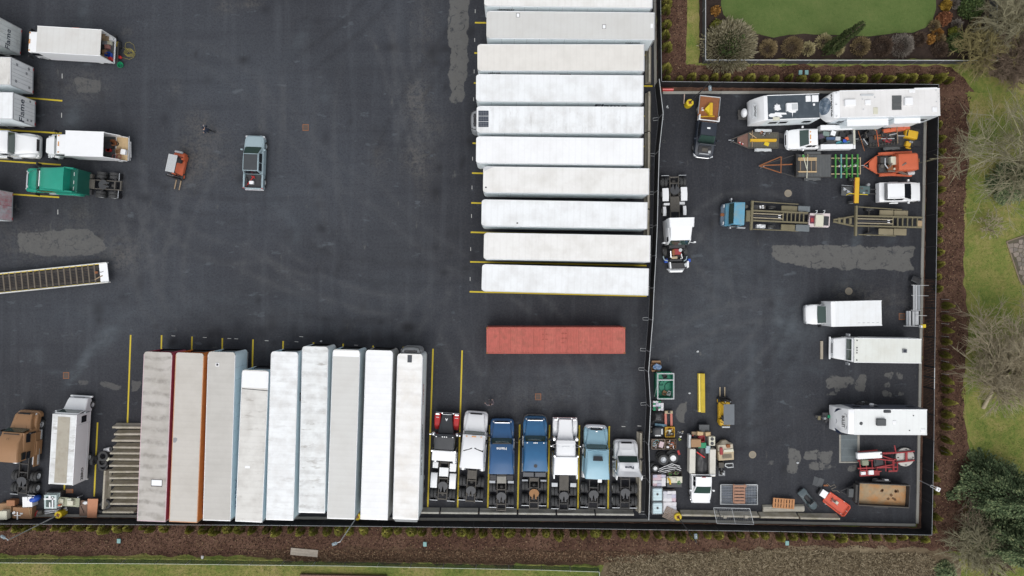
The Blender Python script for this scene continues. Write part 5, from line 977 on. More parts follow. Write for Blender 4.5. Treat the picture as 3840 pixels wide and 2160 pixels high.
v.hull('cab',whiteg,[(xc,1.0,0.6,1.8,0.1),(xr0,0.98,0.6,2.45,0.16,0.02),(xf+0.06,1.0,0.6,2.5,0.16,0.02)],local=True);windscreen(v,xc+0.02,xr0+0.03,0.9,0.86,1.83,2.42);side_glass(v,xf+0.3,xc-0.2,1.0,1.75,2.25);roof_lamps(v,xr0-0.2,2.5,(-0.8,-0.15,0,0.15,0.8));mirrors(v,xc-0.1,1.02,1.9,black,0.25)
v.lb('bumper',white,xn-0.05,-1.1,0.4,xn+0.1,1.1,0.75,0.04)
xe=a(1285,1.0);v.lb('deck',woodl,xe,-1.15,0.95,xb-0.05,1.15,1.02,0.01)
for sg in(1,-1):
 m=MB();y=sg*1.18;m.panel([(xb,y,1.0),(xb,y,3.0),(xb-0.9,y,1.9),(xe+0.35,y,1.5),(xe,y,1.0)],0.05);m.build('side_panel',whiteg,v.root)
 v.lb('frame_rail',frame_d,xe,sg*0.38,0.6,xn-0.1,sg*0.46,0.88,0.01);v.wheel(xn-0.85,sg*0.95,0.46,0.26)
 for y in(0.75,1.07):v.wheel(xb-0.2,sg*y,0.46,0.25)
v.lb('rear_bumper',alum,xe-0.12,-1.15,0.85,xe-0.01,1.15,1.0,0.02);v.tube('rear_rail',alum,[(1315,245,1.1),(1318,405,1.1)],0.04);v.tube('rear_rail',alum,[(1300,190,1.4),(1310,435,1.4)],0.035)
for lab,p,z,dx,dy,h,mat,lid in(('brown carton in the open rear of the service truck',(1185,340),1.4,0.5,0.4,0.35,card,None),('white cooler on the service truck deck',(1237,347),1.4,0.45,0.5,0.35,white,whiteg),('dark tool chest in the service truck',(1085,280),1.6,0.5,0.6,0.5,dark,dark),('rusty parts tray in the service truck',(1120,250),1.6,0.5,0.45,0.4,rust,None)):
 crate(lab,ZB,p,z,dx,dy,h,mat,1.03,random.uniform(-12,12),'crate','box',lid,GI)
g=V('bucket','red bucket in the open rear of the service truck','bucket',ZB,(1082,322),None,1.5,ang=0,base=1.03);m=MB();m.lathe([(0.18,0.0),(0.23,0.42),(0.2,0.42),(0.17,0.05)],n=16);m.build('pail',red,g.root,smooth=40);m=MB();m.lathe([(0.01,0.3),(0.19,0.3)],n=16);m.build('rag',redo,g.root)
g=V('cable_reel','dark looped cable in the service truck','cable',ZB,(1160,262),None,1.3,ang=0,base=1.03)
for k in range(3):m=MB();m.tube([(0.2*math.cos(t/12*6.283),0.2*math.sin(t/12*6.283),0.05+0.05*k)for t in range(13)],0.025,6);m.build('loop',dark,g.root,smooth=60)
g=V('hose_reel','pair of red hose coils on the service truck side deck','hose',ZB,(1165,395),None,1.1,ang=0,base=1.03)
for dx in(-0.17,0.3):
 for k in range(2):m=MB();m.tube([(dx+0.2*math.cos(t/12*6.283),0.2*math.sin(t/12*6.283),0.03+0.05*k)for t in range(13)],0.022,6);m.build('coil',M('pink_hose',(0.5,0.16,0.16),0.6),g.root,smooth=60)
 # white stepvan, lower left
def stepvan(label,Z,cs,zr,nose,hoodF,cowl,side,roofm,hood_hw=0.95,zc=1.7):
 v=V('step_van',label,'van',Z,((cs[2][0]+cs[3][0])/2,(cs[2][1]+cs[3][1])/2),((cs[0][0]+cs[1][0])/2,(cs[0][1]+cs[1][1])/2),zr)
 xf,xb,hw,yc=boxbody(v,cs,zr,0.75,side,roofm,False,whiteg)
 xc=v.ax(cowl,zc);xn=v.ax(hoodF,1.15)
 v.hull('nose',side,[(xf+0.02,hw*0.97,0.6,zr-0.15,0.12),(xf+0.12,hw*0.97,0.6,zr-0.25,0.12),(xc,hw*0.96,0.6,zc,0.1),(xc+0.05,hw*0.94,0.6,zc-0.12,0.12),(xn-0.25,hw*0.86,0.5,1.22,0.15,0.03),(xn-0.03,hw*0.8,0.5,1.05,0.12)],local=True)
 for sg in(1,-1):
  m=MB();y0,y1=sg*0.03,sg*hw*0.86
  m.panel([(xf+0.155,y0,zr-0.30),(xf+0.155,y1,zr-0.30),(xc+0.025,y1,zc+0.08),(xc+0.025,y0,zc+0.08)],0.02);m.build('windscreen',glass,v.root)
  v.lb('headlight',head,xn-0.12,sg*hw*0.5,0.8,xn+0.01,sg*hw*0.74,1.0,0.05);m=MB();m.box(xf-0.9,sg*hw,1.45,xf-0.25,sg*(hw+0.012),2.25);m.build('door_window',glassd,v.root,0.01)
  m=MB();m.panel([(xf+0.05,sg*(hw*0.975),zr-0.4),(xc-0.05,sg*hw*0.975,zc+0.05),(xf+0.05,sg*hw*0.975,zc+0.05)],0.02);m.build('quarter_window',glassd,v.root)
  v.lb('door_seam',greyl,xf-1.05,sg*hw,0.85,xf-1.02,sg*(hw+0.008),zr-0.25,0);v.lb('rub_rail',greyl,xb+0.05,sg*hw,1.05,xf-1.1,sg*(hw+0.02),1.1,0)
  v.wheel((xf+xn)/2-0.1,sg*(hw-0.18),0.4,0.24,greyl)
  for y in(hw-0.18,hw-0.46):v.wheel(xb+(xf-xb)*0.30,sg*y,0.4,0.22,greyl)
 v.lb('front_bumper',white,xn+0.0,-hw*0.95,0.4,xn+0.16,hw*0.95,0.62,0.04);v.lb('grille',grey,xn-0.03,-hw*0.42,0.7,xn+0.03,hw*0.42,0.98,0.02)
 mirrors(v,xf+0.1,hw,1.9,steel,0.15)
 v.lb('rear_bumper',steel,xb-0.15,-hw,0.5,xb-0.03,hw,0.68,0.02)
 v.xf,v.xb,v.hw=xf,xb,hw
 return v
v=stepvan('white step van with a dirty streaked roof near the brown tractor',ZD,[(398,228),(580,232),(549,760),(366,757)],3.0,'up',100,190,white,rstain2)
v.text('2BRO',(v.xb+0.75,-v.hw-0.012,1.5),(1,0,0),(0,0,1),0.5,inkb,bold=0.01);v.box('roof_skylight',M('skylight',(0.36,0.33,0.27),0.5,var=0.15,dirt=(0.2,0.16,0.1),da=0.4),(437,245),(500,750),2.97,3.02,0.01)
v=stepvan('white step van parked against the right-hand kerb with a square roof vent',ZR5,[(802,1052),(802,748),(1630,760),(1630,1062)],2.9,'left',545,700,white,roof_mat('stepvan_roof',(0.66,0.68,0.64),(0.56,0.56,0.50),0.6,streak=0.1))
h=v.box('roof_vent',grey,(1404,886),(1456,934),2.88,3.05,0.02);v.box('vent_cover',navyb,(1410,892),(1450,928),3.0,3.07,0.01,parent=h)
roof_lamps(v,v.xf-0.25,2.92,(-0.95,-0.25,0,0.25,0.95),dark)
# white box truck, right yard
v=V('box_truck','white pickup-nosed box truck parked in the right yard','box truck',ZR5,(1140,440),(205,460),1.0);a=v.ax
CR=[(518,612),(510,300),(1134,285),(1148,592)]
xf,xb,hw,yc=boxbody(v,CR,3.0,0.9,whiteg,roof_mat('cutaway_roof',(0.74,0.76,0.77),(0.62,0.62,0.60),0.5),False,whiteg)
m=MB();m.box(xf-0.42,yc-hw+0.02,2.99,xf+0.0,yc+hw-0.02,3.03);m.build('front_cap',whiteg,v.root,0.015)
for k in range(5):v.lb('roof_clip',grey,xb+0.3+0.45*k,yc+hw-0.32,3.0,xb+0.52+0.45*k,yc+hw-0.29,3.015,0)
xn=a(205,0.9);xc=a(345,1.3);xr0=a(462,2.0)
v.hull('body',whiteg,[(xn,0.7,0.45,0.85,0.12),(xn-0.15,0.9,0.4,1.0,0.15),(xn-0.6,1.0,0.4,1.12,0.18,0.03),(xc,1.0,0.4,1.28,0.16,0.03),(xf+0.03,1.0,0.4,1.3,0.12)],local=True);v.hull('bumper',grey,[(xn-0.25,1.0,0.4,0.75,0.1),(xn+0.04,0.85,0.4,0.72,0.1),(xn+0.1,0.6,0.42,0.7,0.1)],local=True)
v.hull('cab',whiteg,[(xc,0.9,1.2,1.3,0.03),(xr0,0.86,1.2,2.02,0.12,0.02),(xf+0.02,0.88,1.2,2.06,0.12,0.02)],local=True);windscreen(v,xc,xr0+0.03,0.86,0.8,1.32,2.0);side_glass(v,xf+0.1,xc-0.3,0.92,1.35,1.9);mirrors(v,xc-0.2,0.95,1.4,black,0.12);roof_lamps(v,xr0-0.12,2.06,(-0.6,-0.15,0,0.15,0.6));lamps(v,xn,xb,0.98)
for k in range(7):v.lb('roof_sticker',rust if k==3 else dark,xr0-0.12-0.12*(k%3),-0.75+0.22*k,2.075,xr0-0.06-0.12*(k%3),-0.68+0.22*k,2.085,0)
for sg in(1,-1):
 v.wheel(xn-0.9,sg*0.9,0.4,0.24);v.lb('frame_rail',frame_d,xb,sg*0.38,0.5,xn-0.4,sg*0.45,0.75,0)
 for y in(0.7,0.98):v.wheel(xb+1.3,sg*y,0.4,0.22)
 # ---------------------------------------------------------------- forklifts
def forklift(label,Z,tail_,nose,body,guardm,seatm,L=2.35,fork=1.05,counter=None,solid_roof=False):
 v=V('forklift',label,'forklift',Z,tail_,nose,0.3);xn=v.len/2;xm=xn-fork;xt=-v.len/2;hw=0.56
 v.hull('counterweight',counter or body,[(xt,0.30,0.3,0.95,0.1),(xt+0.1,0.46,0.25,1.05,0.15),(xt+0.35,hw,0.22,1.12,0.15),(xt+0.75,hw,0.22,1.12,0.1)],local=True)
 v.lb('body',body,xt+0.76,-hw,0.25,xm-0.35,hw,0.72,0.05);v.lb('engine_cover',dark,xt+0.55,-0.36,0.72,xt+1.1,0.36,1.16,0.06)
 s_=v.lb('seat',seatm,xt+0.62,-0.26,1.17,xt+1.05,0.26,1.27,0.05);v.lb('seat_back',seatm,xt+0.55,-0.26,1.27,xt+0.65,0.26,1.7,0.04,parent=s_)
 m=MB();m.tube([(xm-0.35,0,0.7),(xm-0.55,0,1.25)],0.03,6);c=m.build('steering_column',black,v.root);m=MB();m.tube([(xm-0.58+0.02*math.cos(t/10*6.283),0.17*math.sin(t/10*6.283),1.27+0.17*math.cos(t/10*6.283))for t in range(11)],0.015,5);m.build('steering_wheel',black,c)
 x0,x1=xt+0.5,xm-0.3;z=2.12;
 for sg in(1,-1):
  for xx,xq in((x0,x0+0.05),(x1,x1-0.15)):m=MB();m.tube([(xx,sg*0.48,0.7),(xq,sg*0.46,z)],0.035,6);m.build('guard_post',black,v.root)
  v.lb('guard_side',black,x0,sg*0.44,z,x1-0.1,sg*0.50,z+0.06,0.01)
  v.wheel(xm-0.3,sg*0.48,0.33,0.24,body);v.wheel(xt+0.45,sg*0.44,0.26,0.2,body)
  v.lb('mast_rail',black,xm-0.1,sg*0.30,0.1,xm+0.02,sg*0.40,2.05,0.01);m=MB();m.tube([(xm-0.14,sg*0.26,0.3),(xm-0.14,sg*0.26,1.9)],0.04,8);m.build('lift_cylinder',steel,v.root,smooth=60)
  f=v.lb('fork',wood if not solid_roof else tan,xm+0.1,sg*0.24-0.055,0.06,xn,sg*0.24+0.055,0.105,0.01);v.lb('fork_heel',dark,xm+0.06,sg*0.24-0.055,0.06,xm+0.1,sg*0.24+0.055,0.6,0.005,parent=f)
 if solid_roof:v.lb('guard_roof',guardm,x0-0.05,-0.53,z+0.065,x1-0.02,0.53,z+0.1,0.02)
 else:
  for k in range(9):y=-0.40+0.1*k;v.lb('guard_slat',guardm,x0,y-0.04,z+0.01,x1-0.1,y+0.04,z+0.05,0.005)
 for zz in(0.35,1.2,2.0):v.lb('mast_crossbar',black,xm-0.06,-0.30,zz,xm,0.30,zz+0.08,0.01)
 v.lb('carriage',dark,xm+0.02,-0.5,0.25,xm+0.06,0.5,0.65,0.01);m=MB();m.tube([(xt+0.15,-0.45,0.85),(xt+0.15,0.45,0.85)],0.15,14)
 t=MB();t.tube([(xt+0.05,-0.38,1.16),(xt+0.05,0.38,1.16)],0.12,12);t.build('gas_bottle',steel,v.root,smooth=50)
 return v
forklift('orange forklift standing in the open yard with wooden-coloured forks',ZB,(1845,362),(1768,722),orange,greyl,dark)
forklift('yellow and grey forklift beside the yellow beam',ZR4,(603,612),(603,316),yellowd,M('grey_sheet',(0.13,0.145,0.16),0.6),black,solid_roof=True)
# ---------------------------------------------------------------- red shipping container
v=V('shipping_container','long red shipping container lying alone below the trailer row','container',NAT,(1824,1277),(2345,1277),2.75)
cm=M('container_red',(0.42,0.10,0.075),0.6,var=0.12,dirt=(0.25,0.08,0.06),da=0.35,ds=1.5);L=v.len;hw=1.28;H=2.75
n=12;pw=(L-0.3)/n;pm=MB();sec=[]
for i in range(9):x=-pw/2+0.005+(pw-0.01)*i/8;zz=H-0.03-(0.045 if i%2 else 0.0);sec.append([(x,-hw+0.07,zz),(x,hw-0.07,zz),(x,hw-0.07,zz-0.04),(x,-hw+0.07,zz-0.04)])
pm.loft(sec);cms=[M('container_red_%d'%k,c_,0.65,var=0.2,vs=3,dirt=(0.20,0.075,0.05),da=0.45,ds=1.8)for k,c_ in enumerate(((0.43,0.11,0.085),(0.42,0.105,0.08),(0.44,0.118,0.09)))]
for i in range(n):
 me=pm.mesh('roof_panel',cms[(i*7)%3]);link('roof_panel',me,v.root,(-L/2+0.15+pw*(i+0.5),0,0.012*((i*5)%3)))
for sg in(1,-1):
 v.lb('top_rail',cm,-L/2,sg*(hw-0.07),H-0.1,L/2,sg*hw,H,0.01);v.lb('bottom_rail',cm,-L/2,sg*(hw-0.07),0.02,L/2,sg*hw,0.16,0.01)
 m=MB();ns=int((L-0.3)/0.14);prof=[]
 for i in range(ns+1):x=-L/2+0.15+(L-0.3)*i/ns;prof.append((x,sg*(hw-0.015-(0.035 if i%4 in(1,2)else 0))))
 m.loft([[(x,y,0.16),(x,y,H-0.1),(x,y-sg*0.02,H-0.1),(x,y-sg*0.02,0.16)]for x,y in prof]);m.build('corrugated_side',cm,v.root)
 for e in(1,-1):v.lb('corner_post',cm,e*L/2-e*0.15,sg*(hw-0.1),0.0,e*L/2,sg*hw+sg*0.003,H+0.004,0.01);v.lb('corner_casting',rust,e*L/2-e*0.16,sg*(hw-0.15),H-0.1,e*L/2+e*0.012,sg*(hw+0.012),H+0.02,0.01)
 d=v.lb('door',cm,-L/2+0.02,sg*0.01,0.16,-L/2+0.07,sg*(hw-0.1),H-0.1,0.01)
 for y in(0.35,0.85):m=MB();m.tube([(-L/2-0.01,sg*y,0.2),(-L/2-0.01,sg*y,H-0.15)],0.02,6);m.build('lock_rod',rust,d)
 v.lb('end_header',cm,sg*(L/2-0.15),-hw+0.1,H-0.12,sg*(L/2-0.01),hw-0.1,H-0.002,0.01)
v.lb('front_wall',cm,L/2-0.08,-hw+0.1,0.1,L/2-0.03,hw-0.1,H-0.1,0)
for x,y in((2035,1253),(2035,1272),(2050,1253),(2050,1272),(2110,1250),(2110,1268),(2110,1285),(2122,1250),(2122,1268)):v.box('rust_scuff',M('rust_scuff',(0.28,0.07,0.05),0.8),(x-5,y-1),(x+5,y+2),H-0.03,H-0.018,0)
v.box('rust_patch',rust,(2176,1280),(2180,1284),H-0.03,H-0.015,0)
# ---------------------------------------------------------------- long grated yard ramp, left
v=V('yard_ramp','long grated loading ramp with white edges cut by the left edge','ramp',ZC,(-500,380),(1085,218),0.9);L=v.len;hw=1.03;Z1=0.9
gm=M('ramp_edge_white',(0.62,0.62,0.60),0.5,var=0.1,dirt=(0.35,0.30,0.2),da=0.4);xe=L/2
for sg in(1,-1):v.lb('side_rail',gm,-L/2,sg*(hw-0.10),0.55,xe,sg*hw,Z1+0.14,0.02);m=MB();m.panel([(-L/2,sg*(hw-0.1),Z1),(xe-0.8,sg*(hw-0.1),Z1),(xe-0.8,sg*(hw-0.16),Z1),(-L/2,sg*(hw-0.16),Z1)],0.02);m.build('rail_stain',yellow,v.root)
v.lb('lip_plate',whiteg,xe-0.8,-hw+0.1,Z1-0.05,xe+0.02,hw-0.1,Z1+0.02,0.01)
nb=int((L-0.8)/0.61);me=MB();me.box(-0.07,-hw+0.1,Z1-0.06,0.07,hw-0.1,Z1+0.01);mb=me.mesh('cross_bar',M('ramp_bar',(0.13,0.11,0.085),0.8,var=0.3),0.01)
pieces('cross_bar',mb,v.root,[(xe-0.8-0.61*(i+0.5)-0.2,0,0)for i in range(nb)])
gmesh=MB()
for k in range(12):y=-hw+0.16+0.157*k;gmesh.box(-0.24,y-0.03,Z1-0.05,0.24,y+0.03,Z1-0.02)
gg=gmesh.mesh('grating',M('ramp_grating',(0.055,0.045,0.038),0.8,var=0.4,dirt=(0.12,0.08,0.06),da=0.3))
for i in range(nb):o=link('grating',gg,v.root,(xe-0.8-0.61*i-0.2,0,0));o['kind']='stuff'
for x in(-L/2+1,0,xe-1.5):
 for sg in(1,-1):v.lb('support_leg',frame_d,x,sg*0.75,0,x+0.12,sg*0.9,0.85,0)
v.lb('support_axle',frame_d,-L/2,-0.7,0.5,xe-0.8,-0.6,0.84,0);v.lb('support_axle',frame_d,-L/2,0.6,0.5,xe-0.8,0.7,0.84,0)
g=V('plank','pale stick lying across the end of the yard ramp','plank',ZC,(950,292),(1028,250),1.0,base=0.92);g.lb('board',wood,-g.len/2,-0.05,0,g.len/2,0.05,0.04,0.005)
g=V('ratchet_strap','rusty ratchet strap on the yard ramp lip','strap',ZC,(968,218),ang=0,z=0.95,base=0.92);g.lb('ratchet',rust,-0.15,-0.12,0,0.15,0.1,0.06,0.02);g.tube('strap',dark,[(985,215,0.96),(1015,218,0.96),(1040,208,0.96)],0.02)
# ---------------------------------------------------------------- people
def limb(pts,name,mat,parent):
 """skinned chain with one radius per joint"""
 me=bpy.data.meshes.new(name);vs=[p[:3]for p in pts[0]];me.from_pydata(vs,pts[1],[]);o=link(name,me,parent)
 return o
def person(label,loc,face,top,legs,shoe,hairm,P,carry=None):
 """P: joint dict in local metres (x = facing)"""
 root=tag(link('person',None,None,(loc[0],loc[1],0),face),label,'person')
 names=list(P['j'].keys());idx={n:i for i,n in enumerate(names)}
 me=bpy.data.meshes.new('body');me.from_pydata([P['j'][n][:3]for n in names],[(idx[a],idx[b])for a,b in P['e']],[])
 o=link('body',me,root);md=o.modifiers.new('skin','SKIN');sk=me.skin_vertices[0].data
 for n in names:r=P['j'][n][3];sk[idx[n]].radius=(r,r if len(P['j'][n])<5 else P['j'][n][4]);sk[idx[n]].use_root=(n=='pelvis')
 ss=o.modifiers.new('sub','SUBSURF');ss.levels=1;ss.render_levels=2
 m=bpy.data.materials.new('clothes');t,N,L,b=nodes_of(m);tc=N.new('ShaderNodeTexCoord');sx=N.new('ShaderNodeSeparateXYZ');L.new(tc.outputs['Object'],sx.inputs[0])
 f=ramp(t,mth(t,'MULTIPLY',sx.outputs['Z'],0.5),[(0.0,shoe),(0.045,legs),(0.44,top),(0.752,(0.42,0.26,0.19))]);N[-1].color_ramp if False else None
 for n in N:
  if n.type=='VALTORGB':n.color_ramp.interpolation='CONSTANT'
 L.new(f,b.inputs['Base Color']);b.inputs['Roughness'].default_value=0.85;me.materials.append(m)
 hx,hy,hz=P['j']['head'][:3]
 mb=MB();mb.ball((hx-0.015,hy,hz+0.035),0.115,0.10,0.12,14,9);mb.build('hair',hairm,root,smooth=60)
 mb=MB();mb.ball((hx+0.11,hy,hz-0.02),0.02,0.018,0.03,8,6);mb.build('nose',skin,root,smooth=60)
 for sg in(1,-1):mb=MB();mb.ball((hx,hy+sg*0.098,hz-0.01),0.03,0.015,0.04,8,6);mb.build('ear',skin,root,smooth=60);mb=MB();mb.ball((hx+0.093,hy+sg*0.035,hz+0.012),0.012,0.014,0.01,8,5);mb.build('eye',black,root)
 for side in('l','r'):
  h=Vector(P['j']['hand_'+side][:3]);w_=Vector(P['j']['wrist_'+side][:3]);d=(h-w_).normalized();a=d.cross(Vector((0,0,1)));a=a.normalized()if a.length>0.1 else Vector((1,0,0));c=d.cross(a)
  for k in range(4):q=h+a*(k-1.5)*0.021;mb=MB();ln=(0.07,0.08,0.075,0.06)[k];mb.tube([q,q+d*ln*0.6,q+d*ln-c*0.025],0.009,6,0.007);mb.build('finger',skin,root,smooth=60)
  mb=MB();mb.tube([w_+d*0.03,w_+d*0.06+a*0.05,w_+d*0.1+a*0.055],0.011,6,0.008);mb.build('thumb',skin,root,smooth=60)
 return root
E=[('pelvis','waist'),('waist','chest'),('chest','neck'),('neck','head'),('chest','sh_l'),('sh_l','el_l'),('el_l','wrist_l'),('wrist_l','hand_l'),('chest','sh_r'),('sh_r','el_r'),('el_r','wrist_r'),('wrist_r','hand_r'),('pelvis','hip_l'),('hip_l','kn_l'),('kn_l','an_l'),('an_l','toe_l'),('pelvis','hip_r'),('hip_r','kn_r'),('kn_r','an_r'),('an_r','toe_r')]
walk={'pelvis':(0,0,0.95,.14,.16),'waist':(0.02,0,1.1,.14,.17),'chest':(0.06,0,1.35,.14,.2),'neck':(0.09,0,1.52,.06),'head':(0.12,0,1.66,.10),'sh_l':(0.05,0.21,1.42,.075),'el_l':(-0.06,0.30,1.15,.055),'wrist_l':(0.12,0.33,0.98,.04),'hand_l':(0.2,0.32,0.95,.042),'sh_r':(0.05,-0.21,1.42,.075),'el_r':(0.08,-0.32,1.16,.055),'wrist_r':(0.32,-0.3,1.1,.04),'hand_r':(0.40,-0.28,1.1,.042),
'hip_l':(0,0.1,0.88,.1),'kn_l':(0.22,0.11,0.5,.075),'an_l':(0.26,0.11,0.1,.055),'toe_l':(0.43,0.12,0.05,.045),'hip_r':(0,-0.1,0.88,.1),'kn_r':(-0.06,-0.1,0.48,.075),'an_r':(-0.36,-0.1,0.14,.055),'toe_r':(-0.22,-0.11,0.05,.045)}
w1=W(795,497);pp=person('person in navy jacket walking across the yard carrying a small white thing',w1,math.radians(160),(0.018,0.028,0.05),(0.014,0.015,0.018),(0.25,0.24,0.23),navy,{'j':walk,'e':E});pp.scale=(1.08,1.08,1.08)
c=V('white_cup','white cup held by the walking person','cup',NAT,(0,0),ang=0);c.root.location=(w1[0]+0.40*math.cos(math.radians(160))+0.28*math.sin(math.radians(160))*1.0,w1[1]+0.40*math.sin(math.radians(160))-0.28*math.cos(math.radians(160)),1.08);mm=MB();mm.lathe([(0.01,0.0),(0.05,0.0),(0.065,0.14),(0.055,0.14),(0.045,0.02)],n=12);mm.build('paper_cup',whiteg,c.root,smooth=40)
stand=dict(walk);stand.update({'el_l':(0.05,0.36,1.17,.055),'wrist_l':(0.2,0.48,1.08,.04),'hand_l':(0.26,0.52,1.07,.042),'kn_r':(0.12,-0.1,0.48,.075),'an_r':(0.15,-0.12,0.1,.055),'toe_r':(0.33,-0.15,0.05,.045)})
stand={k:((x[0],x[1],x[2])+tuple(x[3:]))for k,x in stand.items()}
person('person in a mauve grey hoodie standing in front of the parked tractors',W(1842,1510),math.radians(105),(0.17,0.145,0.16),(0.16,0.14,0.155),(0.5,0.5,0.5),hair,{'j':stand,'e':E})
# ---------------------------------------------------------------- right-hand yard: caravans
def caravan(name,label,Z,cs,zr,xnose_p,side,roofm,cap,nose_z=(2.4,1.2),z0=0.55,capw=0.9):
 """roof corners (front left, front right, rear right, rear left)"""
 v=V(name,label,'caravan',Z,((cs[2][0]+cs[3][0])/2,(cs[2][1]+cs[3][1])/2),((cs[0][0]+cs[1][0])/2,(cs[0][1]+cs[1][1])/2),zr,'caravans in the right-hand yard')
 P=[v.l(p,zr)for p in cs];hw=((P[0]-P[1]).length+(P[2]-P[3]).length)/4;xf,xb=v.len/2,-v.len/2;xn=v.l(xnose_p,nose_z[1]).x
 v.lb('roof',roofm,xb,-hw+0.06,zr-0.06,xf,hw-0.06,zr,0.02)
 for sg in(1,-1):v.lb('side_wall',side,xb,sg*(hw-0.05),z0,xf,sg*hw,zr-0.02,0.01);m=MB();m.tube([(xb,sg*(hw-0.04),zr-0.03),(xf,sg*(hw-0.04),zr-0.03)],0.05,8);m.build('roof_edge',whiteg,v.root,smooth=60)
 v.lb('rear_wall',side,xb,-hw+0.05,z0,xb+0.05,hw-0.05,zr-0.03,0.01);v.lb('floor',dark,xb,-hw+0.05,z0-0.06,xf,hw-0.05,z0+0.02,0)
 for sg in(1,-1):
  for x in(xb+(xf-xb)*0.38,xb+(xf-xb)*0.38+0.85):v.wheel(x,sg*(hw-0.16),0.34,0.22,greyl)
  for k,x in enumerate((xb+0.8,xb+(xf-xb)*0.62,xf-0.9)):v.lb('window',glassd,x-0.4,sg*(hw+0.004),1.5,x+0.4,sg*(hw+0.02),2.15,0.02)
 v.xf,v.xb,v.hw,v.xn,v.zr=xf,xb,hw,xn,zr
 return v
darkroof=M('dark_rubber_roof',(0.045,0.06,0.075),0.7,var=0.15,vs=1.5,dirt=(0.10,0.12,0.14),da=0.4,ds=2.0)
v=caravan('travel_trailer','travel trailer with dark blue-grey roof and white nose cap',ZR1,[(1517,545),(1515,205),(2221,180),(2221,522)],3.0,(1268,440),side_white,darkroof,whiteg)
v.hull('nose_cap',white,[(v.xf-0.01,v.hw,0.55,2.99,0.1),(v.xf+0.3,v.hw,0.55,2.88,0.1),(v.xf+(v.xn-v.xf)*0.7,v.hw*0.985,0.55,2.2,0.12),(v.xn,v.hw*0.97,0.55,1.5,0.12),(v.xn+0.02,v.hw*0.96,0.6,1.0,0.12)],local=True)
for p,q,h,mt in(((1775,310),(1932,412),0.32,whiteg),((1615,335),(1690,405),0.15,white),((2035,210),(2108,290),0.12,whiteg),((2120,205),(2212,292),0.14,whiteg),((1590,500),(1685,545),0.1,cream),((2135,315),(2165,345),0.1,whiteg)):
 o=v.box('roof_unit',mt,p,q,2.98,3.0+h,0.04)
 if h>0.3:v.box('unit_grille',greyl,(p[0]+70,p[1]+15),(q[0]-10,q[1]-10),3.0+h-0.01,3.0+h+0.012,0,parent=o)
for pts in([(1530,475),(1560,455),(1610,455),(1620,440),(1770,445),(1775,468),(1700,470),(1720,500),(1690,510),(1640,490),(1580,505),(1540,500)],[(1600,380),(1640,320),(1680,350),(1700,400),(1650,420)],[(1790,412),(1910,412),(1900,440),(1860,445),(1855,510),(1848,445),(1800,435)]):v.poly('sealant_patch',white,pts,2.99,3.006)
v.panel('nose_badge',M('faint_grey',(0.52,0.54,0.55),0.5),[(1310,325,2.32),(1370,318,2.62),(1375,525,2.62),(1312,532,2.32)],0.01)
for pts in([(1326,350,2.42),(1360,400,2.6),(1340,450,2.47),(1358,500,2.58)],[(1362,345,2.62),(1335,400,2.45),(1362,440,2.6),(1330,490,2.43)]):v.tube('nose_swirl',dark,pts,0.02)
v.ball('propane_cover',whiteg,(1197,447),0.9,0.30,0.46,0.45);v.lb('tongue',frame_d,v.xn,-0.5,0.45,v.xn+0.9,0.5,0.55,0.02);v.tube('hitch',frame_d,[(1250,520,0.5),(1105,470,0.5)],0.05);v.tube('hitch',frame_d,[(1250,400,0.5),(1105,470,0.5)],0.05)
v=caravan('fifth_wheel_caravan','long white fifth-wheel caravan with rounded lettered nose and dark roof solar panels',ZR2,[(690,515),(685,140),(2045,112),(2052,480)],3.5,(430,345),nose_z=(2.4,2.1),side=M('rv_side',(0.70,0.76,0.80),0.4,var=0.06),roofm=roof_mat('rv_roof',(0.72,0.71,0.70),(0.60,0.59,0.57),0.6),cap=whiteg)
v.hull('nose_cap',whiteg,[(v.xf-0.01,v.hw,1.6,3.48,0.12),(v.xf+0.5,v.hw*0.97,1.6,3.35,0.15),(v.xf+(v.xn-v.xf)*0.6,v.hw*0.86,1.6,2.95,0.2),(v.xf+(v.xn-v.xf)*0.87,v.hw*0.66,1.6,2.5,0.2),(v.xn,v.hw*0.45,1.65,2.1,0.2)],local=True)
v.lb('lower_front',side_white,v.xf-0.6,-v.hw+0.05,0.55,v.xf-0.1,v.hw-0.05,1.6,0.05)
P=[]
for k in range(24):an=k/24*6.283;p=v.l((494+50*math.cos(an),350+115*math.sin(an)),2.75);P.append((p.x,p.y))
m=MB();xm=(v.xf+v.xn)/2
def nosez(x):
 pts=[(v.xf,3.48),(v.xf+0.5,3.35),(v.xf+(v.xn-v.xf)*0.6,2.95),(v.xf+(v.xn-v.xf)*0.87,2.5),(v.xn,2.1)]
 for(xa,za),(xb_,zb)in zip(pts,pts[1:]):
  if xa<=x<=xb_:return za+(zb-za)*(x-xa)/(xb_-xa)
 return 2.1 if x>v.xn else 3.48
x0=v.l((575,340),3.2).x;v.text('SUNDANCE',(x0,0,nosez(x0)+0.03),(0,1,0),(-0.75,0,0.6),0.40,inkb,bold=0.014,ext=0.04)
rings=[[(sum(q[0]for q in P)/24+(x-sum(q[0]for q in P)/24)*s_,y*s_,nosez(sum(q[0]for q in P)/24+(x-sum(q[0]for q in P)/24)*s_)+0.03)for x,y in P]for s_ in(1.0,0.7,0.35,0.02)]
m.loft(rings,False);m.build('nose_decal',M('nose_picture',(0.10,0.14,0.19),0.4,var=0.5,vs=3,dirt=(0.55,0.6,0.65),da=0.45,ds=2.5),v.root)
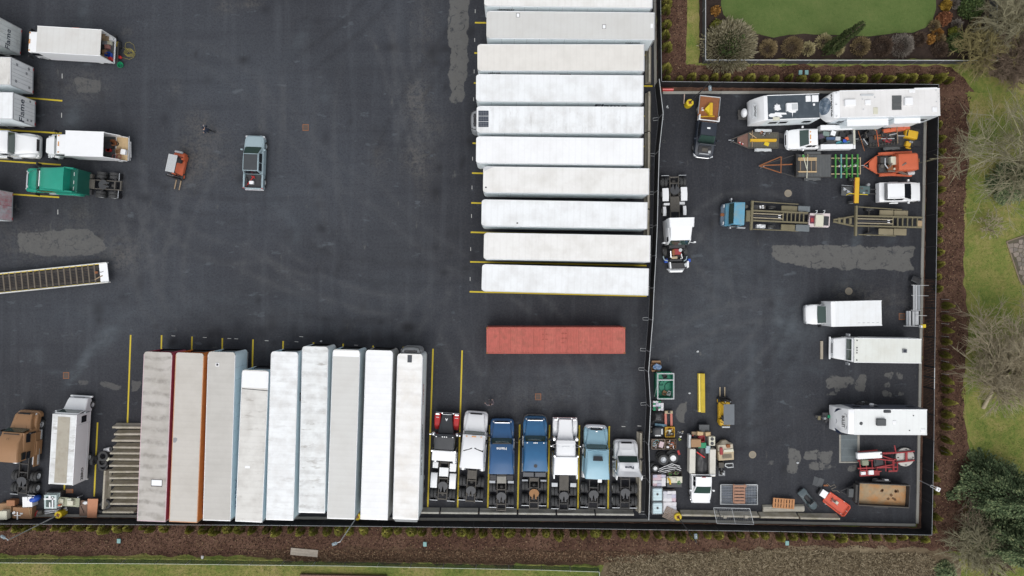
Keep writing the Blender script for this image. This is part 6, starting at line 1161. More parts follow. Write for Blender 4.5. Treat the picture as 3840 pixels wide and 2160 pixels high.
for p,q,h,mt in(((758,262),(910,350),0.3,whiteg),((1032,268),(1113,335),0.14,whiteg),((1572,236),(1688,338),0.32,whiteg),((1142,370),(1206,463),0.05,cream),((1945,365),(2018,432),0.12,whiteg),((1625,130),(1715,170),0.05,white),((970,188),(1150,212),0.1,greyl),((1700,106),(2015,122),0.02,whiteg)):v.box('roof_unit',mt,p,q,3.48,3.5+h,0.04)
for k in range(4):v.box('solar_panel',greyp,(1397,211+49*k),(1526,256+49*k),3.5,3.56,0.01)
for p in((997,260),(1167,232),(1010,397),(645,172),(648,488),(645,328),(1997,135),(2003,292)):v.disc('roof_pipe',greyl,p,0.05,3.45,3.58,10)
for x0,x1,d in((-0.42,0.02,0.6),(0.08,0.36,0.45)):
 xa,xb_=v.xf+(v.xb-v.xf)*(0.5+x0*0.95),v.xf+(v.xb-v.xf)*(0.5+x1*0.95);v.lb('slide_out',side_white,xa,v.hw+0.03,0.8,xb_,v.hw+d,2.75,0.02);v.lb('slide_awning',white,xa,v.hw+0.01,2.78,xb_,v.hw+d+0.08,2.84,0.01)
for sg in(0.35,0.6):m=MB();m.tube([(v.xb-0.05,-sg*v.hw,0.7),(v.xb-0.18,-sg*v.hw,3.2),(v.xb+0.2,-sg*v.hw,3.6)],0.025,6);m.build('ladder_rail',alum,v.root,smooth=60)
for z in(1.0,1.5,2.0,2.5,3.0):m=MB();m.tube([(v.xb-0.12,-0.35*v.hw,z),(v.xb-0.12,-0.6*v.hw,z)],0.02,5);m.build('ladder_rung',alum,v.root)
v=caravan('travel_trailer','white travel trailer with navy nose stripes and dark roof vents, against the right kerb',ZR6,[(682,418),(675,152),(1437,152),(1442,424)],3.2,(448,262),M('rv_navy_side',(0.10,0.11,0.14),0.4,var=0.2),roof_mat('rv_roof2',(0.75,0.77,0.76),(0.66,0.67,0.66),0.5),whiteg)
v.hull('nose_cap',whiteg,[(v.xf-0.01,v.hw,0.55,3.18,0.1),(v.xf+0.5,v.hw*0.98,0.55,3.05,0.12),(v.xf+(v.xn-v.xf)*0.6,v.hw*0.97,0.55,2.55,0.12),(v.xf+(v.xn-v.xf)*0.9,v.hw*0.96,0.55,1.9,0.12),(v.xn,v.hw*0.95,0.55,1.2,0.12)],local=True)
x0=v.l((545,278),2.85).x;v.text('BULLET',(x0,0,2.93),(0,1,0),(-0.8,0,0.5),0.34,inkb,bold=0.012,ext=0.03)
for pts in([(485,150,2.15),(510,140,2.4),(550,150,2.85),(515,160,2.5),(470,185,2.05)],[(485,385,2.15),(510,400,2.4),(555,408,2.9),(515,375,2.5),(472,345,2.05)]):v.panel('nose_stripe',ink,[(a_,b_,c_+0.03)for a_,b_,c_ in pts],0.02)
for pts in([(570,200,3.0),(595,203,3.08),(597,235,3.08)],[(575,358,3.0),(598,360,3.08),(598,330,3.08)],[(488,250,2.3),(496,275,2.35),(488,300,2.3)]):v.tube('nose_line',ink,[(a_,b_,c_+0.02)for a_,b_,c_ in pts],0.02)
for p,q,h,mt in(((920,255),(1015,328),0.3,greyp),((990,162),(1066,192),0.12,charcoal),((1080,270),(1120,312),0.05,white),((1376,358),(1424,400),0.05,white)):v.box('roof_unit',mt,p,q,3.18,3.2+h,0.05)
v.disc('satellite_dome',greyp,(757,304),0.19,3.15,3.32,r1=0.1);[v.disc('roof_pipe',dark,p,0.05,3.15,3.27,10)for p in((1300,220),(1258,375))]
v.lb('tongue',frame_d,v.xn-0.1,-0.12,0.42,v.xn+1.35,0.12,0.52,0.02);v.lb('battery_tray',dark,v.xn+0.15,-0.45,0.5,v.xn+0.75,0.4,0.75,0.03);v.disc('propane_bottle',grey,(375,250),0.16,0.55,1.0,r1=0.12);v.disc('propane_bottle',dark,(385,280),0.16,0.55,0.95,r1=0.12);v.box('battery_box',greenb,(402,215),(428,245),0.5,0.85);v.box('hitch',olive,(302,225),(328,265),0.35,0.55)
# black flatbed pickup, bonnet open (nose down)
v=V('flatbed_pickup','black flatbed pickup with its bonnet open and a rusty bed','pickup',ZR1,(735,215),(645,1050),1.0);a=v.ax
pickup(v,1045,850,745,575,560,225,navyb,1.0,1.25,1.95,bed=False,hood=False,r=0.42)
v.lb('flatbed',rust,a(225,1.0),-1.02,0.88,a(550,1.0),1.02,1.0,0.02)
for sg in(1,-1):v.lb('bed_rail',grey,a(225,1.15),sg*0.98,1.0,a(470,1.15),sg*1.06,1.12,0.01)
v.lb('bed_rear_rail',greyl,a(225,1.1)-0.06,-1.04,0.95,a(225,1.1)+0.02,1.04,1.1,0.01)
for sg in(1,-1):v.lb('headache_post',whiteg,a(540,1.7),sg*0.9,1.0,a(475,1.7),sg*1.02,1.7,0.02)
v.lb('headache_bar',whiteg,a(545,1.7)-0.05,-1.02,1.6,a(545,1.7)+0.05,1.02,1.7,0.02)
m=MB();m.panel([(v.xc+0.02,-0.82,1.3),(v.xc+0.02,0.82,1.3),(v.xc+0.35,0.80,2.15),(v.xc+0.35,-0.80,2.15)],0.04);m.build('raised_bonnet',navyb,v.root)
v.lb('engine',dark,v.xc+0.3,-0.65,1.08,v.xf-0.35,0.65,1.22,0.06);v.lb('battery',greyl,v.xf-0.6,0.35,1.1,v.xf-0.35,0.6,1.26,0.02);v.lb('air_filter',frame_m,v.xc+0.5,-0.3,1.15,v.xc+0.9,0.3,1.3,0.04);v.lb('radiator',steel,v.xf-0.3,-0.5,1.02,v.xf-0.2,0.5,1.2,0.01)
v.box('roof_label',white,(697,640),(738,666),1.93,1.99,0)
g=V('salt_hopper','yellow wedge-shaped hopper on the black flatbed pickup','hopper',ZR1,(735,390),None,1.3,ang=-85,base=1.0);g.poly('hopper',yellow,[(732,305),(775,308),(770,480),(725,478),(722,450),(664,390),(730,320)],1.0,1.5,0.03);g.poly('hopper_lid',yellowd,[(738,312),(768,314),(764,470),(732,470)],1.5,1.56,0.01)
g=V('jack_stand','pale tool stand left of the yellow hopper on the flatbed','stand',ZR1,(640,390),None,1.2,ang=0,base=1.0);g.lb('base',white,-0.1,-0.16,0,0.1,0.16,0.06,0.01);g.lb('column',redm,-0.04,-0.04,0.06,0.04,0.04,0.35,0)
g=V('orange_bar','orange bar lying across the flatbed behind the cab','bar',ZR1,(580,497),(800,492),1.1,base=1.0);g.lb('bar',yellowd,-g.len/2,-0.06,0,g.len/2,0.06,0.08,0.01)
# utility trailers
def util_trailer(label,Z,tail_,nose,deck0,deck1,hw,deckm,framem=frame_m,z=0.62,fend=None,fendm=greyl,wheels=2,ramp_=None,cat='trailer',name='utility_trailer',rail=0.12):
 v=V(name,label,cat,Z,tail_,nose,z);a=v.ax;x0,x1=a(deck0,z),a(deck1,z);xn=v.len/2
 w_=(abs(x1-x0))/12;pm=MB();pm.box(-w_/2+0.006,-hw+0.05,z-0.05,w_/2-0.006,hw-0.05,z);me=pm.mesh('deck_board',deckm,0.004);pieces('deck_board',me,v.root,[(min(x0,x1)+w_*(i+0.5),0,random.uniform(-0.006,0.004))for i in range(12)])
 for sg in(1,-1):
  v.lb('side_beam',framem,x0,sg*(hw-0.05),z-0.15,x1,sg*hw,z+rail,0.01);m=MB();m.tube([(x1,sg*(hw-0.05),z-0.08),(xn-0.25,sg*0.06,z-0.08)],0.05,6);m.build('tongue_beam',framem,v.root)
  xm=fend if fend is not None else(x0+x1)/2
  for k in range(wheels):v.wheel(xm+(k-(wheels-1)/2)*0.78,sg*(hw+0.15),0.33,0.2,greyl)
  Lf=0.45+0.4*(wheels-1);v.hull('fender',fendm,[(xm-Lf,0.13,0.5,0.62,0.04),(xm-Lf+0.15,0.14,0.68,0.76,0.04),(xm+Lf-0.15,0.14,0.68,0.76,0.04),(xm+Lf,0.13,0.5,0.62,0.04)],local=True,yc=sg*(hw+0.15))
 for x in(x0,x1):v.lb('end_beam',framem,x-0.04,-hw+0.05,z-0.15,x+0.04,hw-0.05,z+rail*0.6,0.01)
 m=MB();m.tube([(xn-0.3,0,z-0.08),(xn,0,z-0.06)],0.05,8);m.build('coupler',steel,v.root);v.lb('jack',steel,xn-0.42,0.07,0.05,xn-0.34,0.15,z+0.3,0.01)
 if ramp_:
  for sg in(1,-1):
   r_=MB()
   for k in range(8):x=x0-(0.12+0.11*k);r_.box(x-0.03,sg*hw*0.35,z-0.04-0.06*k,x+0.03,sg*hw*0.95,z-0.06*k)
   o=r_.build('ramp_slats',dark,v.root);o['kind']='stuff'
 v.hw,v.x0,v.x1,v.z=hw,x0,x1,z
 return v
v=util_trailer('olive decked utility trailer with pale fenders carrying a yellow beam',ZR1,(1660,822),(985,815),1660,1255,0.82,M('olive_deck',(0.10,0.095,0.075),0.85,var=0.2),frame_m,fend=None,ramp_=True)
m=MB();m.panel([(v.x1,-0.75,v.z-0.02),(v.x1,0.75,v.z-0.02),(v.len/2-0.9,0.25,v.z-0.02),(v.len/2-0.9,-0.25,v.z-0.02)],0.04);m.build('nose_deck',M('reddish_deck',(0.16,0.09,0.07),0.8,var=0.3),v.root)
g=V('steel_beam','yellow steel beam strapped on the olive trailer','beam',ZR1,(1640,815),(1285,815),0.8,base=0.63);g.lb('flange',yellowd,-g.len/2,-0.16,0,g.len/2,0.16,0.03,0.005);g.lb('web',yellowd,-g.len/2,-0.02,0.03,g.len/2,0.02,0.16,0);g.lb('top_flange',yellowd,-g.len/2,-0.1,0.16,g.len/2,0.1,0.19,0.005)
g=V('yellow_plate','small yellow square plate below the beam on the olive trailer','plate',ZR1,(1505,866),None,0.7,ang=-20,base=0.63);g.lb('plate',yellow,-0.24,-0.19,0,0.24,0.19,0.05,0.01)
g=V('wood_stick','tan timber strut lying diagonally on the olive trailer','timber',ZR1,(1275,720),(1370,790),0.75,base=0.63);g.lb('strut',woodl,-g.len/2,-0.035,0,g.len/2,0.035,0.06,0.005)
g=V('timber_post','tan timber post standing across the front of the olive trailer','timber',ZR1,(1312,685),(1308,910),0.75,base=0.66);g.lb('post',wood,-g.len/2,-0.035,0,g.len/2,0.035,0.06,0.005)
for k,(p,mt,lab)in enumerate((((1470,735),dark,'dark scrap engine part on the olive trailer'),((1530,725),frame_m,'grimy scrap axle part on the olive trailer'),((1435,715),rust,'rusty scrap bracket on the olive trailer'))):
 g=V('scrap_part',lab,'scrap',ZR1,p,None,0.7,ang=40*k,base=0.63)
 for j in range(4):c=MB();c.tube([(random.uniform(-.25,.25),random.uniform(-.2,.2),0.05),(random.uniform(-.3,.3),random.uniform(-.2,.2),0.2)],0.045,6);c.build('rod',mt if j%2 else steel,g.root)
 g.lb('casting',mt,-0.15,-0.12,0,0.15,0.12,0.16,0.03)
for p in((1135,850),(1172,868)):
 g=V('strap_bundle',('left' if p[0]<1150 else 'right')+' one of two red and white strap bundles on the olive trailer tongue','strap',ZR1,p,None,0.7,ang=25,base=0.62,group='strap bundles on the trailer tongue');g.lb('roll',red,-0.07,-0.08,0,0.03,0.08,0.1,0.02);g.lb('roll',white,0.035,-0.07,0,0.1,0.07,0.09,0.02)
 # white service pickup with open bed
v=V('service_pickup','white utility-body pickup with a bed full of junk, beside the caravans','pickup',ZR2,(868,790),(-41,808),1.0);a=v.ax
pickup(v,-41,140,272,388,396,862,whiteg,1.0,1.25,1.95,bed=False,r=0.42)
for sg in(1,-1):
 yy=(v.l((620,645 if sg<0 else 905),1.4).y)
 v.lb('side_locker',whiteg,a(868,1.4),yy-0.24,0.6,a(425,1.4),yy+0.24,1.4,0.03);v.lb('locker_lid',white,a(630,1.45),yy-0.25,1.402,a(428,1.45),yy+0.25,1.45,0.01)
v.lb('bed_floor',greyp,a(868,0.9),-0.78,0.8,a(405,0.9),0.78,0.9,0);v.lb('rear_bumper',whiteg,a(895,0.8)-0.05,-1.0,0.6,a(872,0.8),1.0,0.75,0.02);v.lb('rack_bar',cream,a(880,1.5)-0.03,-0.75,1.42,a(880,1.5)+0.03,0.75,1.48,0.01);v.lb('rack_bar',cream,a(893,1.5)-0.03,-0.75,1.42,a(893,1.5)+0.03,0.75,1.48,0.01);roof_lamps(v,a(288,1.97),1.97,(-0.5,-0.15,0,0.15,0.5))
JB=[('grey tote bin near the cab',(455,830),0.55,0.4,0.45,charcoal,None),('blue denim bundle',(560,795),0.9,0.25,0.3,M('denim',(0.06,0.10,0.18),0.9),M('denim2',(0.06,0.10,0.18),0.9)),('white plastic pail lid box',(590,725),0.45,0.45,0.35,greyl,white),('teal tub with rusty parts',(685,885),0.6,0.55,0.3,M('teal',(0.10,0.34,0.38),0.5),None),('second teal tub at the tail',(785,880),0.6,0.5,0.28,M('teal2',(0.12,0.30,0.34),0.5),None),('purple grey bag',(430,770),0.5,0.5,0.35,M('purplegrey',(0.09,0.07,0.10),0.9),M('purplegrey2',(0.09,0.07,0.10),0.9)),('dark crate of parts',(800,720),0.55,0.45,0.4,dark,None),('orange round tub',(775,800),0.3,0.3,0.35,orange,orange),('pale box at the middle',(650,800),0.45,0.35,0.4,M('pale_lilac',(0.45,0.46,0.5),0.6),greyl),('black bag',(720,745),0.6,0.45,0.3,black,black),('green grey tarp box',(490,735),0.6,0.4,0.4,M('sage',(0.18,0.24,0.22),0.8),M('sage2',(0.18,0.24,0.22),0.8)),('navy cooler',(745,830),0.35,0.3,0.35,navyb,blueb)]
for lab,p,dx,dy,h,mt,lid in JB:crate(lab+' in the white utility pickup bed',ZR2,p,1.15,dx,dy,h,mt,0.905,random.uniform(-25,25),'crate','box',lid,GI)
# black trailer with machine attachments
v=util_trailer('black utility trailer loaded with attachments, rusty blade and yellow machine',ZR2,(1690,775),(905,800),1690,1085,0.92,dark,frame_d,ramp_=True,fendm=greyp)
g=V('dozer_blade','rusty red curved blade along the black trailer edge','blade',ZR2,(1285,690),(1640,640),1.0,base=0.66);L=g.len
g.hull('blade',orange,[(-L/2,0.2,0,0.3,0.1),(L/2,0.22,0,0.34,0.1)],local=True);g.lb('edge',rust,-L/2,-0.27,0,L/2,-0.22,0.06,0);[g.lb('rib',rust,x,0.05,0.31,x+0.05,0.2,0.42,0)for x in(-L/4,0,L/4)]
g=V('plate_compactor','yellow loader tub on the tail of the black trailer','machine',ZR2,(1655,742),None,1.0,ang=-12,base=0.66);g.hull('tub',yellowd,[(-0.62,0.36,0.0,0.45,0.1),(-0.5,0.40,0.0,0.55,0.1),(0.5,0.40,0,0.55,0.1),(0.62,0.36,0,0.45,0.1)],local=True);g.lb('grip',black,-0.55,-0.3,0.56,-0.45,0.3,0.62,0.01)
g=V('small_engine','yellow engine with two grey air filters on the black trailer','machine',ZR2,(1632,848),None,1.0,ang=-15,base=0.63);g.lb('block',yellowd,-0.3,-0.4,0,0.2,0.1,0.4,0.05);g.lb('skid',yellowd,-0.1,-0.55,0,0.4,-0.42,0.2,0.03)
for x in(0.0,0.2):m=MB();m.lathe([(0.1,0.42),(0.1,0.5)],(x,0.05,0),12);m.build('air_filter',grey,g.root,smooth=40)
g=V('auger','dark spiral auger lying along the black trailer','auger',ZR2,(1080,885),(1480,850),0.85,base=0.63);L=g.len;m=MB();m.tube([(-L/2,0,0.18),(L/2,0,0.18)],0.06,8);m.build('shaft',dark,g.root)
for k in range(10):m=MB();x=-L/2+L*(k+0.5)/10;m.lathe([(0.17,-0.02),(0.17,0.02)],(x,0,0.18),12,'x');m.build('flight',frame_m,g.root)
for k,(p,q,mt,lab)in enumerate((((935,690),(1022,965),rust,'thin rusty bar crossing the front of the black trailer'),((1135,605),(1170,690),woodl,'short pale stick at the black trailer edge'),((1185,680),(1212,905),orange,'orange ratchet strap bar across the black trailer'),((1462,640),(1475,860),wood,'tan strap bar across the black trailer middle'),((1255,795),(1435,792),greyl,'pale rod lying along the black trailer'))):
 g=V('bar',lab,'bar',ZR2,p,q,1.05,base=1.02 if k!=4 else 0.9);m=MB();m.tube([(-g.len/2,0,0.03),(g.len/2,0,0.03)],0.035,6);m.build('bar',mt,g.root)
for k,(p,mt,lab)in enumerate((((1080,740),black,'black snowplough frame at the front of the black trailer'),((1030,840),dark,'dark hitch assembly on the black trailer'),((1300,745),dark,'dark machine block on the black trailer'),((1400,740),frame_d,'grimy gearbox on the black trailer'),((1220,770),rust,'rusty finned casting on the black trailer'),((1510,760),dark,'dark motor near the tail of the black trailer'),((1340,815),redm,'dull red pump on the black trailer'))):
 g=V('attachment',lab,'attachment',ZR2,p,None,0.9,ang=random.uniform(-40,40),base=0.63,group='attachments loaded on the black trailer');g.lb('frame',mt,-0.4,-0.22,0,0.4,0.22,0.22,0.04);g.lb('crossbar',frame_m,-0.3,-0.3,0.22,-0.22,0.3,0.32,0.01);m=MB();m.tube([(-0.35,0.1,0.3),(0.35,-0.1,0.36)],0.05,8);m.build('ram',steel if k%2 else black,g.root,smooth=60)
 # dark deck trailer with timber frame
v=util_trailer('dark grey deck trailer with rusty A-frame tongue and timber pallet frame',ZR2,(565,1165),(-412,1165),565,85,1.15,greyp,frame_d,0.75,fendm=greyp,rail=0.02,wheels=2)
v.tube('rusty_a_frame',rust,[(-410,1165,0.7),(-125,1045,0.8),(-100,1050,0.8)],0.06);v.tube('rusty_a_frame',rust,[(-410,1165,0.7),(-125,1258,0.8)],0.06);v.tube('rusty_a_frame',rust,[(-110,1045,0.8),(-115,1265,0.8)],0.06);v.tube('tongue_tube',rust,[(-380,1160,0.75),(40,1145,0.8)],0.06)
v.lb('front_rack',frame_d,v.x1-0.05,-1.1,0.75,v.x1+0.12,1.1,1.2,0.01);r_=MB();[r_.box(v.x1-0.09,-1.1+0.12*k,0.78,v.x1+0.16,-1.06+0.12*k,1.24)for k in range(18)];o=r_.build('rack_bars',black,v.root);o['kind']='stuff'
g=V('timber_pallet','pale timber pallet frame on the dark deck trailer','timber',ZR2,(240,1160),None,0.95,ang=0,base=0.77)
for y in(1062,1085,1245):g.box('runner',woodl,(108,y-9),(375,y+9),0.8,0.93,0.01)
for x in(152,300,365):g.box('crosspiece',wood,(x-5,1095),(x+5,1236),0.77,0.85,0.005)
g.box('mat',M('rubber_mat',(0.06,0.06,0.06),0.8),(110,1098),(370,1232),0.77,0.79,0)
for k,(p,q)in enumerate((((185,1010),(240,1215)),((250,1005),(240,1335)))):g=V('load_strap',('pale green strap with ratchet over the timber frame','straight pale strap over the timber frame')[k],'strap',ZR2,p,q,0.97,base=0.945);g.lb('webbing',cream,-g.len/2,-0.035,0,g.len/2,0.035,0.012,0);g.lb('ratchet',greenf if k==0 else olive,-g.len/2+0.05,-0.1,0.0,-g.len/2+0.3,0.1,0.06,0.01)
g=V('green_rack','green steel crossbars on pale rails behind the dark deck trailer','rack',ZR2,(770,1165),None,0.5,ang=0)
for y in(1062,1172,1275):g.box('rail',tan,(568,y-7),(970,y+7),0.35,0.45,0.01)
for k,x in enumerate((632,708,782,858,932)):b=g.box('crossbar',greenf if k!=1 else M('blue_green',(0.12,0.30,0.28),0.6),(x-8,1008),(x+8,1332),0.45,0.62,0.01)
g.tube('brace',greenf,[(640,1040,0.64),(830,1320,0.64)],0.025);g.tube('brace',greenf,[(950,1100,0.64),(720,1260,0.64)],0.025);g.box('end_bar',tan,(960,1050),(972,1280),0.3,0.5,0.01)
for x in(600,950):
 for y in(1070,1270):g.box('leg',dark,(x-5,y-5),(x+5,y+5),0,0.36,0)
for k,(x,y)in enumerate(((690,1168),(762,1168),(845,1165),(905,1162))):g.box('bracket',greyl,(x-16,y-14),(x+16,y+14),0.3,0.5,0.02)
# orange vacuum trailer
v=util_trailer('orange vacuum excavation trailer with engine and tank',ZR2,(1760,1125),(985,1160),1480,1185,0.92,frame_d,orange,0.62,fendm=orange,cat='trailer',rail=0.1)
v.poly('nose_deck',orange,[(1085,1120),(1170,1035),(1195,1045),(1195,1265),(1170,1265),(1085,1200)],0.6,0.7,0.01)
tk=v.hull('tank',orange,[(1752,0.78,0.6,1.65,0.2),(1740,0.86,0.6,1.75,0.25),(1490,0.86,0.6,1.75,0.25),(1475,0.8,0.6,1.6,0.2)]);v.box('tank_end',orange,(1735,1010),(1760,1215),0.6,1.7,0.03);v.box('end_latch',rust,(1755,1065),(1772,1115),0.9,1.3,0.02)
v.box('fuel_box',cream,(1380,1040),(1478,1145),0.7,1.3,0.04);v.box('engine',frame_d,(1240,1040),(1345,1125),0.7,1.25,0.06);v.box('blower',dark,(1215,1140),(1290,1250),0.7,1.1,0.05);v.disc('filter_can',frame_m,(1265,1170),0.19,0.7,1.25);v.disc('gauge_cap',cream,(1436,1206),0.12,0.8,1.15);v.box('manifold',rust,(1340,1150),(1420,1230),0.7,1.0,0.04);v.tube('exhaust',steel,[(1300,1060,1.3),(1300,1150,1.3),(1340,1200,1.1)],0.06)
for pts in([(1590,1125,1.85),(1500,1180,1.6),(1490,1230,1.2),(1600,1285,0.8),(1650,1280,0.7)],[(1340,1235,1.0),(1480,1245,1.0),(1560,1280,0.8)],[(1395,1130,1.3),(1360,1190,1.2)]):v.tube('suction_hose',M('hose_grey',(0.16,0.12,0.10),0.7),pts,0.085,8)
for y,s_ in((985,1),(1290,-1)):v.poly('side_guard',orange,[(1275,y+18*s_),(1300,y-8*s_),(1665,y-22*s_),(1672,y+8*s_)],0.45,0.72,0.02)
v.tube('discharge_pipe',greyl,[(1600,1272,0.7),(1690,1262,0.7)],0.2,12)
# tow dolly with yellow cross beam
v=V('tow_dolly','dark tow dolly with engine parts under a long yellow cross beam','dolly',ZR3,(1420,210),(1830,225),0.6);a=v.ax
for sg in(1,-1):v.wheel(a(1530,0.35),sg*1.15,0.38,0.26);v.lb('frame_rail',frame_d,a(1440,0.6),sg*0.3,0.45,a(1720,0.6),sg*0.38,0.6,0.01)
m=MB();m.tube([(a(1530,0.35),-1.1,0.38),(a(1530,0.35),1.1,0.38)],0.06,8);m.build('axle',frame_d,v.root)
v.lb('tongue',dark,a(1720,0.5),-0.28,0.4,a(1825,0.5),-0.18,0.52,0.01);v.lb('tongue',dark,a(1720,0.5),0.18,0.4,a(1825,0.5),0.28,0.52,0.01)
v.box('platform',greyp,(1420,170),(1545,270),0.6,0.7,0.01);v.box('engine',M('engine_teal',(0.07,0.11,0.11),0.6,var=0.4),(1615,160),(1725,250),0.6,1.0,0.06);v.tube('pipe',steel,[(1420,155,0.9),(1545,165,0.9),(1560,230,0.9)],0.03);v.tube('pipe',steel,[(1440,180,1.0),(1540,250,1.0)],0.03);v.disc('lamp',grey,(1712,150),0.14,0.8,1.15)
for p in((1455,200),(1495,225),(1640,190),(1690,215),(1660,240)):v.box('fitting',random.choice((steel,frame_m,dark)),(p[0]-14,p[1]-12),(p[0]+14,p[1]+12),0.7,1.02,0.03)
v.box('cross_beam',yellowd,(1568,72),(1604,348),1.1,1.3,0.02);v.tube('hydraulic_pipe',yellow,[(1470,262,1.2),(1500,245,1.35),(1700,258,1.1)],0.04);v.box('beam_lip',rust,(1560,90),(1568,340),1.1,1.25,0.01)
# white pickup-style utility vehicle, nose right
v=V('sport_utility','white sport utility pickup facing the right-hand kerb','car',ZR3,(1825,232),(2268,225),1.0);a=v.ax
pickup(v,2266,2160,2095,1915,1880,1828,whiteg,0.97,1.2,1.9,bed=False,r=0.4,wheelsx=(a(2190,0.4),a(1900,0.4)),glassm=glassd)
v.hull('rear_deck',whiteg,[(a(1826,1.15),0.93,0.4,1.1,0.1),(a(1840,1.2),0.96,0.4,1.15,0.1),(v.xcb+0.05,0.97,0.4,1.2,0.1)],local=True);m=MB();m.panel([(v.xr1-0.02,-0.78,1.9),(v.xr1-0.02,0.78,1.9),(v.xcb-0.03,0.85,1.28),(v.xcb-0.03,-0.85,1.28)],0.02);m.build('back_glass',glassd,v.root)
for sg in(1,-1):m=MB();m.tube([(v.xr1+0.1,sg*0.68,1.97),(v.xr0-0.1,sg*0.68,1.97)],0.025,6);m.build('roof_rail',whiteg,v.root);v.lb('running_board',whiteg,a(1935,0.5),sg*0.98,0.35,a(2030,0.5),sg*1.1,0.42,0.02)
v.lb('plate_lamp',redm,v.xcb+0.05,-0.12,1.5,v.xcb+0.12,0.12,1.6,0.01)
# roll-off truck
v=V('rolloff_truck','roll-off truck with faded blue cab and olive hoist frame','truck',ZR3,(1060,512),(155,472),1.0);a=v.ax
x0=a(158,1.0);xc=a(215,1.7);xr0=a(265,2.6);xr1=a(378,2.65)
v.hull('cab',skyb,[(x0-0.05,1.08,0.5,1.3,0.12),(xc,1.12,0.5,1.65,0.12),(xr0,1.1,0.5,2.58,0.12),(xr1,1.12,0.5,2.65,0.12)],local=True);windscreen(v,xc+0.03,xr0+0.03,1.0,0.98,1.68,2.56);side_glass(v,xr1+0.3,xc-0.1,1.125,1.6,2.4)
v.hull('bumper',M('dark_blue_grey',(0.10,0.13,0.17),0.4),[(x0-0.2,1.15,0.4,0.9,0.1),(x0+0.15,1.05,0.4,0.85,0.12),(x0+0.25,0.8,0.42,0.8,0.12)],local=True);v.box('hood_lamp',rust,(125,455),(170,490),0.6,0.95,0.05)
for sg in(1,-1):v.lb('headlight',head,x0+0.0,sg*0.7,0.9,x0+0.12,sg*1.0,1.15,0.03);v.lb('mirror',chrome,xc-0.05,sg*1.3,1.7,xc+0.1,sg*1.5,2.3,0.03);m=MB();m.tube([(xc,sg*1.1,2.1),(xc,sg*1.35,2.1)],0.02,5);m.build('mirror_arm',chrome,v.root);v.wheel(a(255,0.5),sg*1.02,0.5,0.28)
for x in(a(850,0.5),a(990,0.5)):
 for sg in(1,-1):v.wheel(x,sg*0.82,0.5,0.26);v.wheel(x,sg*1.1,0.5,0.26)
for sg in(1,-1):v.wheel(a(665,0.5),sg*0.98,0.42,0.26)
def hoist(v,A,B,rails,bars,zt=1.45):
 a=v.ax
 for sg in(1,-1):v.lb('hoist_rail',olive,a(B,zt),sg*0.42,zt-0.25,a(A,zt),sg*0.56,zt,0.01);v.lb('frame_rail',frame_m,a(B,1.0),sg*0.38,0.75,a(A,1.0),sg*0.46,1.0,0.01);v.lb('inner_rail',M('khaki_light',(0.30,0.26,0.18),0.7,var=0.2),a(A+(B-A)*0.55,zt),sg*0.16,zt-0.2,a(A,zt),sg*0.26,zt-0.04,0.01)
 x=A+(B-A)*0.55;k=0
 while abs(x-A)<abs(B-A):v.lb('cross_bar',olive,a(x,zt)-0.05,-0.42,zt-0.2,a(x,zt)+0.05,0.42,zt-0.05,0.01);x+=(B-A)*0.075
 m=MB();m.tube([(a(A,zt-0.1),0,zt-0.12),(a(A+(B-A)*0.5,zt),0,zt-0.12)],0.09,10);m.build('hydraulic_ram',dark,v.root,smooth=60)
 for sg in(1,-1):v.lb('ram_pin',whiteg,a(A+(B-A)*0.48,zt)-0.12,sg*0.07,zt-0.06,a(A+(B-A)*0.48,zt)+0.12,sg*0.14,zt+0.01,0.01)
hoist(v,470,1060,None,None)
xg=a(455,1.4)
v.lb('front_gantry',olive,xg-0.12,-1.45,1.2,xg+0.12,1.45,1.5,0.02);v.lb('hydraulic_tank',olive,a(445,1.4),-0.5,0.9,a(395,1.4),0.6,1.4,0.04);v.ball('air_tank',frame_m,(395,385),1.2,0.2,0.2,0.2)
for sg,y in((-1,345),(1,640)):
 v.tube('side_rail',olive,[(470,y-15 if sg<0 else y-12,1.1),(780,y+5 if sg<0 else y,1.1),(955,y+15 if sg<0 else y+8,1.05)],0.05)
for p,q,mt in(((775,372),(945,445),olive),((955,375),(1082,442),M('fender_grey',(0.14,0.16,0.17),0.5,var=0.2)),((772,572),(920,645),olive),((930,575),(1075,655),MATS['fender_grey'])):v.box('fender',mt,p,q,1.05,1.15,0.05)
for p,q,mt in(((475,362),(530,430),dark),((537,368),(605,412),frame_m),((510,572),(605,618),greyl),((300,600),(390,622),steel)):v.box('tank_box',mt,p,q,0.6,1.05,0.05)
for p in((548,382),(575,378),(550,398),(578,400),(520,588),(545,582),(575,595),(555,605)):v.box('battery',whiteg,(p[0]-9,p[1]-7),(p[0]+9,p[1]+7),1.04,1.1,0)
cp=V('guard_basket','white and pink guard basket box at the tail of the roll-off truck','box',ZR3,(1182,530),None,1.2,ang=-3)
cp.poly('tray',M('pinkish_white',(0.62,0.54,0.54),0.5),[(1080,455),(1298,458),(1292,590),(1280,608),(1080,602),(1062,580)],0.55,0.95,0.03);cp.box('box',cream,(1145,468),(1225,602),0.9,1.25,0.04);cp.box('grid',charcoal,(1228,488),(1280,590),0.9,1.0,0.01);cp.box('opening',M('maroon_dark',(0.12,0.03,0.06),0.6),(1082,480),(1146,570),0.9,0.98,0.01);cp.box('coil',redm,(1090,505),(1120,550),0.98,1.04,0.02)
for x in(1150,1232):cp.tube('hook',greyl,[(x-10,430,1.2),(x+8,425,1.2),(x+5,445,1.2),(x-8,460,1.1)],0.05)
for x in(1090,1270):
 for y in(470,585):cp.box('leg',dark,(x-8,y-8),(x+8,y+8),0,0.55,0)
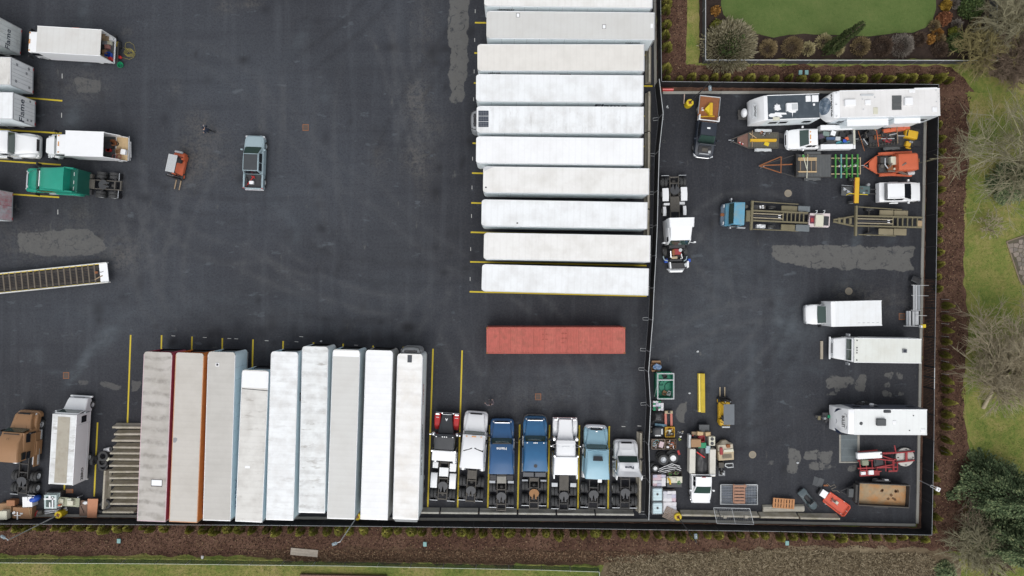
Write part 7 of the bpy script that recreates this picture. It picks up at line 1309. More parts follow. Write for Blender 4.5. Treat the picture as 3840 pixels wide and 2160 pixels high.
 # roll-off trailer
v=V('rolloff_trailer','olive roll-off pup trailer with long tongue, against the right kerb','trailer',ZR3,(2300,560),(1310,535),1.0);a=v.ax
hoist(v,1590,2290,None,None,1.4)
xg=a(1575,1.3);v.lb('front_gantry',olive,xg-0.1,-1.5,1.1,xg+0.1,1.5,1.4,0.02)
for sg in(1,-1):
 m=MB();m.tube([(a(1560,1.0),sg*0.5,0.95),(a(1330,0.9),sg*0.08,0.9)],0.09,6);m.build('tongue_beam',olive,v.root);v.tube('side_rail',olive,[(1600,388 if sg<0 else 685,1.1),(2065 if sg<0 else 2000,418 if sg<0 else 700,1.1)],0.05)
 for x in(a(1905,0.5),a(2060,0.5)):v.wheel(x,sg*0.85,0.48,0.26);v.wheel(x,sg*1.13,0.48,0.26)
 v.wheel(a(1715,0.5),sg*1.25,0.42,0.26)
m=MB();m.tube([(a(1715,0.5),-1.2,0.42),(a(1715,0.5),1.2,0.42)],0.06,8);m.build('axle',frame_m,v.root)
for x in(1395,1450,1515):v.lb('tongue_plate',olive,a(x,1.0)-0.12,-0.3,0.85,a(x,1.0)+0.12,0.3,1.05,0.02)
for p,q in(((1830,420),(1978,492)),((1985,425),(2135,500)),((1820,618),(1975,690)),((1982,618),(2118,695))):v.box('fender',M('khaki_fender',(0.22,0.19,0.12),0.75,var=0.15,dirt=(0.15,0.12,0.08),da=0.4),p,q,1.0,1.12,0.04)
v.box('tail_plate',M('tan_plate',(0.33,0.24,0.14),0.8,var=0.2),(2238,535),(2285,605),1.2,1.35,0.02)
# ---------------------------------------------------------------- concrete barriers
def barrier(label,Z,a,b,group,mat=None,h=0.81,z=0.8,bw=0.6):
 v=V('concrete_barrier',label,'barrier',Z,a,b,z,group);L=v.len;hw=bw/2;m=MB()
 prof=[(-hw,0),(-hw,0.08),(-hw*0.6,0.33),(-hw*0.32,h-0.03),(-hw*0.27,h),(hw*0.27,h),(hw*0.32,h-0.03),(hw*0.6,0.33),(hw,0.08),(hw,0)]
 n=max(4,int(L/0.5));m.loft([[(-L/2+L*i/n,y*(1+0.02*noise.noise((i*0.7,y*5,L))),zz+(0.012*noise.noise((i*0.9,y,L*3))if zz>0.05 else 0))for y,zz in prof]for i in range(n+1)])
 m.build('block',mat or concrete,v.root,0.012)
 for x in(-L/2-0.02,L/2+0.0):
  k=MB();k.tube([(x+0.01,0,h*0.7),(x+0.01,0,h*0.45)],0.025,6);k.build('connector_loop',rust,v.root)
 return v
GB='concrete barriers stacked side by side left of the trailers'
for k,(y,x0)in enumerate(((327,845),(380,855),(427,845),(478,850),(523,835),(568,830),(617,825),(664,828),(711,828),(762,828),(812,835),(858,830),(905,835),(968,772))):
 barrier('%s concrete barrier from the top in the stack left of the trailers'%('first','second','third','fourth','fifth','sixth','seventh','eighth','ninth','tenth','eleventh','twelfth','thirteenth','fourteenth')[k],ZD,(x0+random.uniform(-6,6),y),(x0+236,y+random.uniform(-3,3)),GB,concm)
barrier('concrete barrier lying upright along the tyre heap at the lower left',ZD,(790,655),(775,945),GB,concm)
GK='concrete barriers along the bottom kerb'
for k,(x0,x1)in enumerate(((-120,195),(205,618),(630,1040),(1052,1462),(1475,1888),(1897,2315))):barrier('%s concrete barrier from the trailers along the kerb behind the tractors'%('first','second','third','fourth','fifth','sixth')[k],ZK,(x0+4,1224+4*k),(x1-4,1228+4*k),GK,M('barrier_grey',(0.42,0.41,0.37),0.9,var=0.18,vs=3,dirt=(0.25,0.245,0.19),da=0.45,ds=1.8,bmp=0.25))
for k,(x0,x1)in enumerate(((275,535),(540,803),(808,1068),(1074,1345))):barrier('%s mossy concrete barrier from the left along the right-yard bottom kerb'%('first','second','third','fourth')[k],ZB3,(x0+3,93+7*k),(x1-3,97+7*k),GK,concm)
barrier('upper concrete barrier beside the short white day cab',ZK,(2388,360),(2383,786),GK,concm);barrier('lower concrete barrier beside the short white day cab',ZK,(2380,805),(2374,1228),GK,concm)
for k,(y0,y1)in enumerate(((168,306),(343,489),(494,634),(640,780),(786,926))):barrier('%s concrete barrier from the top behind the right-hand trailer row'%('first','second','third','fourth','fifth')[k],NAT,(2437-k*1.5,y0),(2436-k*1.5,y1),'concrete barriers behind the trailer row',concm)
barrier('flat concrete slab under the orange pallet',ZR4,(915,1262),(1235,1258),None,M('pale_slab',(0.36,0.34,0.29),0.9,var=0.15,dirt=(0.25,0.24,0.18),da=0.4),0.35,0.3,0.75)
# ---------------------------------------------------------------- tyres and stacked bits, lower left
def tyre(label,Z,p,z,r=0.5,w=0.28,flat=True,base=0.0,group='loose tyres',yaw=0.0,rim=None):
 v=V('tyre',label,'tyre',Z,p,None,z,group,yaw,base);me,_=wheel_mesh(r,w);o=link('casing',me,v.root,(0,0,w/2 if flat else r))
 if flat:o.rotation_euler=(math.radians(90),0,0)
 if rim:link('rim',rim_mesh(r,w,rim),o)
for lab,p,z,flat,base,yaw in(('tyre lying on top of the heap beside the stacked barriers',(775,545),0.8,True,0.56,0),('middle tyre of the heap beside the stacked barriers',(770,590),0.5,True,0.28,0),('lowest tyre of the heap beside the stacked barriers',(778,620),0.2,True,0.0,0),('tyre leaning left of the heap',(708,575),0.5,False,0.0,80),('tyre lying at the foot of the upright barrier',(798,908),0.5,True,0.3,0),('tyre half hidden under the upright barrier foot',(765,935),0.2,True,0.0,0)):tyre(lab,ZD,p,z,0.5,0.27,flat,base,'tyres heaped by the stacked barriers',yaw)
g=V('bucket','white bucket tipped over above the tyre heap','bucket',ZD,(822,492),ang=10);m=MB();m.lathe([(0.20,-0.3),(0.24,0.3),(0.21,0.3),(0.18,-0.26)],(0,0,0.25),16,'x');m.build('pail',white,g.root,smooth=40);m=MB();m.lathe([(0.01,0.29),(0.2,0.29)],(0,0,0.25),16,'x');m.build('opening',greyl,g.root)
g=V('paint_can','pale can between the tyres and the barriers','can',ZD,(815,568),None,0.6,ang=40);g.lb('box',cream,-0.18,-0.12,0.4,0.18,0.12,0.66,0.02);g.lb('stand',dark,-0.1,-0.1,0.0,0.1,0.1,0.4,0)
crate('brown speaker-like cabinet at the lower left corner',ZJ1,(245,305),0.7,0.8,0.55,0.62,M('cabinet_brown',(0.30,0.13,0.06),0.7),0,0,'cabinet','cabinet',M('cabinet_top',(0.34,0.16,0.08),0.7))
crate('large brown carton at the lower left edge',ZJ1,(120,420),0.6,1.2,0.9,0.55,card,0,2,'carton','carton',card);crate('cream drawer unit on its side at the lower left edge',ZJ1,(110,580),0.9,0.75,0.85,0.5,cream,0.6,2,'drawer_unit','furniture',cream)
crate('wide brown carton with white litter on top',ZJ1,(530,545),0.7,1.9,1.1,0.62,card,0,-2,'carton','carton',M('card2',(0.30,0.17,0.09),0.85));crate('white cabinet beside the blue bag',ZJ1,(655,275),0.9,0.95,1.0,0.85,white,0,2,'cabinet','cabinet',whiteg)
g=V('blue_bag','bright blue round bag leaning on the white cabinet','bag',ZJ1,(855,190),None,0.8,ang=20);g.ball('bag',blueb,(855,190),0.55,0.55,0.34,0.5,jit=0.06);g.box('label',white,(785,165),(825,205),0.9,0.98,0.01)
g=V('litter','white rags on the wide brown carton','rag',ZJ1,(430,580),None,0.75,ang=0,base=0.66);g.ball('rag',white,(335,535),0.72,0.15,0.15,0.07,jit=0.3);g.box('cross_stick',whiteg,(330,592),(500,610),0.67,0.72,0.005);g.box('upright_stick',whiteg,(402,515),(432,700),0.73,0.77,0.005);g.box('label',greyl,(480,535),(548,575),0.66,0.69,0)
g=V('window_stack','stack of pale green-framed windows standing together','window',ZJ1,(1225,270),None,1.0,ang=0)
for k,(dx,dy)in enumerate(((0,0),(40,-25),(80,-50))):
 zz=1.15-0.2*k
 for p,q in(((1065+dx,105+dy),(1110+dx,435+dy)),((1310+dx,105+dy),(1365+dx,435+dy)),((1110+dx,105+dy),(1310+dx,140+dy)),((1110+dx,395+dy),(1310+dx,435+dy))):g.box('window_frame',M('sage_frame',(0.46,0.55,0.54),0.5,var=0.1),p,q,zz-0.06,zz,0.01)
 g.box('pane',glass,(1115+dx,145+dy),(1305+dx,390+dy),zz-0.04,zz-0.02,0)
for p,q in(((1060,185),(1350,220)),((1170,115),(1225,180)),((1250,150),(1285,435)),((1185,285),(1215,410))):g.box('strip',white,p,q,1.155,1.18,0)
g.lb('support',dark,-0.8,-0.9,0,0.8,0.9,0.68,0)
g=V('work_table','pale work table cluttered with cream boxes','table',ZJ1,(1640,270),None,0.75,ang=-4);g.box('table_top',M('table_green_grey',(0.33,0.34,0.25),0.7,var=0.2),(1400,150),(1910,400),0.7,0.76,0.02)
for x in(1420,1880):
 for y in(165,385):g.box('leg',steel,(x-12,y-12),(x+12,y+12),0,0.7,0)
for lab,p,dx,dy,h,mt in(('cream open box at the left of the work table',(1470,290),0.5,0.55,0.22,cream),('cream tilted box at the right of the work table',(1720,290),0.55,0.45,0.3,cream),('pale box at the back of the work table',(1690,210),0.4,0.25,0.25,M('pale_sage',(0.45,0.47,0.38),0.6)),('small orange box in the cream box corner',(1450,345),0.2,0.12,0.26,orange)):crate(lab,ZJ1,p,0.9,dx,dy,h,mt,0.765,random.uniform(-20,20),'box','box',None if 'open' in lab else mt,'boxes on the work table')
g=V('gutter_bundle','bundle of long pale pipes and gutters lying by the yellow pole base','pipes',ZJ1,(1030,545),(1520,465),0.35)
for k,(y,r,mt)in enumerate(((-0.12,0.07,white),(0.05,0.06,white),(0.2,0.05,steel),(0.32,0.06,charcoal),(0.12,0.04,greyl))):m=MB();m.tube([(-g.len/2+random.uniform(-0.1,0.1),y,r+0.02),(g.len/2+random.uniform(-0.1,0.3),y,r+0.02)],r,10);m.build('pipe',mt,g.root,smooth=50)
g=V('drum','round grey drum end at the foot of the pipe bundle','drum',ZJ1,(965,540),None,0.4,ang=15);m=MB();m.lathe([(0.01,-0.25),(0.24,-0.25),(0.26,-0.2),(0.26,0.2),(0.24,0.25),(0.01,0.25)],(0,0,0.26),16,'x');m.build('barrel',frame_m,g.root,smooth=40)
g=V('red_can','small red cone beside the brown carton','cone',ZJ1,(840,565),None,0.3,ang=60);m=MB();m.lathe([(0.12,-0.3),(0.03,0.35)],(0,0,0.12),12,'x');m.build('cone',red,g.root,smooth=40)
g=V('door_panel','dark brown door panel leaning beside the terracotta panel','panel',ZJ1,(2010,400),None,0.5,ang=0);g.panel('panel',cardd,[(1925,240,0.5),(2105,240,0.5),(2105,610,0.25),(1918,610,0.25)],0.05);g.ball('rag',white,(2060,295),0.55,0.24,0.16,0.1,jit=0.25);g.tube('strap',black,[(1955,380,0.45),(2025,540,0.35)],0.02)
g=V('terracotta_panel','terracotta door panel leaning against the long barrier','panel',ZJ1,(2235,420),None,0.6,ang=0);g.panel('panel',terra,[(2115,200,0.75),(2368,200,0.75),(2330,655,0.35),(2105,655,0.35)],0.05);[g.disc('hole',black,p,0.03,0.3,0.72,8)for p in()]
g=V('cane','tan cane leaning on the wide brown carton','cane',ZJ1,(700,430),None,0.7,ang=0);g.tube('cane',woodl,[(690,380,0.75),(740,640,0.7)],0.022);g.tube('handle',steel,[(660,150,0.95),(690,380,0.75)],0.018)
g=V('brick_pallet','small rusty grate lying by the yellow line','grate',ZJ1,(1665,10),None,0.05,ang=0);g.box('frame',rust,(1590,-40),(1765,60),0.0,0.04,0.005);[g.box('bar',cardd,(1605+30*k,-30),(1618+30*k,50),0.03,0.055,0)for k in range(5)]
# ---------------------------------------------------------------- drains and manholes
for k,(x,y,lab)in enumerate(((248,1408,'rusty drain grate left of the tan roofed trailers'),(1146,478,'rusty drain grate in the upper open yard'),(2018,1488,'rusty drain grate in front of the tractor row'),(3382,1187,'rusty drain grate beside the steel rack'))):
 g=V('drain_grate',lab,'drain',NAT,(x,y),ang=0);rm=M('grate_rust',(0.12,0.085,0.065),0.8,var=0.2);g.lb('frame',rust,-0.30,-0.33,-0.02,0.30,0.33,0.006,0)
 for sy in(-1,1):g.lb('lid',rm,-0.25,sy*0.015,0.006,0.25,sy*0.28,0.012,0)
 for j in range(6):g.lb('slot',dark,-0.22+0.078*j,-0.24,0.012,-0.19+0.078*j,0.24,0.015,0)
for k,(x,y,lab)in enumerate(((2955,725,'round tan manhole cover near the roll-off truck'),(3183,1092,'round manhole cover above the white box truck'),(2822,1705,'round pale manhole cover right of the tan machine'))):
 g=V('manhole_cover',lab,'manhole',NAT,(x,y),ang=0);m=MB();m.lathe([(0.37,-0.01),(0.37,0.012),(0.30,0.012),(0.30,0.006),(0.01,0.006)],n=24);m.build('ring',M('manhole_tan',(0.28,0.24,0.18),0.85,var=0.15),g.root);m=MB();m.lathe([(0.29,0.0),(0.29,0.011),(0.01,0.011)],n=24);m.build('lid',M('manhole_lid',(0.24,0.215,0.17),0.85,var=0.2),g.root)
 # ---------------------------------------------------------------- right yard, middle and lower part
g=V('steel_rack','rack of long galvanised channels along the right-hand kerb','rack',ZR5,(1540,350),None,0.8,ang=0)
for x0,x1,y0,y1,z in((1528,1552,100,405,0.9),(1556,1582,98,405,0.95),(1586,1616,98,405,0.9),(1442,1472,415,600,0.6),(1476,1504,415,600,0.65),(1520,1550,418,598,0.7),(1556,1598,418,590,0.75)):
 a_,b_=g.l((x0,y0),z),g.l((x1,y1),z);xm,hwid=(a_.x+b_.x)/2,abs(b_.x-a_.x)/2;m=MB();q=[(xm-hwid,z),(xm-hwid*0.6,z-0.08),(xm-hwid*0.2,z),(xm+hwid*0.2,z),(xm+hwid*0.6,z-0.08),(xm+hwid,z)]
 m.loft([[(x,yy,zz)for x,zz in q]+[(x,yy,zz-0.02)for x,zz in reversed(q)]for yy in(a_.y,b_.y)]);m.build('channel',steel if x0%4 else alum,g.root)
for y,x0,x1 in((95,1510,1722),(222,1508,1718),(405,1500,1620),(468,1560,1698),(600,1410,1640)):g.tube('cross_pipe',alum,[(x0,y,0.85),(x1,y+6,0.85)],0.03)
for x in(1520,1600):
 for y in(120,380,580):g.box('leg',dark,(x-6,y-6),(x+6,y+6),0,0.6,0)
g=V('black_bin','black plastic bin at the top of the steel rack','bin',ZR5,(1570,30),None,0.6,ang=-25);g.hull('tub',charcoal,[(-0.42,0.28,0,0.55,0.05),(0.42,0.34,0,0.62,0.05)],local=True);g.hull('hollow',black,[(-0.34,0.22,0.5,0.6,0.02),(0.34,0.27,0.5,0.64,0.02)],local=True)
g=V('wall_box','yellow and white control box on the kerb by the steel rack','control box',ZR5,(1655,602),None,1.2,ang=-3);g.box('case',yellow,(1650,580),(1688,624),0.9,1.3,0.02);g.box('side',white,(1628,592),(1650,624),0.9,1.25,0.02);g.box('post',steel,(1650,598),(1662,610),0,0.9,0)
g=V('timber_plank','single grey timber plank lying left of the right step van','plank',ZR5,(399,1010),(400,786),0.1);g.lb('board',M('grey_timber',(0.33,0.29,0.23),0.85,var=0.2),-g.len/2,-0.13,0,g.len/2,0.13,0.14,0.01)
def cone_pole(name,v):pass
def minibike(label,Z,p,ang,mt):
 v=V('dirt_bike',label,'motorcycle',Z,p,None,0.4,'dirt bikes behind the caravan',ang)
 for x in(-0.6,0.6):v.wheel(x,0,0.3,0.1)
 v.hull('tank',mt,[(-0.05,0.1,0.7,0.9,0.05),(0.3,0.14,0.65,0.98,0.08)],local=True);v.hull('seat',black,[(-0.55,0.1,0.78,0.86,0.03),(0.0,0.12,0.75,0.85,0.03)],local=True);v.lb('engine',dark,-0.15,-0.14,0.3,0.25,0.14,0.62,0.04);m=MB();m.tube([(0.4,-0.38,1.02),(0.45,0,0.95),(0.4,0.38,1.02)],0.02,6);m.build('handlebar',dark,v.root,smooth=60)
 for sg in(1,-1):m=MB();m.tube([(0.6,sg*0.08,0.3),(0.42,sg*0.08,0.95)],0.025,6);m.build('fork_leg',steel,v.root)
 v.hull('mudguard',mt,[(0.35,0.06,0.66,0.70,0.02),(0.85,0.07,0.62,0.66,0.02)],local=True)
minibike('dark dirt bike parked behind the navy striped caravan',ZR6,(718,95),15,dark);minibike('white dirt bike parked behind the navy striped caravan',ZR6,(818,92),-10,whiteg)
g=V('wash_grate','long steel floor grate with concrete border below the navy striped caravan','grate',ZR6,(628,560),ang=0)
for p,q in(((522,418),(540,700)),((712,418),(736,705)),((522,700),(736,714))):g.box('border',concrete,p,q,-0.02,0.05,0.01)
for k in range(17):x=546+10*k;g.box('bar',M('grate_bar',(0.16,0.19,0.20),0.5,0.3,var=0.2),(x-3,420),(x+3,697),-0.02,0.04,0)
g.box('pit',dark,(541,420),(711,699),-0.02,0.006,0)
for y in(470,560,650):g.box('cross_bar',MATS['grate_bar'],(541,y-3),(711,y+3),0.006,0.03,0)
# red machine
v=V('drill_rig','red skeletal drilling machine frame with white side box','machine',ZR6,(715,715),(1140,690),0.8);a=v.ax
for y in(690,770):v.tube('main_beam',redm,[(715,y,0.7),(1120,y-15,0.7)],0.09,6)
for x in(735,800,860,905,1000,1075):v.tube('cross_beam',redm,[(x,672,0.72),(x+10,800,0.72)],0.06,6)
for pts in([(870,665,1.0),(1095,690,1.1)],[(970,610,0.9),(1110,605,0.9)],[(970,640,0.9),(1090,680,1.0)],[(1090,680,1.1),(1090,800,1.0)],[(910,760,1.0),(1080,730,1.1)],[(720,600,0.8),(920,580,0.8)],[(740,790,0.75),(960,800,0.75)]):v.tube('arm',redm,pts,0.075,6)
v.box('white_box',whiteg,(712,612),(972,662),0.8,1.2,0.03);v.box('white_box_end',dark,(952,612),(966,628),1.18,1.21,0);v.box('engine',M('engine_olive',(0.22,0.24,0.17),0.6,var=0.4),(762,685),(835,740),0.7,1.2,0.06);v.box('valve_block',dark,(885,672),(985,745),0.7,0.95,0.03);v.box('tray',redm,(735,800),(945,845),0.5,0.62,0.02)
for p,q in(((752,808),(802,838)),((830,793),(886,836))):v.box('white_cap',whiteg,p,q,0.62,0.9,0.03)
for pts in([(830,700,1.2),(900,650,1.1),(905,720,1.0)],[(880,760,0.9),(960,790,0.8),(985,770,0.8)]):v.tube('hose',black,pts,0.025)
for x,y in((760,700),(760,780),(1050,690),(1050,770)):p=v.l((x,y),0.4);v.wheel(p.x,p.y,0.35,0.2)
v.tube('mast',redm,[(1100,530,0.7),(1112,600,0.75)],0.07);v.tube('mast',redm,[(1128,700,0.7),(1130,790,0.75)],0.07);v.box('foot',redm,(1035,792),(1130,806),0.1,0.2,0.01)
g=V('turntable','round white turntable disc with red frame beside the red machine','turntable',ZR6,(1216,655),None,0.4,ang=0);m=MB();m.lathe([(0.90,0.0),(0.93,0.05),(0.93,0.3),(0.88,0.34),(0.01,0.34)],n=32);m.build('disc',M('disc_grey',(0.50,0.49,0.46),0.6,var=0.12,dirt=(0.3,0.28,0.24),da=0.4),g.root,smooth=40)
for pts in([(970,620,0.5),(1305,590,0.5)],[(1095,710,0.5),(1305,685,0.5)]):g.tube('rail',redm,pts,0.09,6)
g.box('cross_tie',redm,(1215,605),(1238,690),0.45,0.58,0.02)
for p in((1220,572),(1295,655),(1138,658),(1218,735)):g.box('slot',black,(p[0]-10,p[1]-4),(p[0]+10,p[1]+4),0.34,0.36,0)
# dump trailer
v=V('dump_trailer','black dump trailer with rusty orange empty bed','trailer',ZR6,(1250,1055),(550,1020),0.9);a=v.ax
x0,x1=a(1252,1.2),a(725,1.2);hw=1.12
v.lb('bed_floor',rustbed,x0+0.05,-hw+0.05,0.62,x1,hw-0.05,0.7,0)
for sg in(1,-1):v.lb('bed_side',dark,x0,sg*(hw-0.05),0.55,x1,sg*hw,1.25,0.01);v.lb('side_cap',frame_m,x0,sg*(hw-0.07),1.25,x1,sg*(hw+0.02),1.31,0.01);[v.wheel((x0+x1)/2+d,sg*(hw+0.16),0.36,0.22)for d in(-0.42,0.42)];v.hull('fender',dark,[((x0+x1)/2-0.9,0.14,0.5,0.6,0.03),((x0+x1)/2-0.7,0.15,0.72,0.8,0.03),((x0+x1)/2+0.7,0.15,0.72,0.8,0.03),((x0+x1)/2+0.9,0.14,0.5,0.6,0.03)],local=True,yc=sg*(hw+0.16));[v.lb('stake',dark,x0+(x1-x0)*k/6,sg*hw,0.6,x0+(x1-x0)*k/6+0.06,sg*(hw+0.05),1.25,0)for k in range(1,6)]
v.lb('tailgate',dark,x0-0.05,-hw,0.55,x0+0.03,hw,1.28,0.01);v.lb('front_wall',dark,x1,-hw,0.55,x1+0.06,hw,1.35,0.01);v.lb('front_shelf',frame_d,x1+0.06,-0.9,0.6,x1+0.3,0.9,1.2,0.03)
for sg in(1,-1):m=MB();m.tube([(x1+0.1,sg*0.7,0.55),(v.len/2,0,0.5)],0.06,6);m.build('tongue_beam',dark,v.root)
v.lb('battery_box',greyp,x1+0.35,-0.4,0.5,x1+0.85,0.45,0.95,0.03);v.box('roll_tarp',dark,(905,888),(1060,912),1.0,1.25,0.05);v.box('side_tool',greyl,(1000,885),(1040,898),1.1,1.3,0.02)
for k in range(9):
 p=(960+random.uniform(0,180),965+random.uniform(0,130));v.poly('rust_flake',M('dark_rust',(0.13,0.07,0.035),0.9,var=0.2),[(p[0]+17*math.cos(t)*random.uniform(.6,1.2),p[1]+17*math.sin(t)*random.uniform(.6,1.2))for t in(0,1,2,3,4,5)],0.7,0.706)
 # sled, quad bike, mats
g=V('tow_sled','orange red plastic sled with white bin and chainsaw','sled',ZR6,(370,1080),(600,1215),0.3);g.poly('sled_floor',redo,[(352,1108),(428,1020),(635,1165),(628,1185),(575,1262),(560,1268)],0.05,0.12,0.02)
for pts in([(352,1108,0.3),(428,1020,0.3),(630,1160,0.3),(636,1180,0.3),(575,1265,0.3),(555,1268,0.3),(352,1112,0.3)],):g.tube('sled_rim',redo,pts,0.07,8)
for p in((425,1028),(575,1120),(598,1218),(540,1245),(380,1145)):g.box('sticker',white,(p[0]-8,p[1]-6),(p[0]+8,p[1]+6),0.36,0.38,0)
b=V('white_bin','white lidded bin at the head of the red sled','bin',ZR6,(356,1034),None,0.5,ang=-33);b.lb('tub',dark,-0.42,-0.36,0,0.42,0.36,0.4,0.04);b.lb('lid',whiteg,-0.24,-0.36,0.405,0.44,0.36,0.46,0.03)
b=V('chainsaw','cream and grey engine tool lying in the red sled','tool',ZR6,(480,1115),None,0.3,ang=-38,base=0.13);b.lb('engine',cream,0.05,-0.12,0,0.35,0.14,0.25,0.04);b.lb('bar',frame_m,-0.4,-0.05,0.03,0.05,0.05,0.07,0);b.lb('base',steel,-0.25,-0.18,0,0.5,-0.12,0.12,0.02);m=MB();m.tube([(-0.3,0.1,0.1),(-0.45,0.2,0.2),(-0.4,-0.2,0.15),(-0.2,-0.3,0.1)],0.02,6);m.build('cable',black,b.root,smooth=60)
v=V('snowmobile','dark blue-grey snowmobile parked beside the red sled','snowmobile',ZR6,(130,1010),(285,1200),0.7);L=v.len;bodym=M('snow_grey',(0.085,0.11,0.12),0.35,var=0.3,dirt=(0.03,0.03,0.03),da=0.3)
v.hull('hood',bodym,[(L/2,0.12,0.3,0.5,0.08),(L/2-0.25,0.36,0.3,0.72,0.14),(L/2-0.7,0.42,0.3,0.92,0.18),(L/2-1.0,0.3,0.35,1.0,0.14)],local=True);v.hull('seat',black,[(-L/2+0.55,0.2,0.4,0.72,0.08),(0,0.19,0.4,0.8,0.1),(L/2-1.0,0.17,0.4,0.86,0.1)],local=True);v.hull('rear_cowl',bodym,[(-L/2,0.42,0.35,0.5,0.06),(-L/2+0.3,0.46,0.35,0.66,0.1),(-L/2+0.62,0.36,0.4,0.7,0.1)],local=True);v.lb('track',black,-L/2-0.05,-0.2,0.0,L/2-0.9,0.2,0.34,0.06)
for sg in(1,-1):v.hull('ski',dark,[(L/2-0.95,0.07,0.0,0.05,0.01),(L/2+0.05,0.08,0.0,0.06,0.01),(L/2+0.25,0.05,0.1,0.16,0.01)],local=True,yc=sg*0.44);v.lb('running_board',bodym,-L/2+0.4,sg*0.2,0.3,L/2-0.9,sg*0.42,0.36,0.02);m=MB();m.tube([(L/2-0.6,sg*0.2,0.4),(L/2-0.4,sg*0.44,0.1)],0.03,6);m.build('ski_strut',dark,v.root)
v.lb('windshield',glassd,L/2-1.0,-0.25,1.0,L/2-0.92,0.25,1.15,0.02);m=MB();m.tube([(L/2-1.15,-0.38,1.05),(L/2-1.05,0,1.1),(L/2-1.15,0.38,1.05)],0.02,6);m.build('handlebar',black,v.root,smooth=60)
g=V('floor_mat','upper of two overlapping grey rubber mats near the snowmobile','mat',ZR6,(280,910),ang=0);g.poly('mat',M('mat_grey',(0.075,0.08,0.085),0.8,var=0.15),[(262,852),(312,872),(300,965),(240,940)],0.003,0.02)
g=V('floor_mat','lower of two overlapping grey rubber mats near the snowmobile','mat',ZR6,(325,920),ang=0);g.poly('mat',M('mat_grey2',(0.085,0.09,0.095),0.8,var=0.15),[(318,866),(366,888),(335,978),(282,945)],0.021,0.04)
g=V('power_cable','tan power strip and curling cable above the red sled','cable',ZR6,(440,960),ang=0);g.tube('cable',M('cable_tan',(0.30,0.26,0.2),0.6),[(365,950,0.05),(400,930,0.03),(430,960,0.03),(470,940,0.03),(488,965,0.03),(440,985,0.03),(455,1005,0.03),(500,1005,0.03),(525,1025,0.03)],0.025);g.box('strip',rust,(360,942),(408,958),0.0,0.09,0.01)
# pallets and fence panels
def pallet(label,Z,p,ang,dx,dy,mat,base=0.0,z=0.15,n=7):
 v=V('pallet',label,'pallet',Z,p,None,base+z,None,ang,base);m=MB();w_=dx/(n+(n-1)*0.45);m.box(-w_/2,-dy/2,0.115,w_/2,dy/2,0.14);me=m.mesh('top_slat',mat,0.004)
 pieces('top_slat',me,v.root,[(-dx/2+w_*(0.5+1.45*i),0,0)for i in range(n)])
 for y in(-dy/2+0.05,0,dy/2-0.05):v.lb('stringer',mat,-dx/2,y-0.045,0.022,dx/2,y+0.045,0.113,0.004)
 m=MB();m.box(-w_/2,-dy/2,0,w_/2,dy/2,0.02);me=m.mesh('bottom_slat',mat);pieces('bottom_slat',me,v.root,[(-dx/2+w_*0.5,0,0),(0,0,0),(dx/2-w_*0.5,0,0)])
 return v
pallet('orange brown wooden pallet lying on the concrete slab',ZR4,(1075,1218),-4,2.15,1.0,woodo,0.36,0.14,8)
pallet('grey wooden pallet leaning tilted on the white bags by the yellow pole base',ZJ3,(425,1215),65,1.15,1.25,woodg,0.62,0.15,8)
def fence_panel(name,label,Z,pts,z,mat,nwire=10,group=None):
 v=V(name,label,'fence panel',Z,((pts[0][0]+pts[2][0])/2,(pts[0][1]+pts[2][1])/2),None,z,group,0)
 P=[v.l(p,z)for p in pts];F3=[Vector((p.x,p.y,z))for p in P]
 for i in range(4):m=MB();m.tube([F3[i],F3[(i+1)%4]],0.03,6);m.build('frame_tube',mat,v.root,smooth=60)
 m=MB();m.tube([(F3[0]+F3[1])/2,(F3[3]+F3[2])/2],0.025,6);m.build('middle_tube',mat,v.root,smooth=60)
 m=MB()
 for k in range(1,nwire):t=k/nwire;m.tube([F3[0].lerp(F3[3],t),F3[1].lerp(F3[2],t)],0.007,3)
 for k in range(1,nwire*2):t=k/(nwire*2);m.tube([F3[0].lerp(F3[1],t),F3[3].lerp(F3[2],t)],0.005,3)
 o=m.build('wire_mesh',steel,v.root,recalc=False);o['kind']='stuff'
 return v
for k in range(3):fence_panel('hurdle',('top','middle','lowest')[k]+' galvanised fence panel in the stack right of the white pickup',ZR4,[(583+3*k,1073-2*k),(868+2*k,1070+3*k),(872-2*k,1226),(582+4*k,1224-3*k)],0.40-0.1*k,greyl,12,'fence panels stacked on the asphalt')
g=V('slat_sheet','stack of blue grey sheets under the fence panels','sheets',ZR4,(728,1148),None,0.15,ang=0);
for k in range(13):g.box('slat',M('sheet_blue',(0.07,0.10,0.15),0.6,var=0.35,dirt=(0.16,0.15,0.10),da=0.4),(594,1084+10.6*k),(862,1092+10.6*k),0.0,0.16,0.01)
g=V('pallet','reddish wooden pallet pieces on top of the fence panel stack','pallet',ZR4,(730,1140),None,0.55,ang=0,base=0.44)
for k in range(6):g.box('slat',M('red_wood',(0.34,0.19,0.13),0.85,var=0.2),(690+(0 if k else-8),1075+25*k),(775+(10 if k<1 else 0),1093+25*k),0.5,0.55,0.005)
for x in(686,770):g.box('stringer',MATS['red_wood'],(x-5,1068),(x+6,1215),0.44,0.5,0.005)
fence_panel('hurdle','single galvanised fence panel leaning on the bottom barriers',ZR4,[(530,1250),(810,1256),(842,1380),(556,1372)],1.0,greyl,10)
g=V('fence_stand','pair of blocks holding up the leaning fence panel','block',ZR4,(690,1310),None,0.5,ang=0);g.lb('block',concm,-1.2,-0.15,0.82,-0.9,0.15,0.97,0.02);g.lb('block',concm,0.9,-0.15,0.82,1.2,0.15,0.97,0.02)
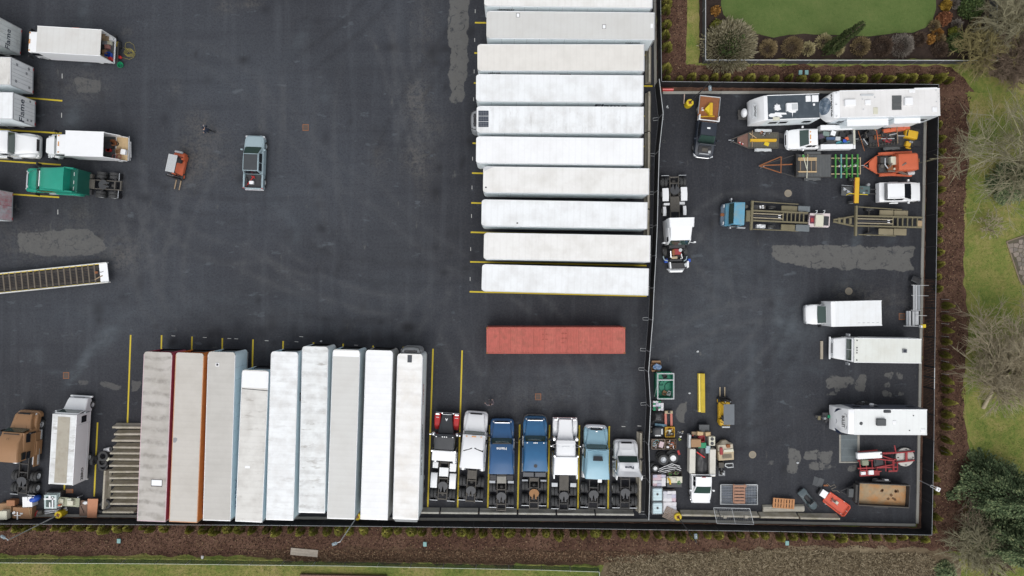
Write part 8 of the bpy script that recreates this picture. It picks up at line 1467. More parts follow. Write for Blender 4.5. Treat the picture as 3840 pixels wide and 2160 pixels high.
# long yellow beam
g=V('crane_beam','long yellow crane beam lying on the asphalt','beam',ZR4,(440,512),(437,210),0.4);L=g.len;ym=M('crane_yellow',(0.50,0.36,0.02),0.55,var=0.2,vs=4,dirt=(0.25,0.18,0.03),da=0.4)
g.lb('bottom_flange',ym,-L/2,-0.32,0,L/2,0.32,0.03,0.01);g.lb('web',ym,-L/2,-0.3,0.03,L/2,-0.26,0.4,0);g.lb('top_flange',ym,-L/2,-0.32,0.4,L/2,0.1,0.43,0.01);g.lb('bright_lip',M('yellow_bright',(0.75,0.60,0.12),0.5),-L/2+0.05,0.11,0.3,L/2,0.3,0.36,0.01);[g.lb('stiffener',ym,x,-0.25,0.031,x+0.02,0.25,0.3,0)for x in(-L/3,0,L/3)]
# tan machine with attachments
v=V('road_roller','tan compact loader with rounded rear and louvred cover','machine',ZR4,(628,880),(618,732),0.9);L=v.len
v.hull('rear_body',tan,[(-L/2,0.78,0.3,0.95,0.1),(-L/2+0.9,0.8,0.3,1.05,0.1)],local=True);v.hull('front_shell',M('pale_tan',(0.48,0.43,0.34),0.6,var=0.1),[(-L/2+0.92,0.78,0.3,1.0,0.15),(0.6,0.78,0.3,1.05,0.2),(L/2-0.3,0.6,0.3,0.95,0.2),(L/2,0.25,0.3,0.7,0.15)],local=True)
for k in range(10):v.lb('louvre',charcoal,-L/2+0.2,-0.5+0.095*k,1.05,-L/2+0.65,-0.46+0.095*k,1.07,0)
v.box('red_engine',redm,(578,785),(605,840),1.0,1.2,0.04);v.box('seat',rust,(630,760),(662,785),1.0,1.25,0.05);v.box('cream_frame',cream,(608,800),(685,815),1.05,1.12,0.01);[v.wheel(x,sg*0.66,0.32,0.25)for x in(-L/2+0.5,L/2-0.7)for sg in(1,-1)]
g=V('bucket_attachment','dark grey loader attachment frame below the tan loader','attachment',ZR4,(625,920),None,0.4,ang=0);g.box('plate',frame_m,(570,900),(612,940),0.1,0.5,0.02);g.tube('ring',greyl,[(622,908,0.45),(680,905,0.45),(682,935,0.45),(640,938,0.45),(620,925,0.45),(622,908,0.45)],0.06,8);g.box('post',dark,(585,935),(598,965),0,0.4,0.01);g.box('rail',dark,(600,915),(680,925),0.0,0.2,0.01)
g=V('compactor_plate','small grey plate compactor below the loader attachment','machine',ZR4,(597,983),None,0.3,ang=0);g.box('base',grey,(570,962),(620,1004),0.0,0.12,0.02);g.box('engine',frame_d,(585,970),(612,998),0.12,0.5,0.04);g.ball('cap',greyl,(605,985),0.55,0.12,0.12,0.1)
# white utility pickup, right yard bottom (nose down)
v=V('service_pickup','white utility pickup with loaded bed near the yellow pole base','pickup',ZR4,(440,690),(432,1215),1.0);a=v.ax
pickup(v,1215,1135,1085,1012,1003,690,whiteg,1.0,1.25,1.95,bed=False,r=0.42)
for sg,(p,q)in((1,((345,795),(388,985))),(-1,((502,797),(545,1010)))):v.box('side_locker',M('dirty_cream',(0.58,0.56,0.50),0.6,var=0.1,dirt=(0.35,0.32,0.26),da=0.4),p,q,0.6,1.55,0.03)
v.box('side_locker',greyl,(338,685),(355,790),0.6,1.3,0.03);v.lb('bed_floor',dark,a(690,0.9),-0.8,0.8,a(985,0.9),0.8,0.9,0);v.lb('rack_bar',whiteg,a(997,1.7)-0.05,-1.2,1.55,a(997,1.7)+0.05,1.2,1.66,0.02);v.box('rear_deck',wood,(360,660),(510,690),0.75,0.9,0.02);v.box('brake_lamp',redm,(440,1012),(470,1018),1.92,1.99,0)
for sg in(1,-1):v.lb('rack_post',whiteg,a(997,1.7)-0.04,sg*1.0,0.9,a(997,1.7)+0.04,sg*1.08,1.55,0)
g=V('bed_tarp','crumpled black tarp covering the load of the white utility pickup','tarp',ZR4,(440,880),None,1.1,ang=90,base=0.905)
m=MB();nx,ny=14,10;A,B=Vector(g.l((395,785),1.3)),Vector(g.l((495,985),1.3));vs=[]
for i in range(nx+1):
 for j in range(ny+1):x=A.x+(B.x-A.x)*i/nx;y=A.y+(B.y-A.y)*j/ny;e=min(j,ny-j)/(ny/2);vs.append((x,y,0.08+0.32*e**0.5+0.11*noise.noise((x*3,y*3,2))))
m.add(vs,[(i*(ny+1)+j,i*(ny+1)+j+1,(i+1)*(ny+1)+j+1,(i+1)*(ny+1)+j)for i in range(nx)for j in range(ny)]);m.build('tarp',tarp,g.root,smooth=70)
g=V('post_driver','red pole tool lying on the black tarp','tool',ZR4,(400,818),(463,862),1.5,base=1.36);m=MB();m.tube([(-g.len/2,0,0.05),(g.len/2,0,0.05)],0.07,8);m.build('tube',red,g.root,smooth=50);m=MB();m.tube([(-g.len/2-0.1,0,0.05),(-g.len/2,0,0.05)],0.1,8);m.build('head',greyp,g.root)
for lab,p,dx,dy,h,mt,lid in(('brown carton in the white utility pickup bed',(388,745),0.95,0.75,0.55,card,card),('green carton in the white utility pickup bed',(438,763),0.75,0.5,0.5,greenb,greenb),('dark parts tray in the white utility pickup bed',(435,715),0.6,0.5,0.45,redm,None),('blue machine box beside the tarp',(482,795),0.45,0.7,0.5,greyb,greyb),('tan carton at the tail of the white utility pickup',(425,675),0.55,0.35,0.35,woodl,woodl),('second tan carton at the tail of the white utility pickup',(485,678),0.45,0.35,0.35,woodl,woodl)):crate(lab,ZR4,p,1.2,dx,dy,h,mt,0.905,random.uniform(-6,6),'carton','carton',lid,GI)
g=V('crate','cream speaker box with two round holes in the white utility pickup','box',ZR4,(514,730),None,1.3,ang=0,base=0.91);g.lb('case',cream,-0.3,-0.45,0,0.3,0.45,0.6,0.03);[g.lb('foam',dark,-0.1,y-0.1,0.6,0.1,y+0.1,0.61,0.02)for y in()]
for y in(-0.22,0.22):m=MB();m.lathe([(0.17,0.6),(0.17,0.62),(0.08,0.615),(0.01,0.61)],(0,y,0),16);m.build('cone',charcoal,g.root)
crate('dark grey tool chest behind the white utility pickup',ZR4,(458,634),0.9,1.0,0.7,0.85,charcoal,0,0,'tool_chest','tool chest',M('chest_lid',(0.06,0.065,0.07),0.4))
# ---------------------------------------------------------------- clutter along the dividing fence
v=V('skip_cage','green open skip with white corner frame and hoses inside','skip',ZJ2,(310,435),None,1.6,ang=0)
P0,P1=v.l((182,240),1.7),v.l((438,635),1.7);x0,x1=P0.x,P1.x;y1,y0=P0.y,P1.y;Hc=1.7
v.lb('floor',M('skip_green',(0.02,0.20,0.12),0.5,var=0.2),x0,y0,0.05,x1,y1,0.25,0.01)
for a_,b_,c_,d_ in((x0,y0,x0+0.04,y1),(x1-0.04,y0,x1,y1),(x0,y0,x1,y0+0.04),(x0,y1-0.04,x1,y1)):v.lb('side_sheet',MATS['skip_green'],a_,b_,0.25,c_,d_,1.0,0.005)
for x in(x0,x1-0.09):
 v.lb('top_rail',greyl,x,y0,Hc-0.09,x+0.09,y1,Hc,0.01)
 for y in(y0,y1-0.09):v.lb('corner_post',greyl,x,y,0,x+0.09,y+0.09,Hc+0.003,0.01)
for y in(y0,y1-0.09,y0+(y1-y0)*0.72):v.lb('end_rail',greyl,x0+0.09,y,Hc-0.09,x1-0.09,y+0.09,Hc-0.002,0.01)
v.tube('brace',greyl,[(160,250,0.3),(178,450,1.6)],0.03);v.tube('brace',greyl,[(135,590,0.3),(180,420,1.6)],0.03)
for k in range(3):
 g=V('hose_coil',('large','middle','small')[k]+' dark hose coil lying in the green skip','hose',ZJ2,((320,440),(370,455),(235,380))[k],None,0.4,ang=0,base=0.26);R_=(0.75,0.5,0.3)[k];m=MB();m.tube([(R_*math.cos(t/14*5.6),R_*math.sin(t/14*5.6),0.04+0.05*k)for t in range(15)],0.04,6);m.build('loop',greend,g.root,smooth=60)
for lab,p,mt in(('white parts box in the green skip',(360,545),white),('brown scrap box in the green skip',(290,540),card),('dark square frame in the green skip',(296,288),dark)):crate(lab,ZJ2,p,0.5,0.4,0.35,0.25,mt,0.26,random.uniform(-30,30),'box','box',None,'things inside the green skip')
crate('open carton with blue bag above the green skip',ZJ2,(165,135),0.4,0.95,0.8,0.4,card,0,0,'carton','carton',None);g=V('blue_bag','crumpled blue and white bag in the carton above the green skip','bag',ZJ2,(180,145),None,0.5,ang=0,base=0.1);g.ball('bag',M('bag_blue',(0.12,0.26,0.5),0.4,var=0.4,dirt=(0.7,0.75,0.8),da=0.6,ds=5),(180,145),0.42,0.38,0.32,0.25,jit=0.25);g=V('paint_pot','brown pot beside the carton above the green skip','pot',ZJ2,(98,132),None,0.4,ang=0);m=MB();m.lathe([(0.17,0),(0.2,0.35),(0.17,0.35),(0.15,0.05)],n=14);m.build('pot',cardd,g.root,smooth=40)
rnd=random.Random(11)
def goods(label,Z,p0,p1,z,cols,nx,ny,base=0.0,name='stacked_goods',cat='goods',group=None,item='packet',jit=0.25,pal=True):
 """pallet load: single packets in rows"""
 v=V(name,label,cat,Z,((p0[0]+p1[0])/2,(p0[1]+p1[1])/2),None,z,group,0,base);A,B=v.l(p0,z),v.l(p1,z);X0,X1=sorted((A.x,B.x));Y0,Y1=sorted((A.y,B.y));z-=base
 if pal:v.lb('pallet_base',woodg,X0,Y0,0,X1,Y1,0.13,0.01)
 v.lb('core',cols[0],X0+0.05,Y0+0.05,0.13 if pal else 0,X1-0.05,Y1-0.05,z-0.14,0.02)
 for i in range(nx):
  for j in range(ny):
   cx=X0+(X1-X0)*(i+0.5)/nx;cy=Y0+(Y1-Y0)*(j+0.5)/ny;dx,dy=(X1-X0)/nx*0.52,(Y1-Y0)/ny*0.52;h=rnd.uniform(-0.03,0.06);an=rnd.uniform(-jit,jit);m=MB();m.box(-dx,-dy,-0.09,dx,dy,0.05)
   o=m.build(item,rnd.choice(cols),v.root,0.02);o.location=(cx,cy,z-0.06+h);o.rotation_euler=(rnd.uniform(-.08,.08),rnd.uniform(-.08,.08),an)
 return v
bw,bw2,bl=M('bag_white',(0.66,0.65,0.67),0.6,var=0.08),M('bag_grey',(0.52,0.52,0.56),0.6,var=0.1),M('bag_lilac',(0.48,0.46,0.56),0.6,var=0.15);bp=M('bag_pink',(0.56,0.42,0.46),0.6,var=0.1)
goods('mixed white and green packets on a pallet below the green skip',ZJ2,(118,660),(275,805),0.5,[bw,bw2,bl,greenb,dark],4,5)
g=V('black_tarp','crumpled black tarp over goods beside the orange pallet jack','tarp',ZJ2,(200,905),None,0.5,ang=0);m=MB();vs=[];A,B=g.l((105,812),0.6),g.l((298,1000),0.6)
for i in range(15):
 for j in range(15):x=A.x+(B.x-A.x)*i/14;y=A.y+(B.y-A.y)*j/14;e=min(i,14-i,j,14-j)/7;vs.append((x+0.04*noise.noise((x*4,y*4,0)),y,0.02+0.6*min(1,e*2)**0.7+0.12*noise.noise((x*3,y*3,5))*(e>0)))
m.add(vs,[(i*15+j,i*15+j+1,(i+1)*15+j+1,(i+1)*15+j)for i in range(14)for j in range(14)]);m.build('tarp',tarp,g.root,smooth=70)
v=V('pallet_jack','faded orange red pallet jack standing by the fence clutter','pallet jack',ZJ2,(358,1045),(352,790),0.3);L=v.len;pj=M('faded_red',(0.50,0.17,0.13),0.6,var=0.12)
for sg in(1,-1):v.lb('fork',pj,-L/2,sg*0.17,0.08,L/2-0.35,sg*0.40,0.2,0.02);v.wheel(-L/2+0.2,sg*0.28,0.08,0.1)
v.lb('head',tan,L/2-0.4,-0.4,0.1,L/2-0.1,0.4,0.42,0.04);v.lb('pump',dark,L/2-0.3,-0.12,0.4,L/2-0.1,0.12,0.6,0.03);m=MB();m.tube([(L/2-0.15,0,0.5),(L/2+0.1,0,1.1)],0.03,6);m.build('handle',dark,v.root)
g=V('beam_bundle','short faded blue beam below the black tarp','beam',ZJ2,(150,1020),(325,1035),0.35);g.lb('flange',M('blue_steel',(0.10,0.20,0.27),0.6,var=0.2),-g.len/2,-0.12,0.2,g.len/2,0.12,0.24,0.01);g.lb('web',MATS['blue_steel'],-g.len/2,-0.02,0.04,g.len/2,0.02,0.2,0);g.lb('flange',MATS['blue_steel'],-g.len/2,-0.12,0.0,g.len/2,0.12,0.04,0.01)
g=V('snow_blower','dark machine with white lettering strip by the fence','machine',ZJ2,(195,1130),None,0.6,ang=0);g.hull('shell',charcoal,[(-0.55,0.35,0.05,0.5,0.1),(-0.3,0.5,0.05,0.65,0.15),(0.3,0.5,0.05,0.65,0.15),(0.5,0.42,0.05,0.5,0.1)],local=True);g.box('strip',white,(150,1175),(232,1187),0.6,0.68,0);g.box('handle',greyl,(240,1080),(265,1165),0.6,0.7,0.01)
g=V('engine_pile','small dark engine parts heap left of the lettered machine','scrap',ZJ2,(118,1080),None,0.4,ang=0)
for k in range(8):c=Vector((rnd.uniform(-.28,.28),rnd.uniform(-.4,.4),0));m=MB();m.box(c.x-0.12,c.y-0.1,0,c.x+0.12,c.y+0.1,rnd.uniform(0.15,0.45));m.build('part',rnd.choice((dark,frame_m,greyl,charcoal)),g.root,0.03)
def bin_pile(label,Z,p0,p1,z,binm,cols,n,base=0.0):
 v=V('parts_bin',label,'bin',Z,((p0[0]+p1[0])/2,(p0[1]+p1[1])/2),None,z,'bins of parts along the dividing fence',0,base);A,B=v.l(p0,z),v.l(p1,z);X0,X1=sorted((A.x,B.x));Y0,Y1=sorted((A.y,B.y));zz=z-base
 v.lb('bottom',binm,X0,Y0,0,X1,Y1,0.1,0.01)
 for a_,b_,c_,d_ in((X0,Y0,X0+0.04,Y1),(X1-0.04,Y0,X1,Y1),(X0+0.04,Y0,X1-0.04,Y0+0.04),(X0+0.04,Y1-0.04,X1-0.04,Y1)):v.lb('side',binm,a_,b_,0.1,c_,d_,zz,0.005)
 for k in range(n):
  c=(rnd.uniform(X0+0.2,X1-0.2),rnd.uniform(Y0+0.2,Y1-0.2));mt=rnd.choice(cols);m=MB()
  if k%3==0:t0=rnd.uniform(0,6);r_=rnd.uniform(0.1,0.2);m.tube([(c[0]+r_*math.cos(t0+t*0.5),c[1]+r_*math.sin(t0+t*0.5),zz-0.08+0.01*t)for t in range(11)],0.03,5)
  elif k%3==1:an=rnd.uniform(0,3.14);m.tube([(c[0]-0.2*math.cos(an),c[1]-0.2*math.sin(an),zz-0.1),(c[0]+0.2*math.cos(an),c[1]+0.2*math.sin(an),zz+0.02)],0.04,6)
  else:m.box(c[0]-0.12,c[1]-0.09,0.1,c[0]+0.12,c[1]+0.09,zz-rnd.uniform(-0.02,0.1))
  m.build('part',mt,v.root,0.0)
 return v
bin_pile('yellow framed bin of dark parts by the pallet jack',ZJ2,(300,1055),(445,1205),0.5,yellowd,[dark,frame_m,cream,rust,charcoal],12)
bin_pile('wooden bin of teal and white parts above the big tyres',ZJ2,(95,1238),(295,1390),0.55,woodg,[M('teal3',(0.12,0.33,0.35),0.5),dark,cardd,bw2,rust],14);bin_pile('wooden bin of rusty cables above the big tyres',ZJ2,(302,1238),(468,1390),0.55,M('bin_brown',(0.15,0.11,0.08),0.8),[rust,cardd,orange,dark,bw],14)
g=V('rag','pink white cloth lying over the teal parts bin','rag',ZJ2,(245,1320),None,0.65,ang=-15,base=0.56);g.lb('cloth',M('pink_cloth',(0.58,0.46,0.48),0.8,var=0.08),-0.22,-0.3,0,0.22,0.3,0.05,0.02)
g=V('scattered_bits','grey and white fallen bits right of the yellow bin','scrap',ZJ2,(530,1160),None,0.1,ang=20)
for k in range(7):c=(rnd.uniform(-.4,.4),rnd.uniform(-.28,.28));m=MB();m.box(c[0]-0.1,c[1]-0.07,0,c[0]+0.1,c[1]+0.07,rnd.uniform(0.04,0.16));m.build('bit',rnd.choice((grey,white,dark,concm)),g.root,0.02)
g=V('lime_strap','small lime green loop of strap on the asphalt','strap',ZJ2,(515,1240),ang=0);g.tube('loop',M('lime',(0.45,0.55,0.12),0.6),[(500,1228,0.02),(515,1222,0.02),(530,1240,0.02),(518,1258,0.02),(503,1245,0.02),(500,1228,0.02),(545,1245,0.02)],0.028)
g=V('red_plate','small red plate on the asphalt beside the big tyres','plate',ZJ3,(568,170),None,0.03,ang=-70);g.lb('plate',red,-0.24,-0.11,0,0.24,0.11,0.03,0.02)
for lab,p,z,base,rimm in(('upper tyre of the double stack with a steel hub',(310,295),0.9,0.62,steel),('lower tyre of the double stack half hidden',(270,235),0.3,0.0,steel),('middle tyre of the double stack',(290,265),0.6,0.31,steel),('tyre with white wheel beside the double stack',(475,268),0.6,0.31,whiteg),('tyre under the white-wheeled tyre',(440,215),0.3,0.0,greyl)):tyre(lab,ZJ3,p,z,0.52,0.3,True,base,'wheels lying by the dividing fence',0,rimm)
tyre('small wheel with a white rim left of the striped barricades',ZJ3,(170,440),0.5,0.36,0.3,True,0.3,'wheels lying by the dividing fence',0,whiteg);tyre('small wheel underneath the white-rimmed small wheel',ZJ3,(135,395),0.2,0.36,0.28,True,0.0,'wheels lying by the dividing fence',0,greyl)
for k,pts in enumerate(([(305,412),(450,358),(590,400)],[(225,450),(310,415),(500,385),(605,440)],[(215,490),(320,440),(505,415),(610,445)],[(225,500),(325,480),(515,440),(605,475)],[(230,550),(325,505),(500,470)])):
 g=V('barricade_rail','%s white edged dark rail from the top beside the small wheels'%('first','second','third','fourth','fifth')[k],'rail',ZJ3,pts[1],None,0.4,'bent rails by the small wheels',0,0.1+0.07*(4-k));zz=0.35+0.07*(4-k);g.tube('white_edge',whiteg,[(x,y,zz)for x,y in pts],0.04,6);g.tube('dark_edge',black,[(x,y+12,zz-0.02)for x,y in pts],0.06,6)
goods('white and lilac printed bags stacked on a pallet',ZJ3,(128,545),(345,740),0.75,[bw,bw2,bl,bw,bp],3,4,jit=0.12);
bin_pile('open crate with yellow and green tools',ZJ3,(368,480),(625,570),0.5,M('crate_dark',(0.06,0.055,0.05),0.8),[greenf,olive,dark,M('plum',(0.14,0.06,0.10),0.7)],10)
g=V('table_saw','cream topped work box with yellow tool and green hose','work box',ZJ3,(495,630),None,0.7,ang=0);g.box('body',charcoal,(365,580),(625,760),0,0.6,0.03);g.box('top',cream,(365,575),(628,685),0.62,0.68,0.02);g.tube('yellow_tool',yellowd,[(385,600,0.75),(415,640,0.78),(425,705,0.72)],0.1,8);g.tube('green_hose',greenf,[(545,670,0.72),(580,650,0.72),(600,690,0.72),(560,710,0.72),(540,690,0.72),(590,665,0.74)],0.03);g.tube('strap',grey,[(460,590,0.7),(530,600,0.7),(520,650,0.7)],0.025)
def ibc(label,p0,p1):
 v=V('ibc_tank',label,'tank',ZJ3,((p0[0]+p1[0])/2,(p0[1]+p1[1])/2),None,1.15,'liquid tanks in cages by the fence',0);A,B=v.l(p0,1.15),v.l(p1,1.15);X0,X1=sorted((A.x,B.x));Y0,Y1=sorted((A.y,B.y))
 b=v.lb('bottle',ltank,X0+0.04,Y0+0.04,0.16,X1-0.04,Y1-0.04,1.1,0.1,seg=2);
 for t in(0.25,0.5,0.75):v.lb('groove',M('tank_groove',(0.38,0.50,0.55),0.4),X0+0.1,Y0+(Y1-Y0)*t-0.02,1.1,X1-0.1,Y0+(Y1-Y0)*t+0.02,1.106,0)
 m=MB();m.lathe([(0.11,1.1),(0.11,1.16),(0.01,1.16)],((X0+X1)/2,(Y0+Y1)/2+0.05,0),14);m.build('cap',charcoal,b,smooth=40);v.lb('pallet_base',dark,X0,Y0,0,X1,Y1,0.14,0.02)
 for z in(0.35,0.6,0.85,1.08):m=MB();m.tube([(X0,Y0,z),(X1,Y0,z),(X1,Y1,z),(X0,Y1,z),(X0,Y0,z)],0.016,5);m.build('cage_hoop',steel,v.root)
 for k in range(6):
  for y in(Y0,Y1):m=MB();x=X0+(X1-X0)*k/5;m.tube([(x,y,0.14),(x,y,1.1)],0.014,5);m.build('cage_bar',steel,v.root)
  for x in(X0,X1):m=MB();y=Y0+(Y1-Y0)*k/5;m.tube([(x,y,0.14),(x,y,1.1)],0.014,5);m.build('cage_bar',steel,v.root)
ibc('upper pale blue caged liquid tank by the dividing fence',(120,775),(295,998));ibc('lower pale blue caged liquid tank by the dividing fence',(122,1018),(297,1222))
goods('white and pink printed bags stacked beside the caged tanks',ZJ3,(303,825),(520,1000),0.75,[bw,bw,bl,bp,bw2],3,3,jit=0.15);goods('white bags stacked under the tilted pallet',ZJ3,(305,1010),(525,1190),0.62,[bw,bw,bw2],3,3,jit=0.15)
for x,y,lab in((2510,1475,0),):pass
for k,(x,y)in enumerate(((2585,1474),(2616,1318),(1205,1280),(2990,1735))):
 g=V('stone','%s small pale stone lying on the asphalt'%('first','second','third','fourth')[k],'stone',NAT,(x,y),ang=0);
 for o in[g.root]:o['label']=('pale stone on the asphalt right of the green skip','pale scrap on the asphalt above the yellow beam','white pebble above the longest trailer','pale pebble on the worn patch near the tan loader')[k]
 m=MB();m.ball((0,0,0.06),0.13,0.1,0.07,9,6,0.2);m.build('pebble',greyl,g.root)
g=V('fire_lane_bar','red and white light bar lying by the upper dividing fence corner','bar',ZR1,(90,126),(238,126),0.3);m=MB();m.tube([(-g.len/2,0,0.3),(g.len/2,0,0.3)],0.08,8);m.build('tube',M('pink_red',(0.75,0.22,0.2),0.4),g.root,smooth=50);g.lb('rail',red,-g.len/2,-0.14,0.1,g.len/2,-0.08,0.25,0.01);g.lb('rail',red,-g.len/2,0.08,0.1,g.len/2,0.14,0.25,0.01);[g.lb('foot',dark,x-0.05,-0.1,0,x+0.05,0.1,0.1,0)for x in(-0.4,0.4)]
tyre('small rubber ring lying near the dividing fence',ZR1,(105,832),0.05,0.17,0.06,True,0.0,None);
g=V('glove','grey glove on the asphalt by the dividing fence','glove',ZR1,(155,355),ang=60);g.hull('palm',greyl,[(-0.18,0.05,0,0.05,0.02),(0.05,0.07,0,0.06,0.02)],local=True);[g.tube('finger',greyl,[(160+5*k,370,0.03),(150+10*k,385,0.03)],0.018)for k in range(3)]
g=V('timber_post','pale timber post lying left of the yellow pole base','post',ZR1,(388,190),(380,322),0.08);g.lb('post',M('pinkish_wood',(0.45,0.35,0.30),0.8),-g.len/2,-0.05,0,g.len/2,0.05,0.09,0.01)
# ---------------------------------------------------------------- fences
screen_m=M('black_screen',(0.010,0.010,0.012),0.7,var=0.25,vs=1.0)
def fence(label,pts,h=1.83,step=3.0,panel=screen_m,post=dark,rail=grey,slats=None,name='fence',rr=0.028,t=0.025,z0=0.04):
 root=tag(link(name,None,None,(*W(*pts[0]),0)),label,'fence');O=Vector((*W(*pts[0]),0));P=[Vector((*W(*p),0))-O for p in pts]
 for a,b in zip(P,P[1:]):
  d=b-a;n=max(1,round(d.length/step));ang=math.atan2(d.y,d.x);sl=d.length/n
  pm=MB()
  if slats:
   k=int(sl/slats)
   for i in range(k):x=-sl/2+sl*(i+0.5)/k;pm.box(x-slats*0.36,-0.012,z0,x+slats*0.36,0.012,h-0.03)
  else:
   nn=8;pm.loft([[(-sl/2+0.03+(sl-0.06)*i/nn,yy+0.03*math.sin(i*1.9)*(0<i<nn),zz)for yy,zz in((-t/2,z0),(t/2,z0),(t/2,h-0.03),(-t/2,h-0.03))]for i in range(nn+1)])
  me=pm.mesh('screen_panel',panel);qm=MB();qm.tube([(0,0,0),(0,0,h+0.05)],0.035,8);pme=qm.mesh('post',post,smooth=60);rm=MB();rm.tube([(-sl/2,0,h),(sl/2,0,h)],rr,6);rme=rm.mesh('top_rail',rail,smooth=60)
  for i in range(n):
   c=a+d*((i+0.5)/n);o=link('screen_panel',me,root,c,ang)
   if slats:o['kind']='stuff'
   link('top_rail',rme,root,c,ang);link('post',pme,root,a+d*(i/n)+Vector((0,0,0)))
  link('post',pme,root,b)
 return root
fence('black screened fence along the bottom of both yards',[(-250,1940),(1000,1946),(2000,1956),(2900,1969),(3453,1982)])
fence('black screened fence along the upper right side of the yard',[(3478,337),(3468,1045)]);fence('black screened fence along the lower right corner',[(3460,1640),(3453,1982)])
fence('black slatted fence beside the steel rack and step van',[(3468,1045),(3463,1370)],slats=0.14);fence('black slatted gate section right of the navy striped caravan',[(3462,1450),(3460,1640)],slats=0.14)
g=fence('black slatted double gate in the right-hand fence',[(3463,1370),(3462,1450)],slats=0.14,step=1.1,name='gate',rail=greyl,rr=0.035)
fence('black screened fence along the top of the right yard',[(2466,326),(3478,337)]);fence('black screened fence beside the upper right mulch strip',[(2461,-150),(2466,326)])
def temp_panel(a,b,label):
 A,B=Vector((*W(*a,2.2),0)),Vector((*W(*b,2.2),0));d=B-A;L=d.length-0.05;r=tag(link('site_fence_panel',None,None,(A+B)/2,math.atan2(d.y,d.x)),label,'fence','site fence panels between the two yards')
 for pts in([(-L/2,0,0.1),(-L/2,0,2.2)],[(L/2,0,0.1),(L/2,0,2.2)],[(-L/2,0,0.15),(L/2,0,0.15)]):m=MB();m.tube(pts,0.025,6);m.build('frame_tube',steel,r)
 m=MB();m.tube([(-L/2,0,2.2),(L/2,0,2.2)],0.032,8);m.build('top_tube',greyl,r,smooth=60)
 m=MB();m.box(-L/2+0.03,-0.012,0.15,L/2-0.03,0.012,2.15);m.build('screen',screen_m,r)
 m=MB();m.tube([(L/2-0.1,-0.55,0.03),(L/2+0.15,-0.55,0.03),(L/2+0.15,0.5,0.03),(L/2-0.15,0.5,0.03),(L/2-0.1,-0.55,0.03)],0.022,6);m.build('foot_loop',greyl,r,smooth=60)
TP=[(2472,295),(2487,425),(2472,565),(2468,713),(2465,842),(2460,957),(2453,1080),(2448,1200),(2438,1320),(2432,1395),(2440,1528),(2433,1670),(2437,1812),(2433,1951)]
for k,(a,b)in enumerate(zip(TP,TP[1:])):temp_panel(a,b,'%s black screened site fence panel from the top between the two yards'%('first','second','third','fourth','fifth','sixth','seventh','eighth','ninth','tenth','eleventh','twelfth','thirteenth')[k])
gs=M('grey_chainlink',(0.095,0.10,0.11),0.6,0.2,var=0.3,vs=6)
fence('grey chain-link fence around the garden lawn',[(2634,-150),(2634,239),(3712,241),(3706,-150)],1.15,2.6,gs,steel,greyl,rr=0.04)
gm_=bpy.data.materials.new('green_mesh');t_,N_,L_,b_=nodes_of(gm_);b_.inputs['Base Color'].default_value=(0.035,0.10,0.06,1);b_.inputs['Roughness'].default_value=0.8
tr_=N_.new('ShaderNodeBsdfTransparent');mx_=N_.new('ShaderNodeMixShader');mx_.inputs[0].default_value=0.5;L_.new(tr_.outputs[0],mx_.inputs[1]);L_.new(b_.outputs[0],mx_.inputs[2]);L_.new(mx_.outputs[0],N_['Material Output'].inputs['Surface'])
fence('low see-through green mesh fence along the bottom grass',[(-150,2093),(600,2098),(1300,2106),(2030,2121),(2243,2128),(2246,2260)],1.1,3.2,gm_,steel,M('pale_rail',(0.55,0.58,0.5),0.6),rr=0.022,t=0.01)
# ---------------------------------------------------------------- lamp posts
def lamp_post(label,Z,p,armdir,polem=dark,h=7.7,base=True):
 v=V('lamp_post',label,'lamp post',Z,p,None,0.95,'yellow-footed lamp posts',armdir)
 m=MB();m.lathe([(0.37,0),(0.37,0.9),(0.33,0.95),(0.15,0.95),(0.15,0.93),(0.01,0.93)],n=24);m.build('concrete_foot',yellow,v.root,smooth=35);v.lb('base_plate',rust,-0.15,-0.15,0.94,0.15,0.15,0.98,0.01)
 m=MB();m.tube([(0,0,0.98),(0,0,h)],0.055,8,0.04);m.build('pole',polem,v.root,smooth=60);a=v.lb('arm',polem,0,-0.03,h-0.1,0.45,0.03,h-0.04,0.01)
 v.lb('lamp_head',M('lamp_grey',(0.17,0.22,0.25),0.5),0.3,-0.14,h-0.10,0.78,0.14,h-0.0,0.04);v.lb('sensor',greyl,0.5,-0.04,h,0.58,0.04,h+0.08,0.01,parent=a)
lamp_post('grey lamp post with yellow foot at the lower left clutter',ZJ1,(1395,592),150,steel);lamp_post('grey lamp post with yellow foot behind the grey white trailer',NAT,(1339,1938),200,steel);lamp_post('dark lamp post with yellow foot beside the tilted grey pallet',ZJ3,(558,1265),95);lamp_post('dark lamp post with yellow foot beside the black flatbed pickup',ZR1,(463,305),275)
v=V('floodlight','small pale floodlight on a short post at the right kerb','floodlight',ZR6,(1355,895),ang=-25);m=MB();m.tube([(0,0,0),(0,0,2.0)],0.04,8);m.build('post',steel,v.root);v.lb('bracket',greyl,-0.05,-0.12,1.95,0.7,-0.08,2.0,0.01);v.lb('bracket',greyl,-0.05,0.08,1.95,0.7,0.12,2.0,0.01);v.lb('lamp',whiteg,0.55,-0.2,1.9,0.95,0.2,2.08,0.03);v.lb('lens',grey,0.7,-0.1,2.08,0.82,0.1,2.1,0.01)
